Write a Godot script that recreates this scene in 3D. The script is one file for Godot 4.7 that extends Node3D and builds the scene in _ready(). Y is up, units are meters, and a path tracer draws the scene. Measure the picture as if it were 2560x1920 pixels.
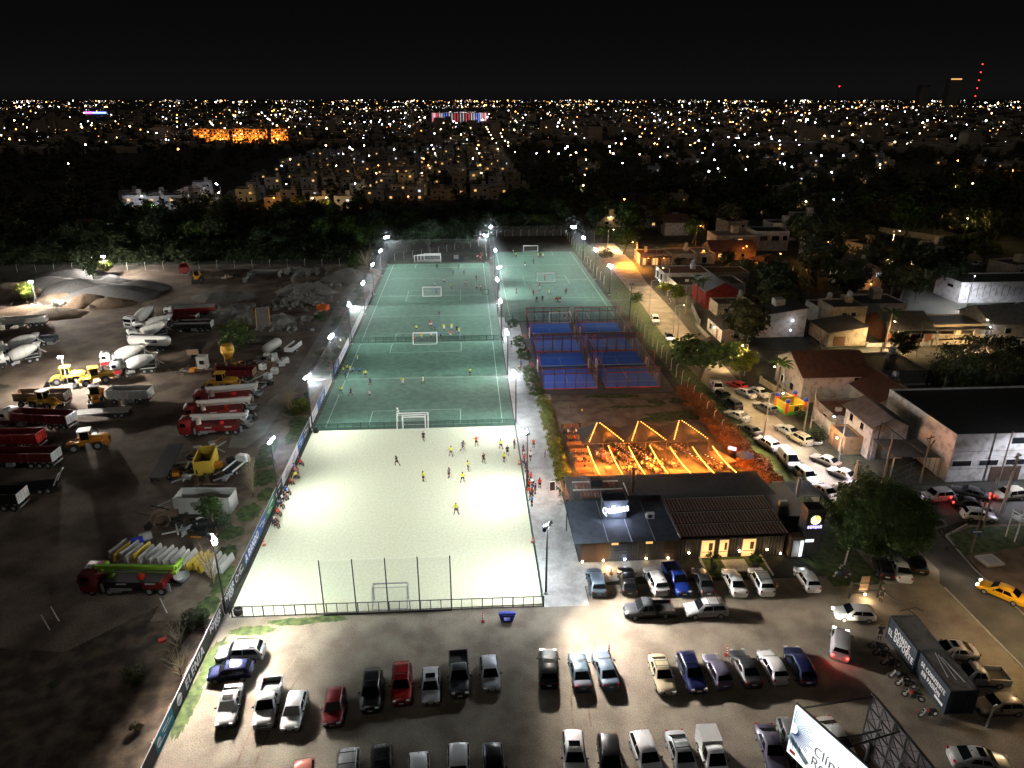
extends Node3D
# A floodlit five-pitch sports ground at night with its car park, restaurant, truck yard and the town behind it.
# World: y up, metres; x runs to the right across the pitches, -z runs away along them.
var M := {}
var names := {}
var rng := RandomNumberGenerator.new()
var cube := BoxMesh.new()
var protos := {}
# ---------------------------------------------------------------- helpers
func PV(a: Array) -> PackedVector3Array:
	return PackedVector3Array(a)
func rf() -> float:
	return rng.randf()
func rn() -> float:
	return rng.randfn()
func rnd(a: float, b: float) -> float:
	return rng.randf_range(a, b)
func V(x: float, y: float, z: float) -> Vector3:
	return Vector3(x, y, z)
func lin(r: float, g: float, b: float, a := 1.0) -> Color:
	var c := Color(r, g, b).linear_to_srgb()
	c.a = a
	return c
func mk(key: String, r: float, g: float, b: float, rough := 0.8, metal := 0.0) -> StandardMaterial3D:
	var m := StandardMaterial3D.new()
	m.resource_name = key
	m.albedo_color = lin(r, g, b)
	m.roughness = rough
	m.metallic = metal
	M[key] = m
	return m
func glow(key: String, r: float, g: float, b: float, e: float) -> StandardMaterial3D:
	var m := mk(key, r, g, b, 0.6)
	m.albedo_color = lin(0.3, 0.3, 0.3)
	m.emission_enabled = true
	m.emission = lin(r, g, b)
	m.emission_energy_multiplier = e
	return m
func noise_tex(seed_: int, freq: float, cols: Array, stops: Array, size := 512, octaves := 5, kind := FastNoiseLite.TYPE_SIMPLEX_SMOOTH) -> NoiseTexture2D:
	var n := FastNoiseLite.new()
	n.seed = seed_
	n.noise_type = kind
	n.frequency = freq
	n.fractal_octaves = octaves
	var g := Gradient.new()
	g.offsets = PackedFloat32Array(stops)
	var pc := PackedColorArray()
	for c in cols:
		pc.append(lin(c[0], c[1], c[2]))
	g.colors = pc
	var t := NoiseTexture2D.new()
	t.width = size
	t.height = size
	t.seamless = true
	t.noise = n
	t.color_ramp = g
	return t
# a ground-like material: a world-mapped coarse pattern times a fine one
func ground_mat(key: String, coarse: Texture2D, metres: float, fine: Texture2D = null, fine_metres := 3.0, rough := 0.95) -> StandardMaterial3D:
	var m := mk(key, 1, 1, 1, rough)
	m.albedo_texture = coarse
	m.uv1_triplanar = true
	m.uv1_world_triplanar = true
	m.uv1_scale = Vector3.ONE / metres
	if fine:
		m.detail_enabled = true
		m.detail_blend_mode = BaseMaterial3D.BLEND_MODE_MUL
		m.detail_albedo = fine
		m.detail_uv_layer = BaseMaterial3D.DETAIL_UV_2
		m.uv2_triplanar = true
		m.uv2_world_triplanar = true
		m.uv2_scale = Vector3.ONE / fine_metres
	return m
func num(called: String) -> String:
	var n: int = names.get(called, 0)
	names[called] = n + 1
	return called if n == 0 else "%s_%03d" % [called, n]
func tag(o: Node, label := "", category := "", group := "", kind := "") -> Node:
	if label: o.set_meta("label", label)
	if category: o.set_meta("category", category)
	if group: o.set_meta("group", group)
	if kind: o.set_meta("kind", kind)
	return o
func thing(called: String, label: String, category: String, at := Vector3.ZERO, turn := 0.0, group := "") -> Node3D:
	var o := Node3D.new()
	o.name = num(called)
	add_child(o)
	o.position = at
	o.rotation.y = turn
	tag(o, label, category, group)
	return o
func put(called: String, mesh: Mesh, m: Material, parent: Node, at := Vector3.ZERO) -> MeshInstance3D:
	var o := MeshInstance3D.new()
	o.name = called if parent != self else num(called)
	o.mesh = mesh
	o.material_override = m
	o.position = at
	parent.add_child(o, true)
	return o
func B() -> SurfaceTool:
	var st := SurfaceTool.new()
	st.begin(Mesh.PRIMITIVE_TRIANGLES)
	return st
func done(st: SurfaceTool) -> ArrayMesh:
	st.generate_normals()
	return st.commit()
func obj(called: String, st: SurfaceTool, m: Material, parent: Node = self, at := Vector3.ZERO) -> MeshInstance3D:
	return put(called, done(st), m, parent, at)
# a part that is one box: shares the unit cube
func part(called: String, c: Vector3, s: Vector3, m: Material, parent: Node, turn := 0.0) -> MeshInstance3D:
	var o := put(called, cube, m, parent, c)
	o.rotation.y = turn
	o.scale = s
	return o
func dup(root: Node3D, label: String, at: Vector3, turn := 0.0, group := "") -> Node3D:
	var r: Node3D = root.duplicate()
	r.name = num(String(root.name).rstrip("0123456789").rstrip("_"))
	add_child(r)
	r.position = at
	r.rotation.y = turn
	tag(r, label, "", group)
	return r
func tri(st: SurfaceTool, a: Vector3, b: Vector3, c: Vector3) -> void:
	st.add_vertex(a); st.add_vertex(b); st.add_vertex(c)
func quad(st: SurfaceTool, a: Vector3, b: Vector3, c: Vector3, d: Vector3) -> void:
	tri(st, a, b, c); tri(st, a, c, d)
func bx(st: SurfaceTool, c: Vector3, s: Vector3, r := Basis.IDENTITY) -> void:
	st.set_smooth_group(-1)
	var h := s / 2.0
	var p := []
	for i in 8:
		p.append(c + r * V(h.x * (1 if i & 1 else -1), h.y * (1 if i & 2 else -1), h.z * (1 if i & 4 else -1)))
	quad(st, p[4], p[6], p[7], p[5]); quad(st, p[1], p[3], p[2], p[0])
	quad(st, p[5], p[7], p[3], p[1]); quad(st, p[0], p[2], p[6], p[4])
	quad(st, p[6], p[2], p[3], p[7]); quad(st, p[0], p[4], p[5], p[1])
# a box from a to b (a beam), w wide, h high
func beam(st: SurfaceTool, a: Vector3, b: Vector3, w: float, h := -1.0) -> void:
	var d := b - a
	var z := d.normalized()
	var up := Vector3.UP if absf(z.y) < 0.99 else Vector3.RIGHT
	var x := up.cross(z).normalized()
	bx(st, (a + b) / 2.0, V(w, h if h > 0 else w, d.length()), Basis(x, z.cross(x), z))
func cyl(st: SurfaceTool, a: Vector3, b: Vector3, r0: float, r1 := -1.0, n := 8, caps := true) -> void:
	if r1 < 0: r1 = r0
	var z := (b - a).normalized()
	var up := Vector3.UP if absf(z.y) < 0.99 else Vector3.RIGHT
	var x := up.cross(z).normalized()
	var y := z.cross(x)
	for i in n:
		var t0 := TAU * i / n
		var t1 := TAU * (i + 1) / n
		var d0 := x * cos(t0) + y * sin(t0)
		var d1 := x * cos(t1) + y * sin(t1)
		st.set_smooth_group(1)
		quad(st, a + d0 * r0, a + d1 * r0, b + d1 * r1, b + d0 * r1)
		if caps:
			st.set_smooth_group(-1)
			tri(st, b, b + d0 * r1, b + d1 * r1)
			tri(st, a, a + d1 * r0, a + d0 * r0)
func pipe(st: SurfaceTool, pts: Array, r: float, n := 6) -> void:
	for i in pts.size() - 1:
		cyl(st, pts[i], pts[i + 1], r, r, n)
# profile: [radius, height] pairs, turned about the axis `up` at c
func lathe(st: SurfaceTool, prof: Array, c: Vector3, n := 12, r := Basis.IDENTITY) -> void:
	st.set_smooth_group(1)
	for k in prof.size() - 1:
		for i in n:
			var t0 := TAU * i / n
			var t1 := TAU * (i + 1) / n
			var d0 := V(cos(t0), 0, sin(t0))
			var d1 := V(cos(t1), 0, sin(t1))
			var y0 := V(0, prof[k][1], 0)
			var y1 := V(0, prof[k + 1][1], 0)
			quad(st, c + r * (d0 * prof[k][0] + y0), c + r * (d0 * prof[k + 1][0] + y1), c + r * (d1 * prof[k + 1][0] + y1), c + r * (d1 * prof[k][0] + y0))
func ball(st: SurfaceTool, c: Vector3, r: float, n := 8, squash := 1.0) -> void:
	var prof := []
	for k in n / 2 + 1:
		var t := PI * k / (n / 2)
		prof.append([r * sin(t), -r * cos(t) * squash])
	lathe(st, prof, c, n)
# flat polygon at height y, facing up
func flat(st: SurfaceTool, pts: PackedVector2Array, y: float) -> void:
	st.set_smooth_group(-1)
	var ix := Geometry2D.triangulate_polygon(pts)
	for k in range(0, ix.size(), 3):
		var a := pts[ix[k]]; var b := pts[ix[k + 1]]; var c := pts[ix[k + 2]]
		if (b - a).cross(c - a) < 0:
			var t := b; b = c; c = t
		tri(st, V(a.x, y, a.y), V(b.x, y, b.y), V(c.x, y, c.y))
func prism(st: SurfaceTool, pts: PackedVector2Array, y0: float, y1: float) -> void:
	if not Geometry2D.is_polygon_clockwise(pts): pts.reverse()
	flat(st, pts, y1)
	for i in pts.size():
		var a := pts[i]; var b := pts[(i + 1) % pts.size()]
		quad(st, V(a.x, y0, a.y), V(b.x, y0, b.y), V(b.x, y1, b.y), V(a.x, y1, a.y))
func rect(x0: float, z0: float, x1: float, z1: float) -> PackedVector2Array:
	return PackedVector2Array([Vector2(x0, z0), Vector2(x1, z0), Vector2(x1, z1), Vector2(x0, z1)])
func poly(a: Array) -> PackedVector2Array:
	var p := PackedVector2Array()
	for i in range(0, a.size(), 2): p.append(Vector2(a[i], a[i + 1]))
	return p
func sheet(called: String, pts: PackedVector2Array, y: float, m: Material, kind := "structure", label := "") -> MeshInstance3D:
	var st := B()
	flat(st, pts, y)
	var o := obj(called, st, m)
	o.set_meta("kind", kind)
	if label: o.set_meta("label", label)
	return o
# an irregular patch: a rounded blob with a wavy rim
func blob(cx: float, cz: float, rx: float, rz: float, n := 18, wob := 0.25) -> PackedVector2Array:
	var p := PackedVector2Array()
	for i in n:
		var t := TAU * i / n
		var k := 1.0 + rnd(-wob, wob)
		p.append(Vector2(cx + cos(t) * rx * k, cz + sin(t) * rz * k))
	return p
func omni(pos: Vector3, c: Color, e: float, size: float, parent: Node = self, called := "lamp_glow") -> OmniLight3D:
	var l := OmniLight3D.new()
	l.name = called
	l.light_color = c
	l.light_energy = e
	l.light_size = size
	l.omni_range = 80.0
	l.omni_attenuation = 2.0
	l.shadow_enabled = true
	parent.add_child(l, true)
	l.position = pos
	return l
func spot(pos: Vector3, to: Vector3, c: Color, e: float, angle: float, soft: float, size: float, parent: Node = self) -> SpotLight3D:
	var l := SpotLight3D.new()
	l.name = "flood_beam"
	l.light_color = c
	l.light_energy = e
	l.light_size = size
	l.spot_range = 120.0
	l.spot_attenuation = 2.0
	l.spot_angle = angle
	l.spot_angle_attenuation = soft
	l.shadow_enabled = true
	parent.add_child(l, true)
	l.position = pos
	l.basis = Basis.looking_at(to - pos, Vector3.UP if absf((to - pos).normalized().y) < 0.98 else Vector3.RIGHT)
	return l
func lettering(text: String, height: float, depth: float, font := "Droid Sans", bold := true) -> TextMesh:
	var f := SystemFont.new()
	f.font_names = PackedStringArray([font])
	f.font_weight = 700 if bold else 400
	var t := TextMesh.new()
	t.text = text
	t.font = f
	t.font_size = 64
	t.pixel_size = height / 46.0
	t.depth = depth
	t.curve_step = 2.0
	return t
# ---------------------------------------------------------------- the scene
func _ready() -> void:
	rng.seed = 20240613
	cube.size = Vector3.ONE
	var cam := Camera3D.new()
	cam.name = "camera"
	add_child(cam)
	cam.position = V(0, 50, 0)
	cam.rotation_degrees = V(-21.913, -3.634, 0)
	cam.fov = 56.813
	cam.near = 0.5
	cam.far = 60000.0
	cam.current = true
	var we := WorldEnvironment.new()
	we.name = "night_air"
	var e := Environment.new()
	e.background_mode = Environment.BG_SKY
	var sky := Sky.new()
	var sm := ProceduralSkyMaterial.new()
	sm.sky_top_color = lin(0.0019, 0.0018, 0.0019)
	sm.sky_horizon_color = lin(0.0066, 0.006, 0.0062)
	sm.sky_curve = 0.035
	sm.ground_bottom_color = lin(0.002, 0.002, 0.002)
	sm.ground_horizon_color = lin(0.003, 0.003, 0.003)
	sky.sky_material = sm
	e.sky = sky
	e.tonemap_mode = Environment.TONE_MAPPER_LINEAR
	e.tonemap_exposure = 1.0
	e.sdfgi_enabled = true
	e.ssao_enabled = true
	e.ssil_enabled = true
	e.volumetric_fog_enabled = true
	e.volumetric_fog_density = 0.0
	we.environment = e
	add_child(we)
	var fill_light := DirectionalLight3D.new()  # faint overhead fill added to lift the unlit ground, no real moon
	fill_light.name = "added_fill_light"
	fill_light.light_energy = 0.05
	fill_light.light_color = lin(1.0, 0.93, 0.82)
	fill_light.light_angular_distance = 12.0
	fill_light.shadow_enabled = true
	fill_light.sky_mode = DirectionalLight3D.SKY_MODE_LIGHT_ONLY
	fill_light.rotation_degrees = V(-62, -28, 0)
	add_child(fill_light)
	materials()
	build_ground()
	build_pitches()
	build_floodlights()
	build_nets_and_fences()
	build_padel()
	build_restaurant()
	build_patio()
	build_promenade()
	build_houses()
	build_street()
	build_town()
	build_city()
	build_trees()
	build_yard()
	build_carpark()
	build_people()
func materials() -> void:
	var grain := noise_tex(3, 0.02, [[0.55, 0.55, 0.55], [1, 1, 1]], [0.2, 0.75], 512, 6)
	var grit := noise_tex(5, 0.06, [[0.45, 0.45, 0.45], [0.95, 0.95, 0.95], [1, 1, 1]], [0.25, 0.5, 0.9], 512, 4)
	var dirt := noise_tex(11, 0.008, [[0.08, 0.057, 0.04], [0.14, 0.102, 0.073], [0.19, 0.142, 0.103], [0.24, 0.185, 0.138]], [0.2, 0.45, 0.6, 0.85], 1024, 6)
	ground_mat("dirt", dirt, 70.0, grit, 6.0)
	var gravel := noise_tex(17, 0.007, [[0.13, 0.108, 0.083], [0.175, 0.147, 0.114], [0.205, 0.174, 0.137], [0.24, 0.206, 0.165]], [0.2, 0.42, 0.6, 0.85], 1024, 6)
	ground_mat("lot", gravel, 34.0, grit, 3.5)
	var waste := noise_tex(23, 0.012, [[0.012, 0.014, 0.008], [0.03, 0.03, 0.018], [0.05, 0.045, 0.03]], [0.25, 0.5, 0.8], 512, 5)
	ground_mat("wasteland", waste, 60.0, grain, 9.0)
	var road := noise_tex(29, 0.01, [[0.05, 0.048, 0.046], [0.07, 0.067, 0.063], [0.095, 0.09, 0.084]], [0.2, 0.5, 0.85], 512, 5)
	ground_mat("asphalt", road, 22.0, grit, 2.5)
	var pale := noise_tex(31, 0.01, [[0.16, 0.14, 0.115], [0.22, 0.195, 0.16], [0.27, 0.24, 0.2]], [0.2, 0.5, 0.85], 512, 5)
	ground_mat("earth_road", pale, 24.0, grit, 3.0)
	var lawn := noise_tex(37, 0.02, [[0.02, 0.036, 0.008], [0.045, 0.075, 0.014], [0.085, 0.11, 0.025]], [0.2, 0.5, 0.85], 512, 6)
	ground_mat("lawn", lawn, 12.0, grit, 1.4)
	var conc := noise_tex(41, 0.01, [[0.24, 0.24, 0.235], [0.3, 0.3, 0.295], [0.35, 0.35, 0.34]], [0.2, 0.5, 0.85], 512, 5)
	ground_mat("concrete", conc, 14.0, noise_tex(73, 0.03, [[0.86, 0.86, 0.86], [1, 1, 1]], [0.3, 0.7], 256, 4), 5.0, 0.85)
	var t1 := noise_tex(43, 0.016, [[0.044, 0.108, 0.076], [0.056, 0.128, 0.091], [0.07, 0.15, 0.107]], [0.2, 0.5, 0.85], 512, 5)
	ground_mat("green_turf", t1, 16.0, grit, 0.9)
	var t2 := noise_tex(47, 0.03, [[0.405, 0.41, 0.3], [0.44, 0.44, 0.33], [0.475, 0.468, 0.37]], [0.2, 0.5, 0.85], 512, 6)
	ground_mat("pale_turf", t2, 7.0, noise_tex(51, 0.09, [[0.93, 0.94, 0.92], [1, 1, 1]], [0.3, 0.6], 512, 4), 2.6)
	var sand := noise_tex(53, 0.012, [[0.11, 0.08, 0.055], [0.17, 0.125, 0.088], [0.22, 0.165, 0.12]], [0.2, 0.5, 0.85], 512, 5)
	ground_mat("bare_earth", sand, 18.0, grit, 2.5)
	ground_mat("heap_grey", noise_tex(57, 0.03, [[0.1, 0.098, 0.1], [0.15, 0.148, 0.15]], [0.3, 0.7], 256, 4), 6.0, grit, 1.5)
	ground_mat("heap_brown", noise_tex(59, 0.03, [[0.12, 0.075, 0.045], [0.19, 0.125, 0.075]], [0.3, 0.7], 256, 4), 6.0, grit, 1.5)
	ground_mat("rubble", noise_tex(61, 0.05, [[0.12, 0.115, 0.105], [0.25, 0.24, 0.225]], [0.3, 0.7], 256, 4), 3.0, grit, 1.2)
	var stain := noise_tex(67, 0.012, [[0.62, 0.6, 0.56], [0.9, 0.9, 0.89], [1, 1, 1]], [0.22, 0.45, 0.7], 512, 6)
	for w in [["white_wall", 0.42, 0.41, 0.4], ["cream_wall", 0.4, 0.34, 0.25], ["grey_wall", 0.22, 0.21, 0.2], ["beige_wall", 0.36, 0.29, 0.22], ["ochre_wall", 0.32, 0.2, 0.1], ["brick_wall", 0.2, 0.085, 0.055], ["red_sheet", 0.2, 0.02, 0.016], ["pink_wall", 0.33, 0.2, 0.17]]:
		var m := mk(w[0], w[1], w[2], w[3], 0.9)
		m.albedo_texture = stain
		m.uv1_triplanar = true
		m.uv1_world_triplanar = true
		m.uv1_scale = Vector3.ONE / 11.0
	for w in [["dark_roof", 0.028, 0.027, 0.028], ["tile_roof", 0.075, 0.032, 0.022], ["grey_roof", 0.075, 0.07, 0.07], ["rust_roof", 0.15, 0.065, 0.045], ["tin_roof", 0.14, 0.15, 0.17], ["black_sheet", 0.03, 0.031, 0.036], ["blue_sheet", 0.06, 0.075, 0.1], ["slab", 0.2, 0.19, 0.175]]:
		var m := mk(w[0], w[1], w[2], w[3], 0.75)
		m.albedo_texture = stain
		m.uv1_triplanar = true
		m.uv1_world_triplanar = true
		m.uv1_scale = Vector3.ONE / 9.0
	mk("black", 0.012, 0.012, 0.013, 0.6); mk("rubber", 0.018, 0.018, 0.018, 0.9); mk("dark_steel", 0.03, 0.03, 0.033, 0.5, 0.4)
	mk("steel", 0.35, 0.35, 0.36, 0.4, 0.7); mk("galv", 0.3, 0.31, 0.32, 0.55, 0.3); mk("white_paint", 0.72, 0.72, 0.72, 0.45)
	mk("line_white", 0.27, 0.37, 0.32, 0.9); mk("pole_grey", 0.2, 0.2, 0.2, 0.7); mk("timber_pole", 0.17, 0.15, 0.125, 0.9)
	mk("faint_line", 0.46, 0.47, 0.38, 0.9); mk("chrome", 0.6, 0.6, 0.6, 0.2, 0.9); mk("orange_plastic", 0.7, 0.13, 0.02, 0.5); mk("red_plastic", 0.55, 0.02, 0.015, 0.5)
	mk("blue_plastic", 0.015, 0.035, 0.4, 0.45); mk("padel_blue", 0.008, 0.1, 0.55, 0.9); mk("padel_orange", 0.42, 0.045, 0.012, 0.55)
	mk("terracotta", 0.28, 0.1, 0.07, 0.9); mk("wood", 0.12, 0.065, 0.035, 0.8); mk("dark_wood", 0.05, 0.028, 0.018, 0.8); mk("bark", 0.07, 0.052, 0.036, 0.95)
	mk("yellow_machine", 0.55, 0.3, 0.03, 0.5); mk("amber_machine", 0.5, 0.19, 0.012, 0.5); mk("truck_red", 0.21, 0.013, 0.013, 0.45); mk("dark_red", 0.12, 0.012, 0.012, 0.5)
	mk("truck_white", 0.62, 0.62, 0.6, 0.4); mk("dirty_white", 0.42, 0.41, 0.38, 0.7); mk("bed_brown", 0.2, 0.125, 0.08, 0.8); mk("lime", 0.22, 0.42, 0.02, 0.45)
	mk("yellow_paint", 0.5, 0.34, 0.03, 0.6); mk("banner_black", 0.014, 0.017, 0.022, 0.7); mk("banner_blue", 0.02, 0.075, 0.22, 0.7); mk("banner_teal", 0.02, 0.17, 0.23, 0.7)
	mk("banner_white", 0.5, 0.5, 0.52, 0.7); mk("banner_green", 0.03, 0.14, 0.07, 0.7); mk("print_white", 0.7, 0.7, 0.7, 0.8); mk("rail_green", 0.012, 0.05, 0.045, 0.5)
	mk("container_navy", 0.016, 0.026, 0.042, 0.55); mk("canvas", 0.075, 0.062, 0.055, 0.9); mk("table_top", 0.3, 0.17, 0.08, 0.7); mk("planter", 0.02, 0.02, 0.022, 0.7)
	mk("glass_dark", 0.004, 0.005, 0.006, 0.12).metallic_specular = 0.28; mk("window_dark", 0.012, 0.013, 0.016, 0.12); mk("frame_white", 0.5, 0.5, 0.5, 0.6); mk("tank_grey", 0.3, 0.31, 0.33, 0.6)
	mk("headlight", 0.55, 0.56, 0.58, 0.15, 0.3); mk("taillight", 0.3, 0.006, 0.006, 0.2); mk("plate", 0.6, 0.6, 0.6, 0.5)
	mk("skin", 0.36, 0.2, 0.13, 0.7); mk("hair", 0.015, 0.01, 0.008, 0.7); mk("shoe", 0.03, 0.03, 0.035, 0.7)
	for w in [["shirt_yellow", 0.62, 0.66, 0.03], ["shirt_black", 0.012, 0.012, 0.015], ["shirt_red", 0.6, 0.03, 0.015], ["shirt_white", 0.6, 0.6, 0.6], ["shirt_blue", 0.05, 0.2, 0.55], ["shirt_navy", 0.015, 0.025, 0.09], ["shirt_grey", 0.12, 0.11, 0.12], ["shirt_teal", 0.02, 0.1, 0.08], ["shirt_pink", 0.5, 0.08, 0.14]]:
		mk(w[0], w[1], w[2], w[3], 0.85)
	var net := mk("net", 0.75, 0.8, 0.8, 0.95)
	net.transparency = BaseMaterial3D.TRANSPARENCY_ALPHA
	net.albedo_color.a = 0.05
	var net2 := mk("dark_mesh", 0.02, 0.05, 0.05, 0.9)
	net2.transparency = BaseMaterial3D.TRANSPARENCY_ALPHA
	net2.albedo_color.a = 0.45
	var net3 := mk("wire_mesh", 0.12, 0.13, 0.13, 0.9)
	net3.transparency = BaseMaterial3D.TRANSPARENCY_ALPHA
	net3.albedo_color.a = 0.12
	var pg := mk("padel_glass", 0.7, 0.8, 0.85, 0.05)
	pg.transparency = BaseMaterial3D.TRANSPARENCY_ALPHA
	pg.albedo_color.a = 0.025
	pg.metallic_specular = 0.3
	var hz := FogMaterial.new()  # added fog standing in for lens glare; the night air is clear
	hz.density = 0.0035
	hz.albedo = lin(0.85, 0.92, 1.0)
	M["glare_fog"] = hz
	glow("flood_lens", 0.86, 0.93, 1.0, 45.0)
	glow("yard_lens", 0.9, 0.95, 1.0, 45.0)
	glow("bulb_orange", 1.0, 0.36, 0.06, 9.0)
	glow("lamp_orange", 1.0, 0.36, 0.06, 30.0)
	glow("lamp_warm", 1.0, 0.72, 0.4, 26.0)
	glow("lamp_white", 0.86, 0.88, 1.0, 26.0)
	glow("window_warm", 1.0, 0.55, 0.17, 1.1)
	glow("window_white", 0.85, 0.9, 1.0, 1.0)
	glow("sign_white", 0.85, 0.88, 1.0, 2.2)
	glow("sign_violet", 0.55, 0.5, 1.0, 1.8)
	glow("panel_white", 0.92, 0.97, 1.0, 1.15)
	glow("brake_glow", 1.0, 0.03, 0.02, 9.0)
	glow("head_glow", 1.0, 0.93, 0.8, 30.0)
	glow("beacon_red", 1.0, 0.03, 0.02, 9.0)
	for g in [["leaf_green", 0.06, 0.115, 0.022], ["leaf_dark", 0.028, 0.048, 0.014], ["leaf_olive", 0.075, 0.08, 0.025], ["leaf_lime", 0.13, 0.16, 0.015], ["leaf_rust", 0.2, 0.075, 0.025], ["leaf_teal", 0.05, 0.095, 0.06]]:
		var m := mk(g[0], g[1], g[2], g[3], 0.8)
		m.vertex_color_use_as_albedo = true
		m.backlight_enabled = true
		m.backlight = lin(g[1] * 2.0, g[2] * 2.0, g[3])
# ---------------------------------------------------------------- ground, roads, turf
func build_ground() -> void:
	sheet("terrain", rect(-30000, -40000, 30000, 300), -0.03, M.wasteland, "structure", "dark rough land under the whole town")
	sheet("yard_ground", poly([-130, -236, -36, -232, -27, -222, -26.6, -61, -27.0, -20, -130, -20]), 0.0, M.dirt, "structure", "brown compacted dirt of the truck yard")
	var rough := noise_tex(71, 0.02, [[0.03, 0.019, 0.011], [0.07, 0.047, 0.028], [0.13, 0.09, 0.058]], [0.25, 0.5, 0.85], 512, 6)
	ground_mat("rough_earth", rough, 26.0, M.dirt.detail_albedo, 3.0)
	sheet("rough_ground", poly([-130, -55, -60, -60, -40, -57, -31, -66, -26.8, -72, -26.6, -61, -27, -20, -130, -20]), 0.005, M.rough_earth, "structure", "dark rough ground left of the car park")
	sheet("yard_track", poly([-39.34, -112.47, -36.64, -113.2, -33.97, -130.47, -34.23, -165.59, -34.36, -199.07, -33.51, -223.21, -29.6, -222.15, -30.76, -198.84, -31.69, -177.5, -32.17, -153.96, -31.51, -125.53, -30.52, -111.91, -34.79, -100.36, -37.47, -100.53]), 0.004, M.earth_road, "structure", "pale dirt track along the left side of the pitches")
	sheet("car_park_ground", poly([-26.6, -61.2, 12.2, -61.0, 12.2, -63.8, 38.5, -63.8, 51.6, -63.8, 51.6, -18, -30, -18, -26.6, -42]), 0.004, M.lot, "structure", "pale gravel of the car park")
	sheet("walkway", rect(7.3, -168, 12.1, -60.6), 0.008, M.concrete, "structure", "grey concrete walkway right of the left pitches")
	sheet("walkway_apron", poly([12.1, -68.2, 23.3, -68.2, 23.3, -66.0, 12.1, -63.8]), 0.008, M.concrete, "structure")
	sheet("garden_earth", rect(12.2, -118, 39.5, -82), 0.004, M.bare_earth, "structure", "bare brown earth behind the restaurant terrace")
	for k in 9:
		var o := sheet("grass_patch", blob(rnd(14, 38), rnd(-117, -106.5), rnd(1.5, 5), rnd(0.6, 1.6)), 0.008 + k * 0.001, M.lawn, "stuff")
		o.set_meta("label", "thin grass patch on the bare earth behind the terrace")
	sheet("verge", poly([39.5, -62, 45.5, -62, 45.7, -100, 45.4, -175, 45.9, -219, 47, -262, 38.0, -262, 39.2, -160]), 0.008, M.lawn, "structure", "green grass verge between the sports ground and the street")
	sheet("street", poly([45.5, -62, 45.5, -98, 43.3, -137, 45.2, -175, 45.8, -262, 54.5, -262, 54.2, -228, 52.2, -200, 51.8, -172, 50.6, -148, 51.2, -132, 50.8, -114, 52.6, -96, 52.9, -82, 52.9, -62]), 0.012, M.earth_road, "structure", "pale street running along the right of the sports ground")
	sheet("cross_street", rect(51.0, -139.0, 190, -133.2), 0.016, M.asphalt, "structure", "narrow street between the two rows of houses")
	sheet("avenue", poly([51.5, -18, 51.7, -62, 52.9, -64, 52.9, -82, 130, -86, 130, -70.5, 62, -73.5, 57.6, -72, 57.0, -62, 57.0, -18]), 0.02, M.asphalt, "structure", "dark asphalt avenue and junction at the lower right")
	sheet("far_corner", poly([57.2, -18, 57.2, -61, 58.2, -71, 62.5, -72.8, 130, -69.5, 130, -18]), 0.016, M.bare_earth, "structure", "brown dirt corner across the avenue")
	sheet("corner_lawn", poly([57.5, -66.5, 58.6, -70.8, 62.5, -72.3, 72, -72, 70, -68.5]), 0.02, M.lawn, "structure")
	for a in [[57.05, -40, 57.05, -64.0], [57.05, -64, 58.0, -70.6], [58.0, -70.6, 62.3, -72.9], [51.55, -30, 51.55, -61]]:
		var st := B()
		beam(st, V(a[0], 0.06, a[1]), V(a[2], 0.06, a[3]), 0.16, 0.14)
		obj("kerb", st, M.concrete).set_meta("kind", "structure")
	sheet("padel_surround", rect(12.3, -164, 37.6, -118.2), 0.004, M.grey_roof, "structure", "dark grey paving round the blue courts")
	for k in 4:
		sheet("terracotta_paving", rect(11.9, -126.0 - k * 9.5, 13.0, -122.5 - k * 9.5), 0.02, M.terracotta, "structure")
	sheet("end_ground", poly([-27, -232, 37.5, -250, 37.5, -279, 8.2, -279, 7.0, -240, -27, -234]), 0.006, M.bare_earth, "structure", "bare ground behind the far goals")
	sheet("weedy_strip", poly([-33.5, -61, -27, -61, -26.6, -222, -30.5, -222, -31, -150, -33, -110]), 0.01, M.bare_earth, "structure", "weedy strip between the yard track and the pitch fence")
	for k in 34:
		sheet("grass_patch", blob(rnd(-31.5, -28.0), -63.0 - k * 4.6, rnd(0.8, 2.2), rnd(1.2, 3.4), 30, 0.16), 0.014 + k * 0.0005, M.lawn, "stuff", "weeds on the strip behind the banner fence")
	for a in [[-22.6, -58.9, 2.2, 0.7], [-18.5, -60.0, 2.8, 0.55], [-15.4, -60.2, 2.2, 0.5], [-25.2, -55.0, 0.9, 3.0], [-25.6, -49.5, 0.7, 3.5]]:
		sheet("grass_patch", blob(a[0], a[1], a[2], a[3], 44, 0.16), 0.012 + rf() * 0.003, M.lawn, "stuff", "weeds at the edge of the car park")
	for k in 9:
		var c := Vector2(rnd(-22, 46), rnd(-60, -30))
		var r := rnd(14, 40)
		var t0 := rf() * TAU
		var sweep := rnd(0.2, 0.5)
		var st := B()
		for side in [0.0, 1.5]:
			for i in 14:
				var ta := t0 + sweep * i / 14.0
				var tb := t0 + sweep * (i + 1) / 14.0
				var q := []
				for p in [[ta, 0.0], [tb, 0.0], [tb, 0.17], [ta, 0.17]]:
					var v: Vector2 = c + Vector2(cos(p[0]), sin(p[0])) * (r + side + p[1])
					q.append(V(v.x, 0.0085 + k * 0.00012, v.y))
				if q.all(func(v: Vector3) -> bool: return v.x > -25 and v.x < 50 and v.z > -60.5 and v.z < -24):
					quad(st, q[0], q[3], q[2], q[1])
		obj("wheel_track", st, M.bare_earth).set_meta("kind", "structure")
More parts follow.
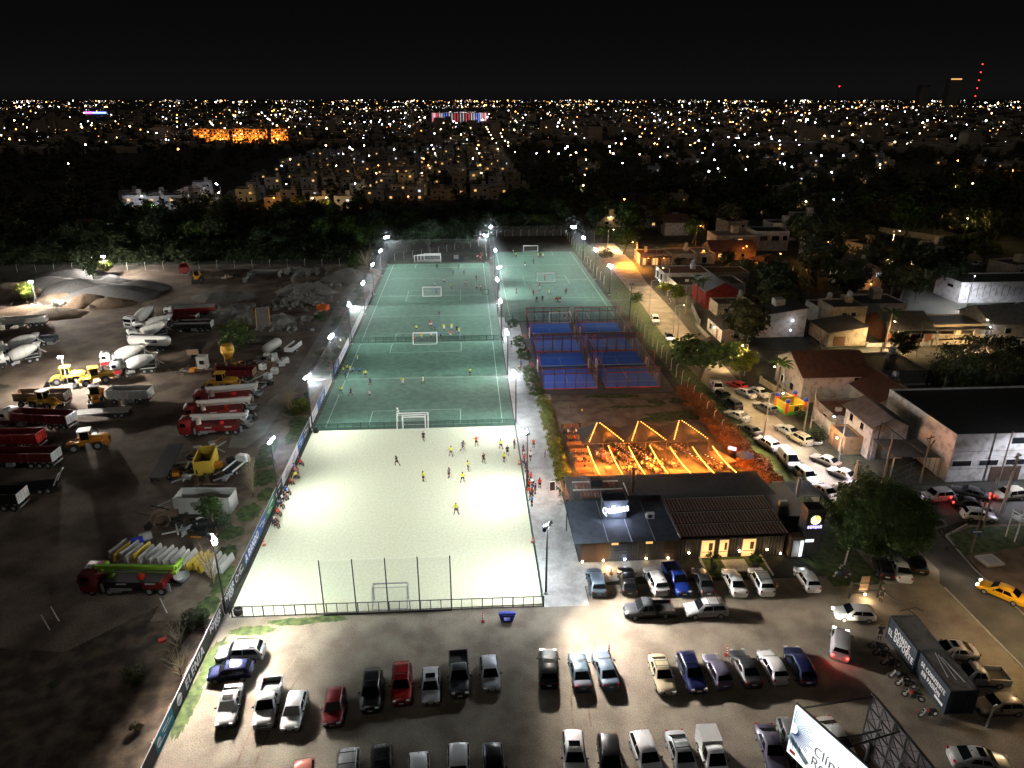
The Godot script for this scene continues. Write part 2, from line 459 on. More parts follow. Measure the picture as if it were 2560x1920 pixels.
func strip(called: String, pts: Array, w: float, y: float, m: Material) -> void:
	var st := B()
	for i in pts.size() - 1:
		var a: Vector2 = pts[i]; var b: Vector2 = pts[i + 1]
		var n := (b - a).orthogonal().normalized() * w / 2.0
		quad(st, V(a.x + n.x, y, a.y + n.y), V(b.x + n.x, y, b.y + n.y), V(b.x - n.x, y, b.y - n.y), V(a.x - n.x, y, a.y - n.y))
	obj(called, st, m).set_meta("kind", "structure")
func pitch_lines(x0: float, z0: float, x1: float, z1: float, y: float, w := 0.11, box := 0.5, depth := 5.0, m: Material = null) -> void:
	if m == null: m = M.line_white
	strip("pitch_marking", [Vector2(x0, z0), Vector2(x1, z0), Vector2(x1, z1), Vector2(x0, z1), Vector2(x0, z0)], w, y, m)
	var zm := (z0 + z1) / 2.0
	var xm := (x0 + x1) / 2.0
	strip("pitch_marking", [Vector2(x0, zm), Vector2(x1, zm)], w, y + 0.002, m)
	var hw := (x1 - x0) * box / 2.0
	for s in [[z0, -1], [z1, 1]]:
		strip("pitch_marking", [Vector2(xm - hw, s[0]), Vector2(xm - hw, s[0] + depth * s[1]), Vector2(xm + hw, s[0] + depth * s[1]), Vector2(xm + hw, s[0])], w, y + 0.006, m)
func goal(label: String, x: float, z: float, w: float, h: float, back: int, m: Material = null) -> void:
	if m == null: m = M.white_paint
	var g := thing("goal", label, "goal", V(x, 0, z), 0.0, "white goals on the pitches")
	for s in [-1, 1]:
		var st := B()
		cyl(st, V(s * w / 2, 0, 0), V(s * w / 2, h, 0), 0.09)
		obj("post", st, m, g)
		st = B()
		pipe(st, [V(s * w / 2, h, 0), V(s * w / 2, h, back * 0.7), V(s * w / 2, 0.05, back * 1.6), V(s * w / 2, 0.05, 0)], 0.05)
		obj("side_frame", st, m, g)
	var st := B()
	cyl(st, V(-w / 2, h, 0), V(w / 2, h, 0), 0.09)
	obj("crossbar", st, m, g)
	st = B()
	cyl(st, V(-w / 2, 0.05, back * 1.6), V(w / 2, 0.05, back * 1.6), 0.05)
	obj("back_bar", st, m, g)
	st = B()
	cyl(st, V(-w / 2, h, back * 0.7), V(w / 2, h, back * 0.7), 0.04)
	obj("upper_bar", st, m, g)
	st = B()
	quad(st, V(-w / 2, h, back * 0.7), V(w / 2, h, back * 0.7), V(w / 2, 0.05, back * 1.6), V(-w / 2, 0.05, back * 1.6))
	for s in [-1, 1]:
		quad(st, V(s * w / 2, h, 0), V(s * w / 2, h, back * 0.7), V(s * w / 2, 0.05, back * 1.6), V(s * w / 2, 0.05, 0))
	obj("net", st, M.net, g)
func build_pitches() -> void:
	sheet("near_pitch", rect(-25.6, -105.7, 7.15, -61.2), 0.01, M.pale_turf, "structure", "pale sandy hockey pitch nearest the car park")
	sheet("second_pitch", rect(-25.6, -150.4, 7.1, -106.1), 0.01, M.green_turf, "structure", "green football pitch behind the pale one")
	sheet("third_pitch", rect(-25.6, -230.5, 7.1, -150.6), 0.01, M.green_turf, "structure", "far green football pitches on the left")
	sheet("right_pitch", rect(8.8, -247.5, 37.4, -164.4), 0.012, M.green_turf, "structure", "green football pitch beyond the blue courts")
	pitch_lines(-23.4, -62.4, 5.4, -104.6, 0.016, 0.07, 0.55, 8.0, M.faint_line)
	pitch_lines(-23.8, -107.0, 5.2, -149.4, 0.016, 0.1, 0.52, 6.0)
	pitch_lines(-23.8, -151.6, 5.2, -189.6, 0.016, 0.1, 0.5, 5.0)
	pitch_lines(-23.8, -190.4, 5.2, -229.6, 0.016, 0.12, 0.5, 5.0)
	pitch_lines(10.2, -165.6, 36.0, -205.4, 0.018, 0.12, 0.5, 5.0)
	pitch_lines(10.2, -206.2, 36.0, -246.6, 0.018, 0.12, 0.5, 5.0)
	goal("low grey-white goal behind the near railing", -9.0, -62.9, 3.66, 2.14, 1, M.galv)
	goal("goal at the far end of the pale pitch with its back to the green pitch", -9.27, -105.47, 3.66, 2.14, -1)
	goal("larger goal on the green side of the low fence, just behind the pale pitch", -9.52, -106.7, 5.0, 2.3, 1)
	goal("goal in front of the low fence between the second and third pitch", -9.68, -150.08, 5.2, 2.2, 1)
	goal("goal on the halfway line of the third pitch", -9.83, -190.86, 5.0, 2.2, 1)
	goal("small plain goal at the far end of the right pitch", 22.27, -247.28, 5.0, 2.2, -1)
	goal("goal on the halfway line of the right pitch", 23.03, -205.51, 5.2, 2.2, 1)
	goal("goal of the right pitch seen behind the blue courts", 22.03, -164.12, 5.2, 2.2, 1)
	for k in 4:
		goal("spare white goal stacked behind the far touchline", -13.0 + k * 0.5, -232.5 - k * 0.9, 8.5 - k, 2.3, -1)
	var st := B()
	for a in [[0, 0, 0, 1.4], [1.6, 0, 1.6, 1.4], [0, 1.4, 1.6, 1.4], [0, 0.05, 1.6, 0.05]]:
		cyl(st, V(a[0], a[1], 0), V(a[2], a[3], 0), 0.05, 0.05, 6)
	var g := thing("rebound_frame", "small dark green practice goal by the right touchline of the third pitch", "goal", xz(4.06, -190.48))
	obj("frame", st, M.rail_green, g)
	g = thing("rebound_frame", "small dark green practice goal at the near corner of the right pitch", "goal", xz(8.88, -163.8))
	obj("frame", st, M.rail_green, g)
func xz(x: float, z: float, y := 0.0) -> Vector3:
	return V(x, y, z)
# ---------------------------------------------------------------- floodlights
func flood(label: String, x: float, z: float, h: float, to: Vector3, energy: float, lot := 0.0, dark := false) -> void:
	var t := thing("floodlight", label, "floodlight", V(x, 0, z), 0.0, "floodlight poles round the pitches")
	var st := B()
	cyl(st, Vector3.ZERO, V(0, h, 0), 0.13, 0.07, 8)
	obj("pole", st, M.dark_steel, t)
	st = B()
	cyl(st, V(0, 0, 0), V(0, 0.25, 0), 0.28, 0.22, 8)
	obj("footing", st, M.concrete, t)
	var d := V(to.x - x, 0, to.z - z).normalized()
	var side := V(-d.z, 0, d.x)
	st = B()
	beam(st, V(0, h - 0.1, 0) - side * 0.75, V(0, h - 0.1, 0) + side * 0.75, 0.09)
	obj("crossarm", st, M.dark_steel, t)
	energy *= 0.62 if z > -110.0 else 1.45
	if z < -190.0: energy *= 1.35
	for k in 4:
		var off := side * (k - 1.5) * 0.44
		var aim := (d * 1.0 + side * (0.55 if k > 1 else -0.55) + V(0, -0.75, 0)).normalized()
		if lot > 0.0 and k == (3 if x < 0 else 0): aim = (d * 0.25 + V(0, -0.55, 0.8)).normalized()
		var c := V(0, h + 0.08, 0) + off
		var zb := aim
		var xb := Vector3.UP.cross(zb).normalized()
		var bas := Basis(xb, zb.cross(xb), zb)
		st = B()
		bx(st, c - aim * 0.02, V(0.4, 0.36, 0.2), bas)
		bx(st, c - aim * 0.16, V(0.26, 0.24, 0.12), bas)
		var f := obj("lamp_housing", st, M.dark_steel, t)
		st = B()
		ball(st, c + aim * 0.16, 0.24 if z > -110.0 else 0.36, 8, 0.9)  # lenses oversized, most on far poles, to imitate glare
		obj("lamp_lens", st, M.glass_dark if dark and k != 1 else M.flood_lens, f)
	spot(V(0, h + 0.08, 0) + d * 0.3, to - V(x, 0, z), lin(0.93, 1.0, 0.95), energy, 68.0 if z < -110.0 else 60.0, 0.9, 0.12, t)
	omni(V(0, h + 0.2, 0.3) + d * 0.4, lin(0.9, 0.98, 1.0), (240.0 if lot > 0.0 else 150.0 if x > 0 and x < 8 else 60.0), 0.25, t, "lamp_spill")
	for d3 in ([8.0, 5.0] if lot == 0.0 else []):
		var air := FogVolume.new()  # added ball of fog imitating the glare round a lit lamp
		air.name = "glare_halo"
		air.shape = RenderingServer.FOG_VOLUME_SHAPE_ELLIPSOID
		air.size = Vector3.ONE * d3
		air.material = M["glare_fog"]
		air.position = V(0, h, 0)
		t.add_child(air, true)
	if lot > 0.0:
		spot(V(0, h + 0.1, 0.35), V(19.0 if x > 0 else 13.0, 0, 20.0 if x > 0 else 15.0), lin(1.0, 0.92, 0.8), lot, 56.0, 0.8, 0.1, t)
	if x > 7.0 and x < 8.0 and z > -152.0:
		spot(V(0.4, h, 0), V(3.5, 0, 1.0), lin(0.95, 0.98, 1.0), 80.0, 62.0, 0.8, 0.12, t)
func build_floodlights() -> void:
	var P := 420.0
	flood("floodlight at the near left corner of the pale pitch beside the stacked tyres", -25.9, -61.4, 9.4, V(-16, 0, -69), P * 1.15, 5400.0)
	flood("thin floodlight halfway along the left side of the pale pitch above the players' bench", -25.9, -84.1, 9.1, V(-15, 0, -83), P * 1.1)
	flood("bright floodlight at the left corner where the pale and green pitches meet", -25.7, -106.1, 9.3, V(-15, 0, -102), P * 1.2)
	flood("floodlight on the left side of the second pitch, beside its halfway line", -25.7, -127.5, 9.0, V(-19, 0, -127), P)
	flood("floodlight on the left at the low fence between the second and third pitch", -25.7, -149.6, 9.0, V(-19, 0, -151), P * 1.1)
	flood("fifth floodlight up the left side, beside the pale banners of the third pitch", -25.8, -172.9, 8.0, V(-19, 0, -173), P)
	flood("floodlight on the left beside the halfway line of the third pitch", -25.7, -192.1, 8.4, V(-19, 0, -192), P * 1.1)
	flood("second floodlight from the far left corner, before the bushy trees", -26.0, -214.2, 7.7, V(-19, 0, -213), P)
	flood("floodlight at the far left corner of the third pitch before the dark trees", -25.7, -230.3, 8.8, V(-19, 0, -224), P * 1.1)
	flood("floodlight with two dark heads at the near right corner of the pale pitch", 7.7, -62.8, 8.6, V(-3, 0, -70), P, 4000.0, true)
	flood("floodlight on the walkway beside the spectators at the right of the pale pitch", 7.4, -84.2, 9.2, V(-3, 0, -84), P * 1.1, 0.0, true)
	flood("bright floodlight on the walkway where the pale and green pitches meet", 7.4, -106.5, 9.0, V(-3, 0, -103), P * 1.2)
	flood("floodlight on the walkway beside the halfway line of the second pitch", 7.3, -128.0, 9.0, V(-2, 0, -128), P)
	flood("very bright floodlight on the walkway beside the near corner of the right pitch", 7.2, -150.5, 9.0, V(-3, 0, -152), P * 1.1)
	flood("floodlight between the third pitch and the right pitch, beside the green practice goal", 7.4, -172.0, 8.6, V(-2, 0, -172), P)
	flood("slim floodlight on the left side of the right pitch near its halfway line", 8.7, -194.4, 6.6, V(18, 0, -190), P * 0.9)
	flood("floodlight between the far halves of the third pitch and the right pitch", 8.3, -213.4, 7.6, V(18, 0, -215), P * 0.9)
	flood("floodlight at the far right corner of the third pitch above the crowd", 6.2, -230.9, 8.9, V(-4, 0, -222), P * 1.1)
	flood("tallest far floodlight at the far left corner of the right pitch", 8.0, -238.1, 10.4, V(18, 0, -235), P)
	flood("floodlight at the far right corner of the right pitch by the dirt bank", 38.2, -254.2, 7.4, V(28, 0, -240), P * 1.1)
	flood("second floodlight from the far end on the street side of the right pitch", 38.1, -230.6, 7.9, V(28, 0, -228), P)
	flood("bright floodlight on the street side of the right pitch before the orange street", 37.8, -205.6, 8.8, V(28, 0, -205), P * 1.1)
	flood("nearest lit floodlight on the street side of the right pitch", 38.6, -187.4, 8.1, V(28, 0, -182), P)
# ---------------------------------------------------------------- nets, railings, banners
func veil(label: String, a: Vector3, b: Vector3, y0: float, y1: float, m: Material, posts := 0, pm: Material = null) -> void:
	var t := thing("ball_net", label, "net", (a + b) / 2.0, 0.0, "tall ball nets round the pitches")
	var o := (a + b) / 2.0
	var st := B()
	quad(st, a - o + V(0, y0, 0), a - o + V(0, y1, 0), b - o + V(0, y1, 0), b - o + V(0, y0, 0))
	obj("netting", st, m, t)
	st = B()
	cyl(st, a - o + V(0, y1, 0), b - o + V(0, y1, 0), 0.02, 0.02, 5)
	obj("top_cable", st, M.galv, t)
	for k in posts:
		var p: Vector3 = a.lerp(b, (k + 0.5) / posts) - o
		st = B()
		cyl(st, p, p + V(0, y1, 0), 0.06, 0.05, 6)
		obj("post", st, pm if pm else M.dark_steel, t)
func railing(label: String, a: Vector3, b: Vector3, h: float, n: int, m: Material, fill: Material) -> void:
	var t := thing("railing", label, "railing", (a + b) / 2.0, 0.0, "low railings between the pitches")
	var o := (a + b) / 2.0
	for y in [0.06, h]:
		var st := B()
		beam(st, a - o + V(0, y, 0), b - o + V(0, y, 0), 0.06)
		obj("rail", st, m, t)
	for k in n + 1:
		var p: Vector3 = a.lerp(b, float(k) / n) - o
		part("post", p + V(0, h / 2, 0), V(0.06 if k % 3 else 0.1, h, 0.06), m, t)
	var st := B()
	quad(st, a - o + V(0, 0.08, 0), a - o + V(0, h, 0), b - o + V(0, h, 0), b - o + V(0, 0.08, 0))
	obj("wire_infill", st, fill, t)
func build_nets_and_fences() -> void:
	railing("low railing along the near end of the pale pitch, facing the car park", xz(-25.2, -61.05), xz(7.2, -60.7), 1.35, 30, M.dark_steel, M.wire_mesh)
	railing("dark green fence along the walkway side of the pale pitch", xz(7.2, -61), xz(7.15, -105.8), 1.15, 30, M.rail_green, M.dark_mesh)
	railing("teal fence between the pale pitch and the second pitch", xz(-25.4, -105.9), xz(7.1, -105.9), 1.15, 26, M.rail_green, M.dark_mesh)
	railing("dark fence between the second and the third pitch", xz(-25.4, -150.5), xz(7.1, -150.5), 1.15, 20, M.rail_green, M.dark_mesh)
	railing("fence at the near end of the right pitch behind the blue courts", xz(8.8, -164.2), xz(37.2, -164.2), 2.2, 16, M.rail_green, M.wire_mesh)
	var t := thing("backstop", "tall backstop of five thin dark posts behind the near goal", "backstop", xz(-9.1, -60.85))
	for k in 5:
		var st := B()
		cyl(st, V((k - 2) * 3.3, 0, 0), V((k - 2) * 3.3, 6.8, 0), 0.07, 0.055, 8)
		obj("post", st, M.black, t)
	var st := B()
	quad(st, V(-6.6, 0.1, 0.05), V(-6.6, 6.7, 0.05), V(6.6, 6.7, 0.05), V(6.6, 0.1, 0.05))
	obj("netting", st, M.net, t)
	part("base_beam", V(0, 0.1, 0.12), V(13.3, 0.18, 0.12), M.black, t)
	veil("tall white net across the pitches behind the teal fence", xz(-25.6, -106.0), xz(7.2, -106.0), 1.2, 8.8, M.net)
	veil("tall white net at the low fence between second and third pitch", xz(-25.6, -150.6), xz(7.2, -150.6), 1.2, 8.4, M.net)
	veil("tall net across the middle of the third pitch", xz(-25.6, -190.0), xz(7.2, -190.0), 0.3, 7.6, M.net)
	veil("tall net closing the far end of the third pitch", xz(-25.6, -230.7), xz(7.0, -230.7), 0.3, 7.8, M.net)
	veil("net along the left side of the second pitch", xz(-25.8, -106.2), xz(-25.8, -150.4), 1.9, 8.2, M.net)
	veil("net along the left side of the near half of the third pitch", xz(-25.8, -150.6), xz(-25.8, -190), 1.9, 7.8, M.net)
	veil("net along the left side of the far half of the third pitch", xz(-25.8, -190.2), xz(-25.8, -230.5), 0.4, 7.6, M.net)
	veil("net between the third pitch and the walkway", xz(7.25, -150.6), xz(7.25, -190), 0.3, 8.0, M.net)
	veil("net between the third pitch and the far half of the right pitch", xz(7.3, -190.2), xz(7.3, -230.5), 0.3, 7.8, M.net)
	veil("net on the left side of the right pitch", xz(8.7, -164.6), xz(8.7, -247.5), 0.3, 7.0, M.net)
	veil("net along the street side of the right pitch", xz(37.8, -254), xz(38.8, -187), 0.3, 7.2, M.net)
	veil("nearest net panel on the street side beside the blue courts", xz(38.7, -187), xz(39.0, -163.8), 0.3, 8.4, M.net)
	veil("net across the near end of the right pitch", xz(8.9, -164.3), xz(39.0, -163.9), 2.3, 5.0, M.net)
	veil("net closing the far end of the right pitch", xz(8.2, -277), xz(38.0, -277), 0.2, 4.0, M.net)
	t = thing("corner_post", "dark net post with unlit lamps at the street corner of the blue courts", "post", xz(39.0, -163.8))
	st = B()
	cyl(st, Vector3.ZERO, V(0, 8.8, 0), 0.12, 0.08, 8)
	obj("pole", st, M.dark_steel, t)
	for s in [-1, 1]:
		part("lamp_housing", V(s * 0.35, 8.9, 0), V(0.4, 0.3, 0.25), M.dark_steel, t, 0.4 * s)
	for f in [["wire fence on leaning concrete posts along the far edge of the sports ground", 8.5, -278, 37, -279, 9, 2.2], ["wire fence on concrete posts behind the far end of the third pitch", -24, -236, 7.0, -262, 11, 2.0], ["wire fence along the back of the truck yard", -150, -226, -30, -229, 22, 2.2], ["wire fence on bent concrete posts along the verge beside the blue courts", 39.6, -162, 39.8, -100, 17, 2.4], ["wire fence along the verge beside the right pitch", 39.4, -200, 38.4, -277, 14, 2.0]]:
		var a := xz(f[1], f[2]); var b := xz(f[3], f[4])
		var w := thing("wire_fence", f[0], "fence", a, 0.0, "wire fences on concrete posts")
		for k in f[5] + 1:
			var p: Vector3 = (b - a) * (float(k) / f[5])
			st = B()
			cyl(st, p, p + V(0, f[6], 0), 0.07, 0.06, 5)
			cyl(st, p + V(0, f[6], 0), p + V(0.3, f[6] + 0.4, 0), 0.06, 0.05, 5)
			obj("post", st, M.dirty_white, w)
		st = B()
		quad(st, V(0, 0.05, 0), V(0, f[6], 0), b - a + V(0, f[6], 0), b - a + V(0, 0.05, 0))
		obj("wire_infill", st, M.wire_mesh, w)
	var ads := [
		[-41.0, -44.2, "banner_black", "", 0.5, "plain dark banner at the lower edge of the fence"],
		[-44.2, -47.8, "banner_teal", "", 0.5, "teal banner with a round white mark on the car park fence"],
		[-47.8, -57.0, "banner_black", "ELENIA", 1.0, "long black banner reading ELENIA with a white badge"],
		[-57.0, -61.1, "banner_black", "POWER", 0.9, "black banner reading POWER at the car park fence"],
		[-61.6, -65.6, "banner_black", "POWER", 0.9, "black banner reading POWER at the corner of the pale pitch"],
		[-65.6, -69.4, "banner_black", "", 0.7, "dark banner with a ring mark beside the pale pitch"],
		[-69.4, -75.4, "banner_blue", "A BANDO", 0.9, "blue banner reading A BANDO beside the pale pitch"],
		[-75.4, -79.0, "banner_blue", "", 0.6, "plain blue banner behind the seated players"],
		[-79.0, -83.0, "banner_green", "", 0.8, "white and green banner below the thin floodlight"],
		[-83.0, -87.5, "banner_black", "", 0.6, "dark banner above the bench"],
		[-87.5, -92.5, "banner_white", "", 0.8, "pale banner on the left fence of the pale pitch"],
		[-92.5, -97.5, "banner_white", "", 0.8, "second pale banner with grey print on the left fence"],
		[-97.5, -101.5, "banner_blue", "", 0.8, "blue banner near the far corner of the pale pitch"],
		[-101.5, -105.6, "banner_black", "", 0.8, "black banner with pale print by the corner floodlight"],
		[-106.6, -113, "banner_white", "", 0.9, "first pale banner beside the second pitch"],
		[-113, -120, "banner_blue", "", 0.9, "blue banner beside the second pitch"],
		[-120, -127, "banner_white", "", 0.9, "pale banner before the second pitch halfway line"],
		[-128, -136, "banner_blue", "", 0.9, "blue banner past the second pitch halfway line"],
		[-136, -149, "banner_white", "", 0.9, "long pale banner at the end of the second pitch"],
		[-151, -165, "banner_white", "", 0.9, "long white banner at the start of the third pitch"],
		[-165, -180, "banner_white", "", 0.9, "white banner beside the third pitch"],
		[-180, -190, "banner_white", "", 0.9, "white banner before the third pitch halfway line"]]
	for ad in ads:
		var l: float = ad[0] - ad[1]
		var w := thing("banner", ad[5], "banner", V(-26.15, 0, (ad[0] + ad[1]) / 2.0), 0.0, "advertising banners on the left fence")
		part("panel", V(0, 1.02, 0), V(0.05, 1.65, l - 0.06), M[ad[2]], w)
		part("top_rail", V(-0.02, 1.87, 0), V(0.07, 0.05, l), M.galv, w)
		for s in [-0.5, 0.5]:
			part("post", V(-0.1, 0.95, s * (l - 0.3)), V(0.08, 1.9, 0.08), M.galv, w)
		if ad[3]:
			var ink: Material = M.print_white if ad[2] != "banner_white" else M.banner_blue
			var o := put("lettering", lettering(ad[3], ad[4], 0.01), ink, w, V(0.035, 1.0, 0))
			o.rotation.y = PI / 2
			if ad[3] == "ELENIA": o.position.z = -0.7
			if ad[3] == "POWER":
				o.position.y = 1.28
				o.scale = V(0.75, 0.75, 1)
				put("lettering", lettering("POP", 0.6, 0.01), ink, w, V(0.035, 0.6, -0.5)).rotation.y = PI / 2
		if ad[3] == "ELENIA" or ad[5].contains("round") or ad[5].contains("ring"):
			st = B()
			cyl(st, V(0.02, 1.05, l * 0.34), V(0.04, 1.05, l * 0.34), 0.55 if l > 6 else 0.42, -1, 16)
			obj("badge", st, M.print_white, w)
			st = B()
			if ad[5].contains("ring"): cyl(st, V(0.03, 1.05, l * 0.34), V(0.045, 1.05, l * 0.34), 0.3, -1, 14)
			else: bx(st, V(0.045, 1.05, l * 0.34), V(0.012, 0.09, 1.1))
			obj("badge_mark", st, M[ad[2]], w)
		if ad[3] == "" and ad[5] != "plain dark banner at the lower edge of the fence":
			for k in 3:
				part("printed_bar", V(0.03, 0.7 + k * 0.32, rnd(-0.2, 0.2) * l), V(0.012, 0.1, l * rnd(0.25, 0.5)), M.print_white if ad[2] != "banner_white" else M.banner_blue, w)
	for a in [["stack of old tyres at the near left corner of the pale pitch", -24.75, -61.6], ["stack of old tyres at the far left corner of the pale pitch", -25.0, -105.2]]:
		t = thing("tyre_stack", a[0], "tyres", xz(a[1], a[2]))
		for k in 3:
			st = B()
			var prof := []
			for i in 9: prof.append([0.34 + 0.13 * cos(TAU * i / 8), 0.13 + k * 0.24 + 0.12 * sin(TAU * i / 8)])
			lathe(st, prof, V(rf() * 0.06, 0, rf() * 0.06), 14)
			obj("tyre", st, M.rubber, t)
# ---------------------------------------------------------------- the four blue padel courts
func build_padel() -> void:
	var spots := [["front left blue padel court with orange frame", 13.5, -121.0], ["front right blue padel court with orange frame, the darkest", 25.2, -121.0], ["back left blue padel court beside the walkway hedge", 13.7, -142.0], ["back right blue padel court below the right pitch", 25.2, -142.0]]
	for s in spots:
		var t := thing("padel_court", s[0], "padel court", xz(s[1] + 5.0, s[2] - 10.0), 0.0, "blue padel courts")
		part("floor", V(0, 0.03, 0), V(10, 0.04, 20), M.padel_blue, t)
		for a in [[0, -6.95, 10, 0.06], [0, 6.95, 10, 0.06], [0, 0, 0.06, 13.8]]:
			part("court_line", V(a[0], 0.052, a[1]), V(a[2], 0.01, a[3]), M.line_white, t)
		part("net", V(0, 0.45, 0), V(9.9, 0.75, 0.02), M.dark_mesh, t)
		part("net_tape", V(0, 0.87, 0), V(9.9, 0.09, 0.05), M.line_white, t)
		for e in [-1, 1]:
			for k in 5:
				part("glass_panel", V(-4 + k * 2.0, 1.5, e * 10.0), V(1.96, 2.9, 0.02), M.padel_glass, t)
			part("mesh_panel", V(0, 3.5, e * 10.0), V(9.9, 0.95, 0.02), M.wire_mesh, t)
			part("top_beam", V(0, 4.0, e * 10.0), V(10.1, 0.12, 0.1), M.dark_red, t)
			part("beam", V(0, 3.02, e * 10.03), V(10.1, 0.14, 0.1), M.dark_red, t)
			part("base_beam", V(0, 0.06, e * 10.06), V(10.2, 0.12, 0.1), M.padel_orange, t)
			for k in 6:
				part("frame_post", V(-5 + k * 2.0, 2.0, e * 10.07), V(0.09, 4.0, 0.09), M.dark_red if k % 5 == 0 else M.dark_steel, t)
			for q in [-1, 1]:
				for k in 2:
					part("glass_panel", V(e * 5.0, 1.5, q * (9.0 - k * 2.0)), V(0.02, 2.9, 1.96), M.padel_glass, t)
				part("mesh_panel", V(e * 5.0, 1.5, q * 3.0), V(0.02, 2.9, 5.8), M.wire_mesh, t)
				part("side_beam", V(e * 5.0, 3.02, q * 5.5), V(0.1, 0.1, 9.0), M.dark_red, t)
				for k in 5:
					part("frame_post", V(e * 5.06, 1.52, q * (1.0 + k * 2.0)), V(0.09, 3.0, 0.09), M.padel_orange if k == 0 else M.dark_steel, t)
				var st := B()
				pipe(st, [V(e * 5.1, 3.0, q * 5.0), V(e * 5.1, 5.2, q * 5.0), V(e * 4.5, 5.5, q * 5.0)], 0.05)
				obj("lamp_arm", st, M.padel_orange, t)
				part("lamp_head", V(e * 4.4, 5.5, q * 5.0), V(0.5, 0.09, 0.3), M.dark_steel, t)
			var st := B()
			pipe(st, [V(e * 5.12, 0, -0.8), V(e * 5.12, 2.0, -0.8), V(e * 5.12, 2.0, 0.8), V(e * 5.12, 0, 0.8)], 0.07)
			obj("gate_frame", st, M.white_paint, t)
# ---------------------------------------------------------------- restaurant built from containers
# corrugated sheet over x0..x1, z0..z1: ridges run along z (or along x)
func ridged(st: SurfaceTool, x0: float, x1: float, z0: float, z1: float, y0: float, y1: float, pitch: float, depth: float, along_x := false) -> void:
	st.set_smooth_group(-1)
	if along_x:
		var n := int((z1 - z0) / pitch)
		for i in n:
			var za := z0 + (z1 - z0) * i / n; var zb := z0 + (z1 - z0) * (i + 1.0) / n; var zm := (za + zb) / 2
			var ya := lerpf(y0, y1, float(i) / n); var yb := lerpf(y0, y1, (i + 1.0) / n); var ym := (ya + yb) / 2 + depth
			quad(st, V(x0, ya, za), V(x1, ya, za), V(x1, ym, zm), V(x0, ym, zm))
			quad(st, V(x0, ym, zm), V(x1, ym, zm), V(x1, yb, zb), V(x0, yb, zb))
		return
	var n := int((x1 - x0) / pitch)
	for i in n:
		var a := x0 + (x1 - x0) * i / n
		var w := (x1 - x0) / n
		var xs := [a, a + w * 0.3, a + w * 0.5, a + w * 0.8, a + w]
		var hs := [0.0, 0.0, depth, depth, 0.0]
		for k in 4:
			quad(st, V(xs[k], y0 + hs[k], z0), V(xs[k + 1], y0 + hs[k + 1], z0), V(xs[k + 1], y1 + hs[k + 1], z1), V(xs[k], y1 + hs[k], z1))
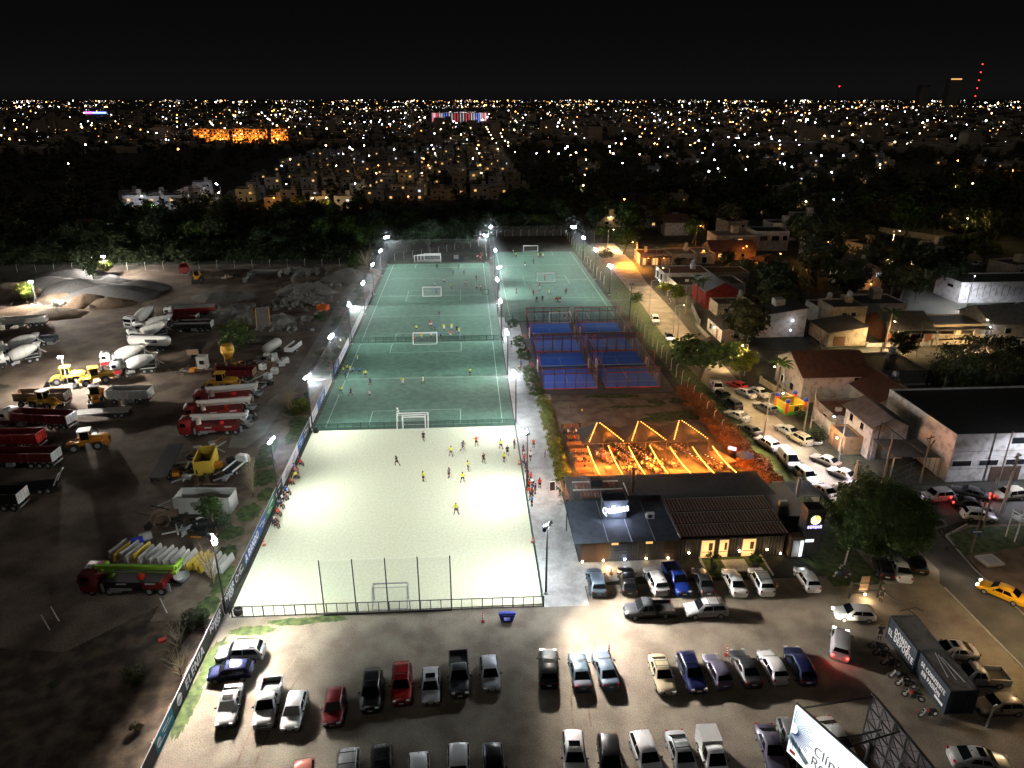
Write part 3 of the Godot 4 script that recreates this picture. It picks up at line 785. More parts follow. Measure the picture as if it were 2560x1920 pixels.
# upright corrugated wall from a to b, ribs upright
func ribbed(st: SurfaceTool, a: Vector3, b: Vector3, h: float, pitch := 0.3, depth := 0.05) -> void:
	st.set_smooth_group(-1)
	var n := maxi(2, int(a.distance_to(b) / pitch))
	var d := (b - a) / n
	var o := V(-d.z, 0, d.x).normalized() * depth
	for i in n:
		var p := a + d * i
		var q := [p, p + d * 0.3, p + d * 0.5 + o, p + d * 0.8 + o, p + d]
		for k in 4:
			quad(st, q[k], q[k] + V(0, h, 0), q[k + 1] + V(0, h, 0), q[k + 1])
func bulb(name_: String, c: Vector3, r: float, m: Material, parent: Node) -> void:
	var st := B()
	ball(st, c, r, 6)
	obj(name_, st, m, parent)
func build_restaurant() -> void:
	var t := thing("restaurant", "dark restaurant of corrugated containers with a glowing sign on its roof", "restaurant", xz(12.3, -68.1))
	var st := B()
	ribbed(st, V(3.2, 0, 0), V(11.0, 0, 0), 2.9)
	ribbed(st, V(0, 0, -7.5), V(0, 0, 0), 2.9)
	ribbed(st, V(11.0, 0, -0.02), V(24.0, 0, -0.02), 2.7, 0.34, 0.09)
	ribbed(st, V(24.0, 0, -0.02), V(24.0, 0, -14), 2.7)
	ribbed(st, V(0.6, 0, -14), V(0.6, 0, -7.5), 3.0)
	ribbed(st, V(26.0, 0, -14), V(0.6, 0, -14), 3.0)
	obj("wall", st, M.black_sheet, t)
	st = B()
	ribbed(st, V(0, 0, 0.02), V(3.2, 0, 0.02), 2.7, 0.16, 0.03)
	obj("slatted_front", st, M.dark_wood, t)
	st = B()
	ridged(st, -0.9, 11.2, -7.8, 0.7, 3.55, 3.05, 0.22, 0.05, true)
	obj("wing_roof", st, M.blue_sheet, t)
	for k in 3:
		part("roof_seam", V(3.0 + k * 2.7, 3.36, -3.4), V(0.08, 0.06, 8.2), M.galv, t).rotation.x = 0.058
	st = B()
	ridged(st, -0.2, 26.0, -14.4, -7.6, 3.15, 3.6, 0.28, 0.07)
	obj("back_roof", st, M.black_sheet, t)
	part("roof_edge", V(12.9, 3.1, -14.45), V(26.6, 0.18, 0.1), M.black, t)
	st = B()
	ridged(st, 11.2, 24.2, -7.5, -4.6, 3.5, 3.42, 0.4, 0.12)
	ridged(st, 11.2, 24.2, -4.5, -2.2, 3.34, 3.28, 0.4, 0.12)
	ridged(st, 11.2, 24.2, -2.1, 0.25, 3.2, 3.12, 0.4, 0.12)
	obj("container_roof", st, M.rust_roof, t)
	st = B()
	for k in 32:
		var rx := 11.2 + 13.0 * (k + 0.65) / 32.0
		for sec in [[-7.5, -4.6, 3.5, 3.42], [-4.5, -2.2, 3.34, 3.28], [-2.1, 0.25, 3.2, 3.12]]:
			beam(st, V(rx, sec[2] + 0.125, sec[0]), V(rx, sec[3] + 0.125, sec[1]), 0.13, 0.03)
	obj("roof_ridge", st, mk("pale_ridge", 0.3, 0.21, 0.18, 0.7), t).set_meta("kind", "stuff")  # ridge tops paler than the grooves between them
	for z in [-7.55, -4.55, -2.15]:
		part("roof_flashing", V(17.7, 3.52 + (z + 7.5) * -0.06, z), V(13.2, 0.1, 0.14), M.galv, t)
	st = B()
	ridged(st, 0.9, 6.0, -11.8, -10.2, 3.72, 3.74, 0.4, 0.1)
	ridged(st, 1.2, 7.0, -9.8, -8.0, 3.72, 3.74, 0.4, 0.1)
	obj("rusty_skylight", st, M.rust_roof, t)
	for a in [[3.6, -11.95, 6.0], [3.6, -9.95, 6.4], [7.2, -9.6, 0.12]]:
		part("gutter", V(a[0], 3.8, a[1]), V(a[2], 0.14, 0.14 if a[2] > 1 else 3.6), M.dirty_white, t)
	part("water_cooler", V(3.5, 4.3, -11.0), V(1.5, 0.9, 1.2), M.black, t)
	st = B()
	cyl(st, V(8.0, 3.4, -9.5), V(8.0, 6.6, -9.5), 0.22, 0.22, 10)
	cyl(st, V(8.0, 6.7, -9.5), V(8.0, 6.9, -9.5), 0.3, 0.3, 10)
	obj("chimney", st, M.black, t)
	part("parapet", V(8.4, 3.8, -7.4), V(5.2, 0.9, 0.12), M.black_sheet, t)
	part("parapet_stripe", V(9.2, 3.62, -7.0), V(3.6, 0.08, 0.08), M.dark_red, t)
	part("roof_trim", V(11.25, 3.45, -3.4), V(0.14, 0.16, 8.4), M.galv, t)
	var s := part("sign_box", V(4.55, 4.55, -4.6), V(2.75, 2.3, 1.9), M.blue_sheet, t)
	s.set_meta("label", "blue sign box on the restaurant roof with white glowing script")
	for a in [[4.55, -5.6, 2.95, 0.12], [4.55, -3.6, 2.95, 0.12], [3.12, -4.6, 0.12, 2.1], [5.98, -4.6, 0.12, 2.1]]:
		part("sign_rim", V(a[0], 5.8, a[1]), V(a[2], 0.35, a[3]), M.blue_sheet, t)
	var sl := put("sign_lettering", lettering("Quilmes", 0.8, 0.08, "Droid Serif"), M.sign_white, t, V(4.58, 4.75, -3.58))
	sl.rotation.z = 0.12
	sl.scale = V(0.68, 1.15, 1)
	omni(V(4.6, 4.7, -2.9), lin(0.75, 0.78, 1.0), 11.0, 0.3, t)
	part("air_conditioner", V(8.8, 3.75, -3.6), V(0.95, 0.75, 0.4), M.truck_white, t)
	st = B()
	cyl(st, V(8.75, 3.75, -3.39), V(8.75, 3.75, -3.36), 0.27, -1, 14)
	obj("fan_grille", st, M.dark_steel, t)
	part("door", V(4.4, 1.25, 0.07), V(2.3, 2.4, 0.06), M.container_navy, t)
	for k in 4: part("door_slat", V(4.4, 0.6 + k * 0.4, 0.12), V(2.0, 0.06, 0.04), M.blue_sheet, t)
	part("louvre_panel", V(10.4, 1.35, 0.06), V(1.15, 2.6, 0.06), M.dark_wood, t)
	for k in 5: part("slat", V(10.4, 0.5 + k * 0.45, 0.11), V(1.0, 0.08, 0.05), M.black, t)
	for x in [3.9, 7.9]:
		part("window_high", V(x, 2.45, 0.08), V(0.8, 0.26, 0.05), M.window_warm, t)
	for a in [[14.85, 1.5], [16.75, 1.0], [19.75, 1.5]]:
		part("window", V(a[0], 1.3, 0.1), V(a[1] + 0.12, 2.42, 0.05), M.frame_white, t)
		st = B()
		quad(st, V(a[0] - a[1] / 2, 0.15, 0.135), V(a[0] - a[1] / 2, 2.45, 0.135), V(a[0] + a[1] / 2, 2.45, 0.135), V(a[0] + a[1] / 2, 0.15, 0.135))
		obj("window_pane", st, M.window_warm, t)
		part("counter", V(a[0], 0.9, 0.15), V(a[1] * 0.9, 0.07, 0.02), M.black, t)
		part("hanging_panel", V(a[0] + a[1] * 0.22, 1.6, 0.15), V(a[1] * 0.3, 1.0, 0.02), M.dark_wood, t)
		omni(V(a[0], 1.2, 0.9), lin(1, 0.6, 0.25), 1.5, 0.3, t)
	part("step", V(17.7, 0.12, 1.9), V(2.7, 0.2, 2.2), M.concrete, t)
	for x in [14.0, 21.3]:
		part("planter_kerb", V(x, 0.12, 1.9), V(0.16, 0.24, 3.8), M.concrete, t)
	part("lawn_strip", V(17.7, 0.04, 1.9), V(7.2, 0.05, 3.7), M.lawn, t)
	for a in [[0.15, 0.25, 0], [2.6, 0.3, 0], [5.1, 0.35, 1], [7.6, 0.35, 0], [10.2, 0.3, 0], [12.6, 0.9, 0], [18.6, 0.9, 0], [21.9, 0.95, 0], [23.6, 0.35, 0]]:
		var c := V(a[0], a[1] + 0.1, 0.32)
		part("uplight_bracket", c - V(0, 0.12, 0.12), V(0.1, 0.1, 0.25), M.black, t)
		bulb("uplight_bulb", c, 0.13, M.lamp_white if a[2] else M.lamp_warm, t)
		omni(c, lin(0.85, 0.92, 1.0) if a[2] else lin(1.0, 0.58, 0.22), 2.2, 0.12, t)
	bulb("ground_light", V(3.0, 0.22, 1.5), 0.2, M.lamp_warm, t)
	omni(V(3.0, 0.5, 1.5), lin(1, 0.62, 0.25), 5.0, 0.15, t)
	part("left_awning_post", V(-0.8, 1.5, -6.5), V(0.1, 3.0, 0.1), M.black, t)
	part("awning_post", V(-0.1, 1.5, -14.2), V(0.1, 3.0, 0.1), M.black, t)
	part("annex_roof", V(26.5, 2.9, -7.5), V(4.6, 0.16, 8.0), M.black, t)
	part("annex_wall", V(26.6, 1.4, -7.5), V(4.2, 2.8, 7.6), M.black_sheet, t)
	st = B()
	ridged(st, 27.5, 32.5, -12.5, -8.5, 2.6, 2.5, 0.35, 0.07, true)
	obj("service_roof", st, M.tin_roof, t)
	for p in [[27.6, -12.4], [32.4, -12.4], [27.6, -8.6], [32.4, -8.6]]:
		part("roof_post", V(p[0], 1.28, p[1]), V(0.12, 2.55, 0.12), M.dark_steel, t)
	st = B()
	cyl(st, V(29.0, 2.4, -8.2), V(29.0, 5.6, -8.2), 0.2, 0.2, 10)
	obj("flue", st, M.galv, t)
	part("cooling_unit", V(26.2, 3.3, -6.0), V(1.0, 0.7, 0.5), M.dirty_white, t)
	var r := thing("crate_pile", "red crates heaped on a pale tarpaulin behind the service roof", "crates", xz(40.93, -80.79))
	for k in 14:
		part("crate", V(rnd(-1.3, 1.3), 1.5 + rf() * 0.3, rnd(-0.8, 0.8)), V(0.5, 0.3, 0.4), M.red_plastic, r, rf() * 3.0)
	part("trestle", V(0, 0.7, 0), V(3.4, 1.3, 2.0), M.dirty_white, r)
	part("tarpaulin", V(0.2, 1.38, 0), V(3.6, 0.06, 2.3), M.shirt_teal, r)
	var g := thing("sign_tower", "dark square sign tower with a round coloured emblem beside the entrance", "sign", xz(39.4, -68.6))
	part("tower_body", V(0, 3.0, 0), V(2.1, 6.0, 1.7), M.black_sheet, g)
	for a in [[0, -0.85, 2.2, 0.1], [0, 0.85, 2.2, 0.1], [-1.05, 0, 0.1, 1.7], [1.05, 0, 0.1, 1.7]]:
		part("rim", V(a[0], 6.1, a[1]), V(a[2], 0.4, a[3]), M.grey_roof, g)
	var em := [["emblem_lime_glow", 0.75, 1.0, 0.5], ["emblem_gold_glow", 1.0, 0.7, 0.2], ["emblem_white_glow", 1.0, 0.85, 0.6]]
	for q in 3:
		st = B()
		var p := PackedVector2Array([Vector2.ZERO])
		var from := [PI * 0.52, 0.02, PI * 1.02][q] as float
		var to_ := [PI * 0.98, PI * 0.48, PI * 1.98][q] as float
		for k in 9:
			var an := lerpf(from, to_, k / 8.0)
			p.append(Vector2(cos(an), sin(an)) * 0.62)
		for k in range(1, 9):
			tri(st, V(0, 4.9, 0.9), V(p[k + 1].x, 4.9 + p[k + 1].y, 0.9), V(p[k].x, 4.9 + p[k].y, 0.9))
		obj("emblem_light", st, glow(em[q][0], em[q][1], em[q][2], em[q][3], 1.4), g)
	for k in 6: part("glowing_letter_sign", V(-0.72 + k * 0.29, 3.95 + (k % 3) * 0.02, 0.9), V(0.22, 0.34 + (k % 2) * 0.06, 0.06), M.sign_violet, g)
	part("white_plate_sign", V(-0.3, 2.1, 0.88), V(1.0, 0.36, 0.06), M.panel_white, g)
	part("porch_box", V(-1.9, 1.4, 0.6), V(1.5, 2.8, 1.2), M.dark_wood, g)
	part("porch_screen", V(-2.0, 1.3, 1.22), V(0.75, 2.2, 0.04), M.frame_white, g)
	part("light_panel_sign", V(-1.35, 1.3, 1.24), V(0.4, 2.2, 0.05), M.panel_white, g)
	omni(V(-1.4, 1.3, 2.0), lin(0.85, 0.95, 1), 0.8, 0.3, g)
	sheet("green_path", poly([38.0, -67.2, 39.0, -67.2, 40.6, -64.0, 39.6, -63.6]), 0.03, M.lawn)
	for a in [["potted shrub at the left of the lit restaurant doorway", 27.3], ["potted shrub under the right restaurant window", 32.2]]:
		var pl := thing("potted_shrub", a[0], "potted plant", xz(a[1], -66.0), 0.0, "potted shrubs at the restaurant door")
		st = B()
		lathe(st, [[0.0, 0], [0.35, 0], [0.5, 0.7], [0.44, 0.7], [0.0, 0.62]], Vector3.ZERO, 12)
		obj("pot", st, M.planter, pl)
		st = B()
		for k in 5: cyl(st, V(0, 0.6, 0), V(rnd(-0.5, 0.5), 1.5, rnd(-0.5, 0.5)), 0.03, 0.015, 5)
		obj("stem", st, M.bark, pl)
		st = B()
		leaves(st, V(0, 1.45, 0), V(0.9, 0.75, 0.9), 12, 45, 0.2)
		obj("foliage", st, M.leaf_green, pl)
# ---------------------------------------------------------------- terrace
func sag(a: Vector3, b: Vector3, drop: float, t: float) -> Vector3:
	return a.lerp(b, t) - V(0, drop * 4.0 * t * (1.0 - t), 0)
func string_light(label: String, a: Vector3, b: Vector3, drop: float, n: int, power: float) -> void:
	var t := thing("string_light", label, "string light", a, 0.0, "orange bulb strings over the terrace")
	var pts := []
	for k in 13: pts.append(sag(Vector3.ZERO, b - a, drop, k / 12.0))
	var st := B()
	pipe(st, pts, 0.012, 3)
	obj("cable", st, M.black, t)
	st = B()
	ball(st, Vector3.ZERO, 0.075, 6)
	var bm := done(st)
	for k in n:
		put("bulb", bm, M.bulb_orange, t, sag(Vector3.ZERO, b - a, drop, (k + 0.5) / n) - V(0, 0.08, 0))
	var m := maxi(1, int(a.distance_to(b) / 3.2))
	for k in m:
		omni(sag(Vector3.ZERO, b - a, drop, (k + 0.5) / m) - V(0, 0.2, 0), lin(1.0, 0.29, 0.035), power, 0.2, t)
func build_patio() -> void:
	sheet("terrace_floor", rect(15.4, -96.6, 38.6, -82.6), 0.02, M.bare_earth, "structure", "packed earth floor of the restaurant terrace")
	var can := thing("canopy", "dark cloth canopy with three peaks at the back of the terrace", "canopy", xz(16.18, -92.6))
	var o := can.position
	o.y = 0
	can.position = o
	var x1 := Vector2(35.16, -91.6).x - o.x
	var zb := Vector2(26.81, -96.91).y - o.z
	for k in 3:
		var w := x1 / 3.0
		var xa := k * w
		var st := B()
		st.set_smooth_group(-1)
		var pk := V(xa + w * 0.5, 4.3, zb * 0.96)
		var c00 := V(xa, 3.0, 0); var c10 := V(xa + w, 3.0, 0); var c11 := V(xa + w, 3.3, zb); var c01 := V(xa, 3.3, zb)
		var m0 := V(xa + w * 0.5, 3.15, 0)
		quad(st, c00, c01, pk, m0); quad(st, m0, pk, c11, c10)
		obj("cloth", st, M.canvas, can)
	for k in 7:
		for z in [0.0, zb]:
			part("post", V(x1 * k / 6.0, 1.55, z), V(0.09, 3.1, 0.09), M.black, can)
	part("front_bar", V(x1 / 2, 2.98, 0.05), V(x1, 0.07, 0.07), M.black, can)
	var ends := [[[16.88, -91.94], [17, -82.65]], [[19.94, -91.95], [20.06, -82.53]], [[22.87, -91.56], [23.07, -82.33]], [[26.02, -91.65], [26.19, -82.31]], [[28.85, -90.98], [29.26, -82.22]], [[32.11, -90.77], [32.4, -82.02]], [[35.08, -90.78], [35.45, -81.97]]]
	var nth := ["leftmost", "second", "third", "fourth", "fifth", "sixth", "rightmost"]
	for k in 7:
		var e: Array = ends[k]
		string_light("%s of the seven bulb strings from the canopy to the restaurant roof" % nth[k], V(e[0][0], 3.0, e[0][1]), V(e[1][0], 3.45, e[1][1]), 0.25, 24, 72.0)
	var pn := ["left", "middle", "right"]
	for k in 3:
		var w := x1 / 3.0
		var top := o + V(w * (k + 0.5) - w * 0.04, 4.5, zb * 0.96)
		string_light("short bulb string down the left slope of the %s canopy peak" % pn[k], top, o + V(w * k + w * 0.16, 3.3, 0.1), 0.0, 12, 3.0)
		string_light("bulb string down the right slope of the %s canopy peak" % pn[k], top + V(0.3, 0, 0), o + V(w * (k + 1) - 0.1, 3.25, 0.1), -0.04, 13, 3.0)
	var tables := [[22.43, -93.65, 4.0, 0.8, 0.35, "crowded long table under the second bulb string"], [23.06, -95.98, 3.0, 0.8, 0.3, "crowded table just below the canopy beside the second bulb string"], [25.21, -93.76, 6.5, 0.8, 0.42, "longest dark table between the third and fourth bulb strings"], [19.78, -92.66, 1.8, 1.2, 0.0, "square table crowded with people left of the second bulb string"], [22.53, -89.04, 2.2, 0.8, 1.57, "table close behind the restaurant roof, crowded, near the second string"], [25.88, -89.23, 2.4, 0.8, 0.4, "table at the near end of the third bulb string"], [31.61, -94.83, 2.6, 0.8, 0.5, "crowded table between the fifth and sixth strings"], [27.33, -90.23, 1.2, 0.8, 0.0, "small table beside the fourth bulb string"], [29.11, -90.11, 1.2, 0.8, 0.4, "small dark table left of the fifth bulb string"], [33.34, -90.95, 4.2, 0.8, 0.5, "long empty table right of the fifth string"], [35.52, -90.54, 4.2, 0.8, 0.5, "long table left of the rightmost string"], [19.59, -95, 0.9, 0.9, 0.0, "small square table by the leftmost string"], [19.57, -89.09, 0.9, 0.9, 0.0, "small square table behind the roof near the leftmost string"], [28.1, -95.36, 2.6, 0.8, 0.4, "narrow table right of the fourth bulb string"], [30.26, -94.03, 2.0, 0.8, 0.4, "narrow table along the fifth bulb string"]]
	for a in tables:
		var t := thing("terrace_table", a[5], "table", xz(a[0], a[1]), a[4], "terrace tables")
		part("table_top", V(0, 0.75, 0), V(a[3], 0.05, a[2]), M.dark_wood if a[2] > 3 else M.table_top, t)
		for q in [[-1, -1], [1, -1], [-1, 1], [1, 1]]:
			part("leg", V(q[0] * (a[3] * 0.5 - 0.06), 0.37, q[1] * (a[2] * 0.5 - 0.1)), V(0.06, 0.74, 0.06), M.black, t)
		for k in maxi(1, int(a[2] / 0.6)):
			part("plate", V(rnd(-0.2, 0.2), 0.79, -a[2] / 2 + 0.3 + k * 0.6), V(0.22, 0.03, 0.22), M.white_paint, t)
	var pb := [[15.82, -102.15, "picnic booth farthest back on the left of the terrace"], [15.85, -98.28, "second picnic booth from the back on the left of the terrace"], [15.91, -95.83, "middle picnic booth on the left of the terrace"], [16.11, -93.47, "picnic booth behind the crowded one on the left of the terrace"], [16.29, -91.2, "crowded picnic booth on the left of the terrace"], [16.15, -89.04, "picnic booth nearest the roof on the left of the terrace"]]
	for a in pb:
		var t := thing("picnic_booth", a[2], "picnic table", xz(a[0], a[1]), 0.0, "picnic booths on the left of the terrace")
		part("table_top", V(0, 0.75, 0), V(2.6, 0.06, 0.8), M.wood, t)
		for s in [-1, 1]:
			part("seat", V(0, 0.45, s * 0.75), V(2.6, 0.06, 0.35), M.dark_wood, t)
			part("leg", V(s * 1.1, 0.37, 0), V(0.08, 0.72, 0.7), M.black, t)
		part("backrest", V(0, 0.85, -0.95), V(2.7, 0.75, 0.06), M.wood, t)
	var bar := thing("serving_counter", "pale serving counter beside the rightmost bulb string", "counter", xz(36.9, -91.01))
	part("counter_top", V(0, 1.0, 0), V(1.6, 0.08, 4.2), M.table_top, bar, 0.4)
	part("counter_base", V(0, 0.48, 0), V(1.3, 0.94, 3.9), M.bed_brown, bar, 0.4)
	var ps := thing("parasol", "closed dark blue parasol at the right of the terrace", "parasol", xz(39.6, -89.45))
	var st := B()
	cyl(st, V(0, 0, 0), V(0, 2.5, 0), 0.04)
	obj("pole", st, M.black, ps)
	st = B()
	lathe(st, [[1.3, 1.9], [0.7, 2.25], [0.05, 2.6]], Vector3.ZERO, 8)
	obj("canopy", st, M.shirt_navy, ps)
	var vs := thing("lit_screen", "small violet lit screen by the hedge on the right of the terrace", "screen", xz(38.54, -91.76), -0.6)
	part("screen_light", V(0, 1.9, 0), V(1.1, 0.5, 0.05), M.sign_violet, vs)
	part("stand", V(0, 0.85, -0.05), V(0.1, 1.7, 0.1), M.black, vs)
func hedge_ball(label: String, at: Vector3, r: float, m: Material, turn := 0.0, group := "") -> Node3D:
	var key := "hedge%s" % [m.resource_name]
	if not protos.has(key):
		var t := thing("bush", label, "bush", at, turn, group)
		var st := B()
		leaves(st, V(0, 0.62, 0), V(0.95, 0.7, 0.95), 26, 60, 0.16, 0.75)
		obj("foliage", st, m, t)
		st = B()
		for k in 4: cyl(st, Vector3.ZERO, V(rnd(-0.4, 0.4), 0.7, rnd(-0.4, 0.4)), 0.04, 0.02, 5)
		obj("stem", st, M.bark, t)
		t.scale = Vector3.ONE * r
		protos[key] = t
		return t
	var c := dup(protos[key], label, at, turn, group)
	c.scale = V(r, r * rnd(0.85, 1.15), r)
	return c
func build_promenade() -> void:
	var kb := B()
	beam(kb, V(12.2, 0.09, -84.2), V(12.2, 0.09, -113.8), 0.15, 0.18)
	obj("bed_kerb", kb, M.concrete).set_meta("kind", "structure")
	for k in 15:
		var z := -86.5 - k * 1.95
		hedge_ball(["nearest bush of the clipped row along the walkway", "second nearest bush of the clipped walkway row", "third clipped bush from the near end of the walkway row", "fourth clipped bush along the walkway", "fifth clipped bush along the walkway", "sixth clipped bush along the walkway", "seventh clipped bush along the walkway", "clipped bush in the middle of the walkway row", "ninth clipped bush along the walkway", "tenth clipped bush along the walkway", "eleventh clipped bush along the walkway", "fourth clipped bush from the far end of the walkway row", "third clipped bush from the far end of the walkway row", "second farthest bush of the clipped walkway row", "farthest bush of the clipped walkway row"][k], xz(12.75, z), 1.2, M.leaf_lime, k * 1.3, "clipped bushes along the walkway")
	for a in [["low grey-green bush at the corner of the blue courts", 12.0, -117.8, 1.35], ["green bush at the near end of the court hedge", 11.6, -122.0, 1.3], ["tall green bush in the court hedge", 11.6, -124.6, 1.4], ["second green bush in the court hedge", 11.6, -127.2, 1.3], ["third green bush in the court hedge", 11.5, -129.6, 1.2], ["green bush in the middle of the court hedge", 11.3, -137.0, 1.3], ["bushy green shrub beside the second terracotta paving", 11.2, -139.5, 1.3], ["green bush in the far part of the court hedge", 10.9, -146.2, 1.2], ["bush near the far end of the court hedge", 10.8, -148.8, 1.2], ["last green bush at the far end of the court hedge", 10.4, -160.0, 1.3]]:
		hedge_ball(a[0], xz(a[1], a[2]), a[3], M.leaf_green, a[2], "green bushes beside the blue courts")
	part("raised_planter", V(13.2, 0.2, -117.0), V(2.4, 0.4, 1.6), M.concrete, self).set_meta("kind", "structure")
	for k in 34:
		var z := -83.0 - k * 1.0
		var x := 40.9 + 0.8 * sin(k * 1.7) - (k * 0.05)
		hedge_ball("dense rust-tinted shrub in the hedge between terrace and verge", xz(x, z), rnd(1.2, 1.75), M.leaf_rust, k * 0.9, "rust-tinted hedge shrubs along the verge")
	var sb := thing("chalkboard", "white framed chalkboard standing on the walkway", "sign", xz(10.9, -84.43), 0.2)
	part("board", V(0, 0.75, 0), V(0.75, 1.3, 0.05), M.planter, sb).rotation.x = -0.15
	for s in [-1, 1]:
		part("frame", V(s * 0.4, 0.75, 0.02), V(0.07, 1.4, 0.07), M.white_paint, sb).rotation.x = -0.15
		part("frame_bar", V(0, 0.75 + s * 0.66, 0.02 - s * 0.1), V(0.85, 0.07, 0.07), M.white_paint, sb)
	for s in [-1, 1]: part("rear_leg", V(s * 0.36, 0.6, -0.3), V(0.05, 1.25, 0.05), M.white_paint, sb).rotation.x = 0.2
	for a in [["orange cone on the touchline at the left of the pale pitch", -25.24, -73.91], ["orange cone at the right touchline of the pale pitch", 7.09, -72.46], ["orange cone by the railing beside the spectators", 6.91, -92.33], ["red and white striped bollard left of the blue rebound frame", 0.73, -58.72], ["orange cone between two parked cars by the restaurant door", 15.41, -65.79], ["red cone right of the white rack-roofed car", 33.09, -62.04], ["red striped bollard behind the grey sedan", 24.1, -52.52], ["red striped bollard behind the second blue-grey sedan", 12.77, -53.34]]:
		var tall: bool = a[0].contains("striped")
		var c := thing("traffic_cone", a[0], "bollard" if tall else "cone", xz(a[1], a[2]), 0.0, "cones and bollards")
		var st := B()
		lathe(st, [[0.14, 0.04], [0.1, 0.5], [0.06, 0.75 if not tall else 1.15], [0.0, 0.77 if not tall else 1.17]], Vector3.ZERO, 10)
		obj("body", st, M.red_plastic if tall else M.orange_plastic, c)
		part("base", V(0, 0.02, 0), V(0.38, 0.04, 0.38), M.rubber, c)
		for k in (3 if tall else 1):
			st = B()
			var y := 0.35 + k * 0.28
			cyl(st, V(0, y, 0), V(0, y + 0.11, 0), 0.125 - 0.02 * k, 0.12 - 0.02 * k, 10)
			obj("band", st, M.white_paint, c)
	var rb := thing("blue_rack", "bright blue plastic rack standing on the car park below the pale pitch", "rack", xz(3.22, -58.67))
	var st := B()
	for y in [0.75, 1.05]: bx(st, V(0, y, 0), V(1.5, 0.16, 0.35))
	bx(st, V(0, 0.12, 0), V(0.9, 0.2, 0.4))
	obj("slab", st, M.blue_plastic, rb)
	for s in [-1, 1]:
		st = B()
		beam(st, V(s * 0.72, 1.1, 0), V(s * 0.42, 0.05, 0), 0.18, 0.35)
		obj("leg", st, M.blue_plastic, rb)
# ---------------------------------------------------------------- plants
# leaf-sized bent quads in clumps spread through an ellipsoid; colour varies from leaf to leaf
func leaves(st: SurfaceTool, c: Vector3, rad: Vector3, clumps: int, per: int, size: float, shell := 0.35, spread := 0.3) -> void:
	st.set_smooth_group(-1)
	for k in clumps:
		var d := V(rn(), rn(), rn()).normalized()
		var q := d * pow(rnd(shell, 1.0), 0.6)
		var tone := rnd(0.5, 1.0)
		var cr := spread * rnd(0.7, 1.3)
		for i in per:
			var o := V(rn(), rn() * 0.8, rn()) * 0.5 * cr
			var p := c + (q + o) * rad
			var n := (q + o + V(rn(), rn() + 0.5, rn()) * 0.45).normalized()
			var u := n.cross(V(rn(), rn(), rn())).normalized()
			var v := n.cross(u)
			var s := size * rnd(0.6, 1.3)
			var f := clampf(tone * rnd(0.75, 1.15), 0.2, 1.0)
			st.set_color(Color(f, f * rnd(0.92, 1.0), f * rnd(0.7, 1.0)))
			quad(st, p - u * s * 0.5, p + v * s * 0.32 + n * s * 0.1, p + u * s * 0.5, p - v * s * 0.32 + n * s * 0.08)
func limbs(st: SurfaceTool, h: float, r: float, n: int, reach: float, from := 0.35) -> void:
	var lean := V(rnd(-0.2, 0.2), 0, rnd(-0.2, 0.2))
	cyl(st, Vector3.ZERO, V(0, h * from, 0) + lean * 0.4, r, r * 0.75, 8)
	cyl(st, V(0, h * from, 0) + lean * 0.4, V(0, h * 0.85, 0) + lean, r * 0.75, r * 0.2, 7)
	for k in n:
		var t := TAU * k / n + rf() * 0.6
		var y := h * rnd(from * 0.9, 0.6)
		var a := V(lean.x * 0.5, y, lean.z * 0.5)
		var b := a + V(cos(t) * reach * 0.6, h * 0.2, sin(t) * reach * 0.6)
		cyl(st, a, b, r * 0.42, r * 0.22, 6)
		cyl(st, b, b + V(cos(t + 0.4) * reach * 0.35, h * 0.12, sin(t + 0.4) * reach * 0.35), r * 0.22, r * 0.06, 5)
# kinds: round, tall, spreading, bush
func tree(kind: String, label: String, at: Vector3, size: float, m: Material, turn := 0.0, group := "") -> Node3D:
	var key: String = kind + m.resource_name
	if not protos.has(key):
		var t := thing("bush" if kind == "bush" else "tree", label, "bush" if kind == "bush" else "tree", at, turn, group)
		var st := B()
		var cr := B()
		match kind:
			"round":
				limbs(st, 0.8, 0.035, 5, 0.34)
				leaves(cr, V(0, 0.66, 0), V(0.38, 0.34, 0.38), 34, 30, 0.1, 0.3, 0.34)
			"tall":
				limbs(st, 0.9, 0.03, 4, 0.2)
				leaves(cr, V(0, 0.6, 0), V(0.22, 0.42, 0.22), 34, 28, 0.09, 0.2, 0.34)
			"spreading":
				limbs(st, 0.7, 0.04, 6, 0.46)
				leaves(cr, V(0.05, 0.62, 0), V(0.55, 0.24, 0.5), 44, 26, 0.1, 0.3, 0.3)
			"bush":
				limbs(st, 0.7, 0.03, 5, 0.35, 0.12)
				leaves(cr, V(0, 0.42, 0), V(0.5, 0.42, 0.5), 34, 28, 0.1, 0.3, 0.32)
		obj("trunk", st, M.bark, t)
		obj("crown", cr, m, t)
		t.scale = Vector3.ONE * size
		protos[key] = t
		return t
	var c := dup(protos[key], label, at, turn, group)
	c.scale = V(size * rnd(0.85, 1.2), size, size * rnd(0.85, 1.2))
	return c
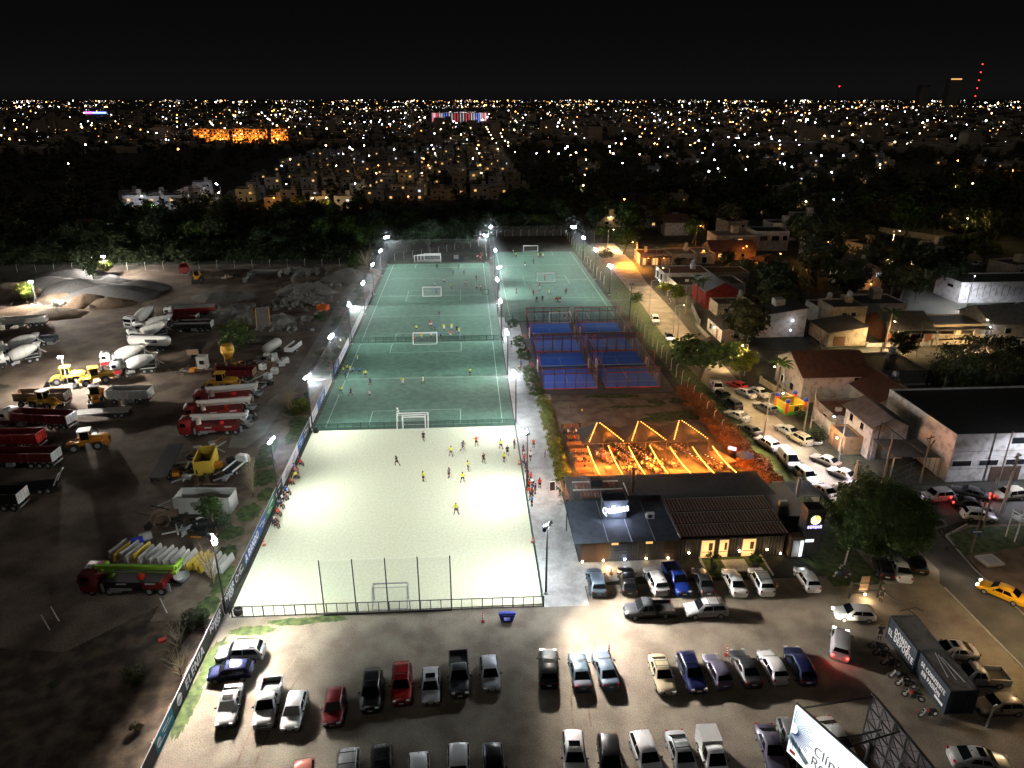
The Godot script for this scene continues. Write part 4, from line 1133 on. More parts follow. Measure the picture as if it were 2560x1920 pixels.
func palm(label: String, at: Vector3, h: float) -> void:
	var t := thing("palm_tree", label, "palm tree", at, 0.0, "palms among the houses")
	var st := B()
	cyl(st, Vector3.ZERO, V(0.15, h * 0.5, 0), 0.22, 0.17, 8)
	cyl(st, V(0.15, h * 0.5, 0), V(0.1, h, 0), 0.17, 0.15, 8)
	obj("trunk", st, M.bark, t)
	for k in 16:
		st = B()
		st.set_smooth_group(-1)
		var an := TAU * k / 16.0 + rf() * 0.3
		var lift := rnd(0.1, 1.1)
		var p := V(0.1, h, 0)
		var d := V(cos(an), lift, sin(an)).normalized()
		var side := V(-sin(an), 0, cos(an))
		for i in 6:
			var q := p + d * 0.42
			var w0 := 0.3 * sin(PI * (i + 0.4) / 6.6)
			var w1 := 0.3 * sin(PI * (i + 1.4) / 6.6)
			var f := rnd(0.6, 1.0)
			st.set_color(Color(f, f, f * 0.8))
			quad(st, p, p + side * w0 - V(0, w0 * 0.5, 0), q + side * w1 - V(0, w1 * 0.5, 0), q)
			quad(st, p, q, q - side * w1 - V(0, w1 * 0.5, 0), p - side * w0 - V(0, w0 * 0.5, 0))
			p = q
			d = (d + V(0, -0.22, 0)).normalized()
		obj("frond", st, M.leaf_green, t)
# thin leafless upright tree
func bare_tree(label: String, at: Vector3, h: float, n := 26, spread := 0.28) -> void:
	var t := thing("bare_tree", label, "tree", at, 0.0, "leafless thin trees by the pitch fence")
	var st := B()
	cyl(st, Vector3.ZERO, V(0, h * 0.35, 0), 0.09, 0.06, 6)
	obj("trunk", st, M.bark, t)
	st = B()
	for k in n:
		var an := rf() * TAU
		var y := h * rnd(0.05, 0.45)
		var a := V(0, y, 0)
		var b := a + V(cos(an), 0, sin(an)) * h * spread * rnd(0.3, 1.0) + V(0, h * rnd(0.25, 0.6), 0)
		cyl(st, a, a.lerp(b, 0.5) + V(cos(an), 0, sin(an)) * 0.1, 0.03, 0.02, 4, false)
		cyl(st, a.lerp(b, 0.5) + V(cos(an), 0, sin(an)) * 0.1, b, 0.02, 0.008, 4, false)
		for j in 3:
			var s := a.lerp(b, rnd(0.5, 0.9))
			cyl(st, s, s + V(rn() * 0.3, rnd(0.2, 0.7), rn() * 0.3), 0.012, 0.005, 3, false)
	var dry := mk("dry_twig", 0.22, 0.18, 0.11, 0.9) if not M.has("dry_twig") else M.dry_twig as StandardMaterial3D
	obj("branches", st, dry, t)
func build_trees() -> void:
	var t := thing("tree", "large dense round tree standing over parked cars beside the entrance sign", "tree", xz(47.2, -67.5))
	var st := B()
	limbs(st, 7.0, 0.38, 8, 5.0, 0.3)
	obj("trunk", st, M.bark, t)
	st = B()
	leaves(st, V(-0.3, 5.2, 0), V(5.8, 4.1, 5.4), 240, 80, 0.4, 0.6, 0.17)
	obj("crown", st, M.leaf_green, t)
	t = thing("tree", "huge dark weeping tree behind the white factory", "tree", xz(88.0, -108.0))
	st = B()
	limbs(st, 10.0, 0.5, 8, 6.5, 0.3)
	obj("trunk", st, M.bark, t)
	st = B()
	leaves(st, V(0, 8.4, 0), V(8.4, 4.6, 7.4), 90, 60, 0.5, 0.4, 0.22)
	for k in 420:
		var an := rf() * TAU
		var r := sqrt(rnd(0.45, 1.0))
		var p := V(cos(an) * r * 8.6, 9.0 - r * r * 2.6, sin(an) * r * 7.6)
		var f := rnd(0.4, 1.0)
		for i in rng.randi_range(8, 15):
			st.set_color(Color(f, f, f * 0.8))
			var side := V(rn(), 0, rn()).normalized() * 0.16
			quad(st, p - side, p + side * 0.3, p + side - V(0, 0.55, 0), p - side * 0.4 - V(0, 0.6, 0))
			p += V(rn() * 0.04, -0.44, rn() * 0.04)
			if p.y < 0.8: break
	obj("crown", st, M.leaf_dark, t)
	palm("palm tree at the corner by the parked silver cars", xz(55.01, -114.93), 6.5)
	palm("left palm of the pair in front of the red shed", xz(58.6, -174.5), 6.4)
	palm("right palm of the pair in front of the red shed", xz(60.4, -175.5), 6.8)
	palm("dark palm in front of the cream garage house", xz(89.32, -139.45), 8.0)
	bare_tree("tall dry poplar between the truck yard and the thin floodlight", xz(-29.6, -85.4), 8.5, 46, 0.16)
	bare_tree("pale leafless tree behind the near left floodlight", xz(-28.64, -66), 7.5, 40, 0.22)
	bare_tree("short leafless shrub by the lower car park banner", xz(-27.42, -52.91), 3.6, 30, 0.45)
	bare_tree("bare bush beside the POWER banner", xz(-28.85, -56.59), 4.0, 24, 0.3)
	bare_tree("dry tree on the weedy strip beside the corner floodlight", xz(-30.72, -112.83), 6.5, 40, 0.22)
	bare_tree("wide leafless tree at the far left corner of the third pitch", xz(-31.41, -222.27), 8.0, 60, 0.55)
	bare_tree("dark bare tree in front of the garage on the cross street", xz(75.09, -139.48), 6.0, 40, 0.5)
	for a in [["bright green floodlit bush under a yard lamp", -113.81, -186.37, 6.3, "leaf_lime", "round"], ["dark conifer-like tree behind the gravel heaps", -109.2, -211.12, 8.0, "leaf_dark", "tall"], ["small lit tree under the far yard lamp", -108.86, -219.13, 5.0, "leaf_lime", "round"], ["green tree in front of the white container", -32.95, -79.13, 3.8, "leaf_green", "round"], ["teal shrub on the weedy strip by the white container", -31.39, -78.24, 2.0, "leaf_teal", "bush"], ["dark bush beside the rubble behind the flatbed", -49.87, -148.97, 7.0, "leaf_green", "bush"], ["yellow-green bush on the weedy strip near the corner floodlight", -28.95, -112.72, 3.5, "leaf_lime", "bush"], ["green shrub by the pale banners of the second pitch", -27.53, -146.51, 3.4, "leaf_lime", "bush"], ["olive shrub on the weedy strip beside the second pitch", -29.82, -139.38, 3.2, "leaf_olive", "bush"], ["green bush at the end of the dirt track", -35.24, -166.6, 3.2, "leaf_green", "bush"], ["wide bush beside the rubble and orange skip", -35.49, -225.81, 5.5, "leaf_green", "bush"], ["green bush behind the banner fence at the car park", -28.53, -59.85, 2.5, "leaf_dark", "bush"], ["round tree at the bend of the orange-lit street", 54.04, -241.86, 9.0, "leaf_green", "round"], ["dark shrub on the street edge near the bend", 46.62, -234.67, 4.0, "leaf_dark", "bush"], ["small palm-like shrub on the verge by the corner net", 44.23, -179.33, 3.4, "leaf_green", "bush"], ["yellow-lit shrub in front of the white flat house", 53.43, -186.06, 4.0, "leaf_lime", "spreading"], ["lime tree by the street pole in front of the palms", 54.21, -176.82, 5.4, "leaf_lime", "round"], ["low shrub in front of the cream house wall", 67.87, -223.19, 3.0, "leaf_olive", "bush"], ["dark tree in the orange-lit yard", 81.44, -216.43, 6.0, "leaf_dark", "round"], ["dark bushy tree between the two lit houses", 85.41, -209.95, 6.0, "leaf_dark", "bush"], ["big dark tree beside the small white house", 58.45, -140.51, 11.0, "leaf_olive", "round"], ["spreading dark tree shading the verge", 43.23, -123.14, 10.0, "leaf_green", "spreading"], ["bright yellow-green lamp-lit tree at the street corner", 51.46, -123.04, 6.5, "leaf_lime", "round"], ["lime tree beside the lamp-lit tree at the corner", 52.21, -129.53, 6.0, "leaf_lime", "round"], ["orange-lit leafless-looking tree in the far side street", 136.17, -212.74, 8.0, "leaf_olive", "spreading"], ["lime-green lamp-lit tree in the far right street", 162.34, -220.91, 10.0, "leaf_lime", "round"], ["second lime-green tree in the far right street", 165.75, -216.67, 9.0, "leaf_lime", "spreading"], ["olive tree beside the far right lime trees", 155.81, -219.3, 9.0, "leaf_olive", "round"], ["dark round tree right of the two-storey house", 143.27, -201.46, 8.0, "leaf_dark", "round"], ["dark tall tree in the middle of the dark block", 97.33, -188.34, 16.0, "leaf_dark", "round"], ["dark tree left of the two-storey white house", 113.36, -226.08, 16.0, "leaf_dark", "round"], ["dark tree behind the garage row", 78.02, -170.53, 12.0, "leaf_dark", "round"], ["leafy tree by the kerb of the cross street", 88.45, -131.91, 6.0, "leaf_olive", "round"], ["dark bush beside the carport fence", 55.19, -84.57, 2.4, "leaf_dark", "bush"], ["dark bush at the foot of the street poles", 53.9, -97.05, 2.6, "leaf_dark", "bush"], ["bush in front of the inflatable castle fence", 55.47, -104.53, 2.6, "leaf_dark", "bush"]]:
		tree(a[5], a[0], xz(a[1], a[2]), a[3], M[a[4]], rf() * TAU)
	for k in 26:
		tree("bush", "dry scrub bush on the dark rough ground left of the car park", xz(rnd(-62, -29), rnd(-60, -30)), rnd(0.7, 2.0), M[["leaf_olive", "leaf_dark"][k % 2]], k, "scrub on the rough ground")
	var kinds := ["round", "spreading", "bush", "round"]
	var mats := ["leaf_teal", "leaf_dark", "leaf_green"]
	for k in 84:
		var x := rnd(-150, 62)
		var z := -246.0 - rf() * 95.0 - maxf(0.0, (x + 20) * 0.55 if x < 45 else 0.0)
		if x < -36: z = minf(z, -238.0 - rf() * 30.0)
		tree(kinds[k % 4], "dark tree in the belt of woods behind the far goals", xz(x, z), rnd(6.0, 11.5), M[mats[k % 3]], rf() * TAU, "trees in the dark belt behind the pitches")
	for a in [[-13, -246, 12], [-4, -256, 11], [-1, -249, 8.5], [-20, -247, 9], [4, -268, 9], [14, -284, 8], [22, -286, 8.5], [30, -284, 7]]:
		tree("round", "green tree faintly lit by the far floodlights", xz(a[0], a[1]), a[2], M.leaf_teal, a[0], "trees lit by the far floodlights")
# ---------------------------------------------------------------- cars
# car faces -z. Spec: length, width, height, belt, bonnet height, cowl z, roof front z, roof rear z, tail z (fractions of the length), tail deck height
var specs := {
	"hatch": [4.0, 1.72, 1.48, 0.92, 0.80, 0.26, 0.43, 0.86, 0.985, 0.92], "sedan": [4.5, 1.76, 1.45, 0.92, 0.80, 0.27, 0.43, 0.70, 0.86, 0.96],
	"suv": [4.4, 1.84, 1.68, 1.05, 0.95, 0.26, 0.40, 0.88, 0.985, 1.05], "wagon": [4.6, 1.8, 1.52, 0.94, 0.82, 0.27, 0.42, 0.88, 0.985, 0.94],
	"pickup": [5.2, 1.86, 1.76, 1.08, 1.0, 0.25, 0.37, 0.55, 0.62, 1.08], "van": [4.9, 1.95, 2.05, 1.15, 1.05, 0.17, 0.32, 0.97, 0.99, 1.15], "box": [4.2, 1.75, 1.85, 0.95, 0.85, 0.22, 0.36, 0.55, 0.58, 0.95]}
func body_ring(z: float, top: float, hw: float) -> PackedVector3Array:
	var p := PackedVector3Array()
	for s in [[-0.80, 0.22], [-0.97, 0.34], [-1.0, 0.34 + (top - 0.34) * 0.5], [-0.985, top - 0.12], [-0.88, top - 0.02], [-0.5, top + 0.025], [0.0, top + 0.045], [0.5, top + 0.025], [0.88, top - 0.02], [0.985, top - 0.12], [1.0, 0.34 + (top - 0.34) * 0.5], [0.97, 0.34], [0.80, 0.22]]:
		p.append(V(s[0] * hw, s[1], z))
	return p
func loft(st: SurfaceTool, rings: Array, close := true, group := 1) -> void:
	for k in rings.size() - 1:
		var a: PackedVector3Array = rings[k]; var b: PackedVector3Array = rings[k + 1]
		var n := a.size()
		for i in (n if close else n - 1):
			st.set_smooth_group(group)
			var j := (i + 1) % n
			quad(st, a[i], a[j], b[j], b[i])
	if close:
		for e in [0, rings.size() - 1]:
			var r: PackedVector3Array = rings[e]
			var c := Vector3.ZERO
			for v in r: c += v / r.size()
			st.set_smooth_group(-1)
			for i in r.size():
				var j := (i + 1) % r.size()
				if e == 0: tri(st, c, r[j], r[i])
				else: tri(st, c, r[i], r[j])
func pane(st: SurfaceTool, a: Vector3, b: Vector3, c: Vector3, d: Vector3, out: float) -> void:
	var n := (c - a).cross(b - a).normalized() * out
	st.set_smooth_group(-1)
	quad(st, a + n, b + n, c + n, d + n)
func car_proto(type: String) -> Node3D:
	var s: Array = specs[type]
	var L: float = s[0]; var hw: float = s[1] / 2.0; var H: float = s[2]; var belt: float = s[3]; var hood: float = s[4]; var deck: float = s[9]
	var zf := -L / 2.0
	var cowl: float = zf + s[5] * L; var rf: float = zf + s[6] * L; var rr: float = zf + s[7] * L; var tail: float = zf + s[8] * L
	var t := Node3D.new()
	t.name = "car"
	var rings := []
	var bed := type == "pickup"
	var low := 0.62 if bed or type == "box" else deck
	for r in [[0.0, hood * 0.62, 0.72], [0.01, hood * 0.76, 0.86], [0.04, hood * 0.88, 0.94], [0.09, hood * 0.95, 0.98], [0.16, hood * 0.99, 0.995], [s[5] - 0.01, belt - 0.03, 1.0], [s[5] + 0.06, belt, 1.0], [0.55, belt, 1.0]]:
		rings.append(body_ring(zf + r[0] * L, r[1], hw * r[2]))
	if bed or type == "box":
		rings.append(body_ring(tail, belt, hw)); rings.append(body_ring(tail + 0.02, low, hw)); rings.append(body_ring(-zf - 0.06, low, hw * 0.98)); rings.append(body_ring(-zf, low - 0.05, hw * 0.95))
	else:
		for r in [[0.86, deck, 0.995], [0.93, deck - 0.01, 0.975], [0.972, deck - 0.04, 0.945], [0.992, deck - 0.12, 0.9], [1.0, deck - 0.3, 0.8]]:
			rings.append(body_ring(zf + r[0] * L, r[1], hw * r[2]))
	var st := B()
	loft(st, rings)
	obj("body", st, M.white_paint, t)
	rings = []
	var tw := hw * 0.76
	for r in [[cowl, belt - 0.02, hw * 0.90, hw * 0.90], [lerpf(cowl, rf, 0.55), lerpf(belt, H - 0.06, 0.6), hw * 0.92, lerpf(hw * 0.90, tw * 0.96, 0.58)], [rf, H - 0.06, hw * 0.93, tw * 0.96], [(rf * 2 + rr) / 3, H - 0.005, hw * 0.94, tw], [(rf + rr * 2) / 3, H - 0.005, hw * 0.94, tw], [rr, H - 0.075, hw * 0.93, tw * 0.94], [tail, deck - 0.02, hw * 0.88, hw * 0.86]]:
		var p := PackedVector3Array()
		var y: float = r[1]
		var b := belt - 0.04
		var k: float = clampf((y - b) / (H - b), 0.0, 1.0)
		for q in [[-r[2], b], [lerpf(-r[2], -r[3], 0.5), lerpf(b, y, 0.5) + 0.03 * k], [-r[3], y - 0.07 * k], [-r[3] * 0.84, y - 0.015 * k], [0, y + 0.03 * k], [r[3] * 0.84, y - 0.015 * k], [r[3], y - 0.07 * k], [lerpf(r[2], r[3], 0.5), lerpf(b, y, 0.5) + 0.03 * k], [r[2], b]]:
			p.append(V(q[0], q[1], r[0]))
		rings.append(p)
	st = B()
	loft(st, rings, false)
	obj("roof", st, M.white_paint, t)
	st = B()
	var lo := V(hw * 0.84, belt + 0.015, cowl + 0.03)
	var hi := V(tw * 0.86, H - 0.08, rf - 0.05)
	pane(st, V(-lo.x, lo.y, lo.z), V(-hi.x, hi.y, hi.z), V(hi.x, hi.y, hi.z), V(lo.x, lo.y, lo.z), -0.055)
	pane(st, V(-lo.x, lo.y, lo.z), V(-hi.x, hi.y, hi.z), V(hi.x, hi.y, hi.z), V(lo.x, lo.y, lo.z), 0.055)
	obj("windscreen", st, M.glass_dark, t)
	st = B()
	lo = V(hw * 0.8, deck + 0.06, tail - 0.03)
	hi = V(tw * 0.84, H - 0.10, rr + 0.03)
	if tail - rr < 0.7: lo = V(hw * 0.8, lerpf(H, deck, 0.72), lerpf(rr, tail, 0.7)); hi.z = lerpf(rr, tail, 0.08)
	pane(st, V(lo.x, lo.y, lo.z), V(hi.x, hi.y, hi.z), V(-hi.x, hi.y, hi.z), V(-lo.x, lo.y, lo.z), 0.055)
	pane(st, V(lo.x, lo.y, lo.z), V(hi.x, hi.y, hi.z), V(-hi.x, hi.y, hi.z), V(-lo.x, lo.y, lo.z), -0.055)
	obj("rear_window", st, M.glass_dark, t)
	var mid := lerpf(rf, rr, 0.42) if type != "van" else rf + 0.9
	var last := rr if type != "van" else mid + 0.1
	for x in [-1.0, 1.0]:
		for w in ([[0, 1]] if type in ["van", "box"] else [[0, 1], [1, 2]]):
			var za: float = [cowl + 0.42, mid + 0.05][w[0]]
			var zb: float = mid - 0.03 if w[1] == 1 else minf(last + 0.22, tail - 0.25)
			var zta: float = rf + 0.08 if w[0] == 0 else mid + 0.05
			var ztb: float = mid - 0.03 if w[1] == 1 else last - 0.12
			if type == "box": zb = rr - 0.1; ztb = rr - 0.12
			st = B()
			var yb := belt + 0.03
			var yt := H - 0.14
			var xb := lerpf(hw * 0.93, tw, 0.08)
			var xt := lerpf(hw * 0.93, tw, 0.92)
			var xm := xb * 0.5 + xt * 0.5 + 0.012
			for o in [0.022]:
				quad(st, V(x * (xb + o), yb, za), V(x * (xm + o), (yb + yt) / 2 + 0.02, (za + zta) / 2), V(x * (xm + o), (yb + yt) / 2 + 0.02, (zb + ztb) / 2), V(x * (xb + o), yb, zb))
				quad(st, V(x * (xm + o), (yb + yt) / 2 + 0.02, (za + zta) / 2), V(x * (xt + o), yt, zta), V(x * (xt + o), yt, ztb), V(x * (xm + o), (yb + yt) / 2 + 0.02, (zb + ztb) / 2))
			obj("side_window", st, M.glass_dark, t)
			st = B()
			st.set_smooth_group(-1)
			var ys := [0.38, 0.34 + (belt - 0.34) * 0.5, belt - 0.11]
			var xs := [0.975, 1.0, 0.987]
			for k in 2:
				quad(st, V(x * (hw * xs[k] + 0.01), ys[k], za - 0.1), V(x * (hw * xs[k + 1] + 0.01), ys[k + 1], za - 0.1), V(x * (hw * xs[k + 1] + 0.01), ys[k + 1], zb), V(x * (hw * xs[k] + 0.01), ys[k], zb))
			var door := obj("door", st, M.white_paint, t)
			part("handle", V(x * (hw + 0.02), belt - 0.16, zb - 0.18), V(0.03, 0.035, 0.16), M.black, door)
		part("mirror", V(x * (hw + 0.1), belt + 0.06, cowl + 0.42), V(0.2, 0.13, 0.09), M.black, t)
		part("headlight", V(x * hw * 0.66, hood * 0.80, zf + 0.045), V(hw * 0.36, 0.13, 0.16), M.headlight, t)
		part("taillight", V(x * hw * 0.74, minf(deck, 1.0) * 0.86, -zf - 0.06), V(hw * 0.2, 0.2, 0.14), M.taillight, t)
		for z in [zf + L * 0.19, -zf - L * 0.2]:
			st = B()
			var r := 0.31 if type in ["hatch", "sedan", "wagon"] else 0.35
			cyl(st, V(x * (hw - 0.2), r, z), V(x * (hw + 0.012), r, z), r, -1, 14)
			var wh := obj("wheel", st, M.rubber, t)
			st = B()
			cyl(st, V(x * (hw + 0.0), r, z), V(x * (hw + 0.025), r, z), r * 0.62, -1, 10)
			obj("rim", st, M.steel, wh)
	part("grille", V(0, hood * 0.62, zf + 0.02), V(hw * 0.9, 0.16, 0.06), M.black, t)
	part("bumper_slot", V(0, 0.36, zf + 0.03), V(hw * 1.3, 0.12, 0.08), M.black, t)
	part("number_plate", V(0, 0.5, zf - 0.012), V(0.42, 0.13, 0.02), M.plate, t)
	part("number_plate", V(0, 0.62, -zf + 0.012), V(0.42, 0.13, 0.02), M.plate, t)
	if bed:
		var z0 := tail + 0.05
		var z1 := -zf - 0.02
		for x in [-1.0, 1.0]:
			part("bed_side", V(x * (hw - 0.06), 0.84, (z0 + z1) / 2), V(0.1, 0.5, z1 - z0), M.white_paint, t)
		part("tailgate", V(0, 0.82, z1 - 0.03), V(hw * 1.9, 0.48, 0.08), M.white_paint, t)
		part("bed_floor", V(0, 0.665, (z0 + z1) / 2), V(hw * 1.8, 0.03, z1 - z0 - 0.1), M.black, t)
	if type == "box":
		part("cargo_box", V(0, 1.24, (tail - zf) / 2 + 0.02), V(hw * 1.9, 1.3, -zf - tail - 0.02), M.white_paint, t)
		for k in 5: part("roof_rib", V((k - 2) * 0.32, 1.895, (tail - zf) / 2), V(0.06, 0.02, -zf - tail - 0.2), M.white_paint, t)
	return t
func paint(c: String) -> StandardMaterial3D:
	var key := "paint_" + c
	if not M.has(key):
		var v: Array = {"white": [0.62, 0.63, 0.65], "silver": [0.36, 0.37, 0.4], "grey": [0.12, 0.125, 0.14], "dark_grey": [0.04, 0.043, 0.05], "black": [0.008, 0.008, 0.01], "red": [0.16, 0.008, 0.012], "bright_red": [0.3, 0.01, 0.012], "blue": [0.01, 0.03, 0.22], "navy": [0.008, 0.012, 0.06], "beige": [0.45, 0.38, 0.26], "yellow": [0.75, 0.38, 0.01], "bluegrey": [0.1, 0.14, 0.19], "gold": [0.3, 0.26, 0.21], "pink": [0.35, 0.1, 0.07], "purple": [0.1, 0.095, 0.15]}[c]
		var m := mk(key, v[0], v[1], v[2], 0.32, 0.25)
		m.clearcoat_enabled = true
		m.clearcoat = 0.6
		m.clearcoat_roughness = 0.08
	return M[key]
# extras: r roof rack, s sunroof, k black roof, l lights on, b braking, n ribbed roof
func car(type: String, color: String, label: String, x: float, z: float, yaw: float, extras := "", group := "cars parked in the car park", y := 0.015) -> Node3D:
	if not protos.has("car_" + type): protos["car_" + type] = car_proto(type)
	var t: Node3D = protos["car_" + type].duplicate()
	t.name = num({"pickup": "pickup_truck", "van": "van", "box": "small_van"}.get(type, "parked_car"))
	add_child(t)
	t.position = V(x, y, z)
	t.rotation.y = yaw
	tag(t, label, {"pickup": "pickup truck", "van": "van", "box": "van"}.get(type, "car"), group)
	var s: Array = specs[type]
	var pm := paint(color)
	for c in t.get_children():
		var n := String(c.name)
		if n.begins_with("body") or n.begins_with("roof") or n.begins_with("door") or n.begins_with("bed_side") or n.begins_with("tailgate") or n.begins_with("cargo_box") or n.begins_with("roof_rib"):
			c.material_override = pm
		if extras.contains("k") and n.begins_with("roof"): c.material_override = paint("black")
		if extras.contains("b") and n.begins_with("taillight"): c.material_override = M.brake_glow
		if extras.contains("l") and n.begins_with("headlight"): c.material_override = M.head_glow
	var H: float = s[2]
	var L: float = s[0]
	var rm: float = (s[6] + s[7]) / 2.0 * L - L / 2.0
	var rl: float = (s[7] - s[6]) * L
	if extras.contains("r"):
		for q in [-1, 1]: part("roof_rack", V(q * s[1] * 0.35, H + 0.05, rm), V(0.05, 0.06, rl * 0.95), M.black, t)
		for q in [-1, 1]: part("rack_bar", V(0, H + 0.08, rm + q * rl * 0.25), V(s[1] * 0.72, 0.04, 0.06), M.black, t)
	if extras.contains("s"): part("sunroof", V(0, H + 0.02, rm - rl * 0.18), V(s[1] * 0.5, 0.03, 0.55), M.glass_dark, t)
	if extras.contains("n"):
		for k in 4: part("roof_rib", V((k - 1.5) * 0.24, H + 0.012, rm), V(0.07, 0.03, rl * 0.8), pm, t)
	part("aerial", V(0, H + 0.04, rm + rl * 0.42), V(0.03, 0.1, 0.06), M.black, t)
	if extras.contains("l"):
		for q in [-1, 1]: spot(V(q * s[1] * 0.33, 0.68, -L / 2 - 0.06), V(q * s[1] * 0.33, 0.05, -L / 2 - 9.0), lin(1, 0.86, 0.62), 26.0, 24.0, 0.8, 0.05, t)
	if extras.contains("b"):
		for q in [-1, 1]: omni(V(q * s[1] * 0.37, 0.8, L / 2 + 0.12), lin(1, 0.04, 0.03), 0.5, 0.08, t)
	return t
func bike(label: String, x: float, z: float, yaw: float, tank: Material) -> void:
	var t: Node3D
	if protos.has("bike"):
		t = dup(protos.bike, label, xz(x, z, 0.01), yaw, "motorbikes parked along the container")
	else:
		t = thing("motorbike", label, "motorbike", xz(x, z, 0.01), yaw, "motorbikes parked along the container")
		for q in [-0.66, 0.66]:
			var st := B()
			var prof := []
			for i in 9: prof.append([0.27 + 0.05 * cos(TAU * i / 8), 0.05 * sin(TAU * i / 8)])
			lathe(st, prof, V(0, 0.31, q), 14, Basis(Vector3.BACK, PI / 2))
			var w := obj("wheel", st, M.rubber, t)
			st = B()
			cyl(st, V(-0.04, 0.31, q), V(0.04, 0.31, q), 0.12, -1, 8)
			obj("hub", st, M.steel, w)
		part("engine", V(0, 0.42, 0.02), V(0.28, 0.32, 0.42), M.dark_steel, t)
		var st := B()
		ball(st, V(0, 0.78, -0.16), 0.2, 8, 0.75)
		obj("tank", st, tank, t)
		part("seat", V(0, 0.79, 0.28), V(0.24, 0.1, 0.62), M.black, t)
		st = B()
		pipe(st, [V(0.08, 0.31, -0.66), V(0.08, 0.95, -0.42)], 0.055)
		pipe(st, [V(-0.08, 0.31, -0.66), V(-0.08, 0.95, -0.42)], 0.055)
		obj("fork", st, M.steel, t)
		st = B()
		pipe(st, [V(-0.36, 1.02, -0.3), V(0, 0.98, -0.42), V(0.36, 1.02, -0.3)], 0.025)
		obj("handlebar", st, M.black, t)
		st = B()
		ball(st, V(0, 0.84, -0.56), 0.1, 8)
		obj("headlamp", st, M.chrome, t)
		part("tail_lamp", V(0, 0.76, 0.66), V(0.12, 0.08, 0.06), M.taillight, t)
		st = B()
		pipe(st, [V(0.16, 0.35, 0.1), V(0.2, 0.38, 0.75)], 0.045)
		obj("exhaust", st, M.chrome, t)
		protos.bike = t
	for c in t.get_children():
		if String(c.name).begins_with("tank"): c.material_override = tank
func build_carpark() -> void:
	car("suv", "white", "white car with roof rails parked sideways nearest the pitch corner tyres", -22.6, -55.17, 1.58, "r")
	car("hatch", "navy", "dark blue car with panoramic roof parked sideways below the white one", -22.84, -52.81, 1.63, "s")
	car("sedan", "silver", "silver sedan with sunroof, leftmost of the row facing the camera", -21.77, -48.82, -3.04, "s")
	car("pickup", "white", "white pickup with black cargo bed, facing the camera", -18.45, -48.82, -3.07, "n")
	car("hatch", "white", "old boxy white hatchback right of the white pickup", -15.96, -47.84, -3.13)
	car("hatch", "red", "dark red hatchback standing apart, left of the black car", -12.55, -48.07, -3.09)
	car("suv", "black", "black car with roof rails left of the red one", -9.47, -49.6, -3.1, "r")
	car("suv", "bright_red", "red car with silver roof rails", -6.87, -50.25, -3.08, "r")
	car("hatch", "silver", "silver hatchback with dark sunroof right of the red car", -4.22, -49.93, -3.11, "s")
	car("pickup", "dark_grey", "dark grey pickup between the silver and the white hatchback", -1.66, -51.19, -3.1)
	car("hatch", "silver", "pale grey hatchback with rounded tail right of the dark pickup", 1.19, -51.1, -3.09)
	car("suv", "black", "black car with a shiny roof, tail to the camera, right of the pale hatchback", 6.68, -51.35, -0.08, "s")
	car("sedan", "bluegrey", "blue-grey sedan, tail to the camera, left of its twin", 9.54, -50.84, 0)
	car("sedan", "bluegrey", "smaller blue-grey sedan beside the striped bollard", 11.96, -50.88, 0.06)
	car("sedan", "beige", "beige old sedan with a roof rack", 17.08, -50.02, 3.13, "r")
	car("wagon", "navy", "long dark blue wagon right of the beige sedan", 19.87, -50.05, -3.12, "r")
	car("hatch", "purple", "grey-violet hatchback, tail to the camera", 22.36, -50.09, 0.03)
	car("sedan", "dark_grey", "dark grey sedan between the violet hatchback and the white one", 25.09, -50.3, 0.01)
	car("hatch", "white", "clean white hatchback left of the navy car", 27.68, -50.27, 0.01)
	car("wagon", "navy", "dark navy car at the right end of the long row", 30.33, -50.29, -0.08)
	car("suv", "bluegrey", "small blue off-roader with a spare wheel on its tail, by the restaurant", 13.33, -63.72, -0.01)
	car("suv", "black", "black car with roof bars second from the left at the restaurant", 16.81, -63.67, -0.08, "r")
	car("suv", "white", "white car left of the blue pickup at the restaurant", 19.95, -63.52, 0.07)
	car("pickup", "blue", "bright blue pickup facing the camera at the restaurant", 22.31, -63.67, -3.07)
	car("sedan", "dark_grey", "dark sedan right of the blue pickup", 25.16, -63.1, -0.03)
	car("sedan", "white", "white sedan with a dark rear window beside the rack-roofed car", 28.52, -62.79, -0.04)
	car("suv", "white", "white car with black roof rack next to a red cone", 31.49, -62.67, -0.05, "r")
	car("hatch", "white", "white hatchback standing alone at the right end of the restaurant row", 36.74, -62.75, -0.04)
	car("pickup", "dark_grey", "dark grey pickup parked crosswise behind the restaurant row", 17.98, -58.82, 1.58)
	car("suv", "silver", "silver car with roof rails parked crosswise beside the dark pickup", 23.96, -58.49, 1.56, "r")
	car("hatch", "white", "white hatchback turning in with headlights on", 39.08, -56.93, 1.43, "l", "cars driving")
	car("van", "silver", "silver people carrier with glowing brake lights", 35.49, -52.74, -0.49, "lb", "cars driving").scale = V(0.92, 0.84, 0.86)
	car("sedan", "silver", "silver car with lit headlights on the right of the container", 45.75, -51.12, 1.42, "sl", "cars driving")
	car("pickup", "silver", "silver double-cab pickup right of the container", 45.98, -47.83, 1.45)
	car("hatch", "gold", "grey-gold hatchback by the avenue kerb", 45.67, -44.5, 1.55)
	car("sedan", "silver", "silver sedan at the lower right corner", 40.23, -39.25, -1.79, "s")
	car("sedan", "yellow", "yellow taxi driving on the avenue with headlights on", 56.7, -59.2, 0.68, "l", "cars driving", 0.03)
	car("sedan", "white", "white sedan half hidden behind the lit billboard", 29.61, -41.82, -3.06)
	car("sedan", "purple", "two-tone grey sedan left of the lit billboard", 23.96, -41.38, 3.05)
	car("hatch", "grey", "small grey car behind the left edge of the billboard", 26.04, -42.23, 3.01)
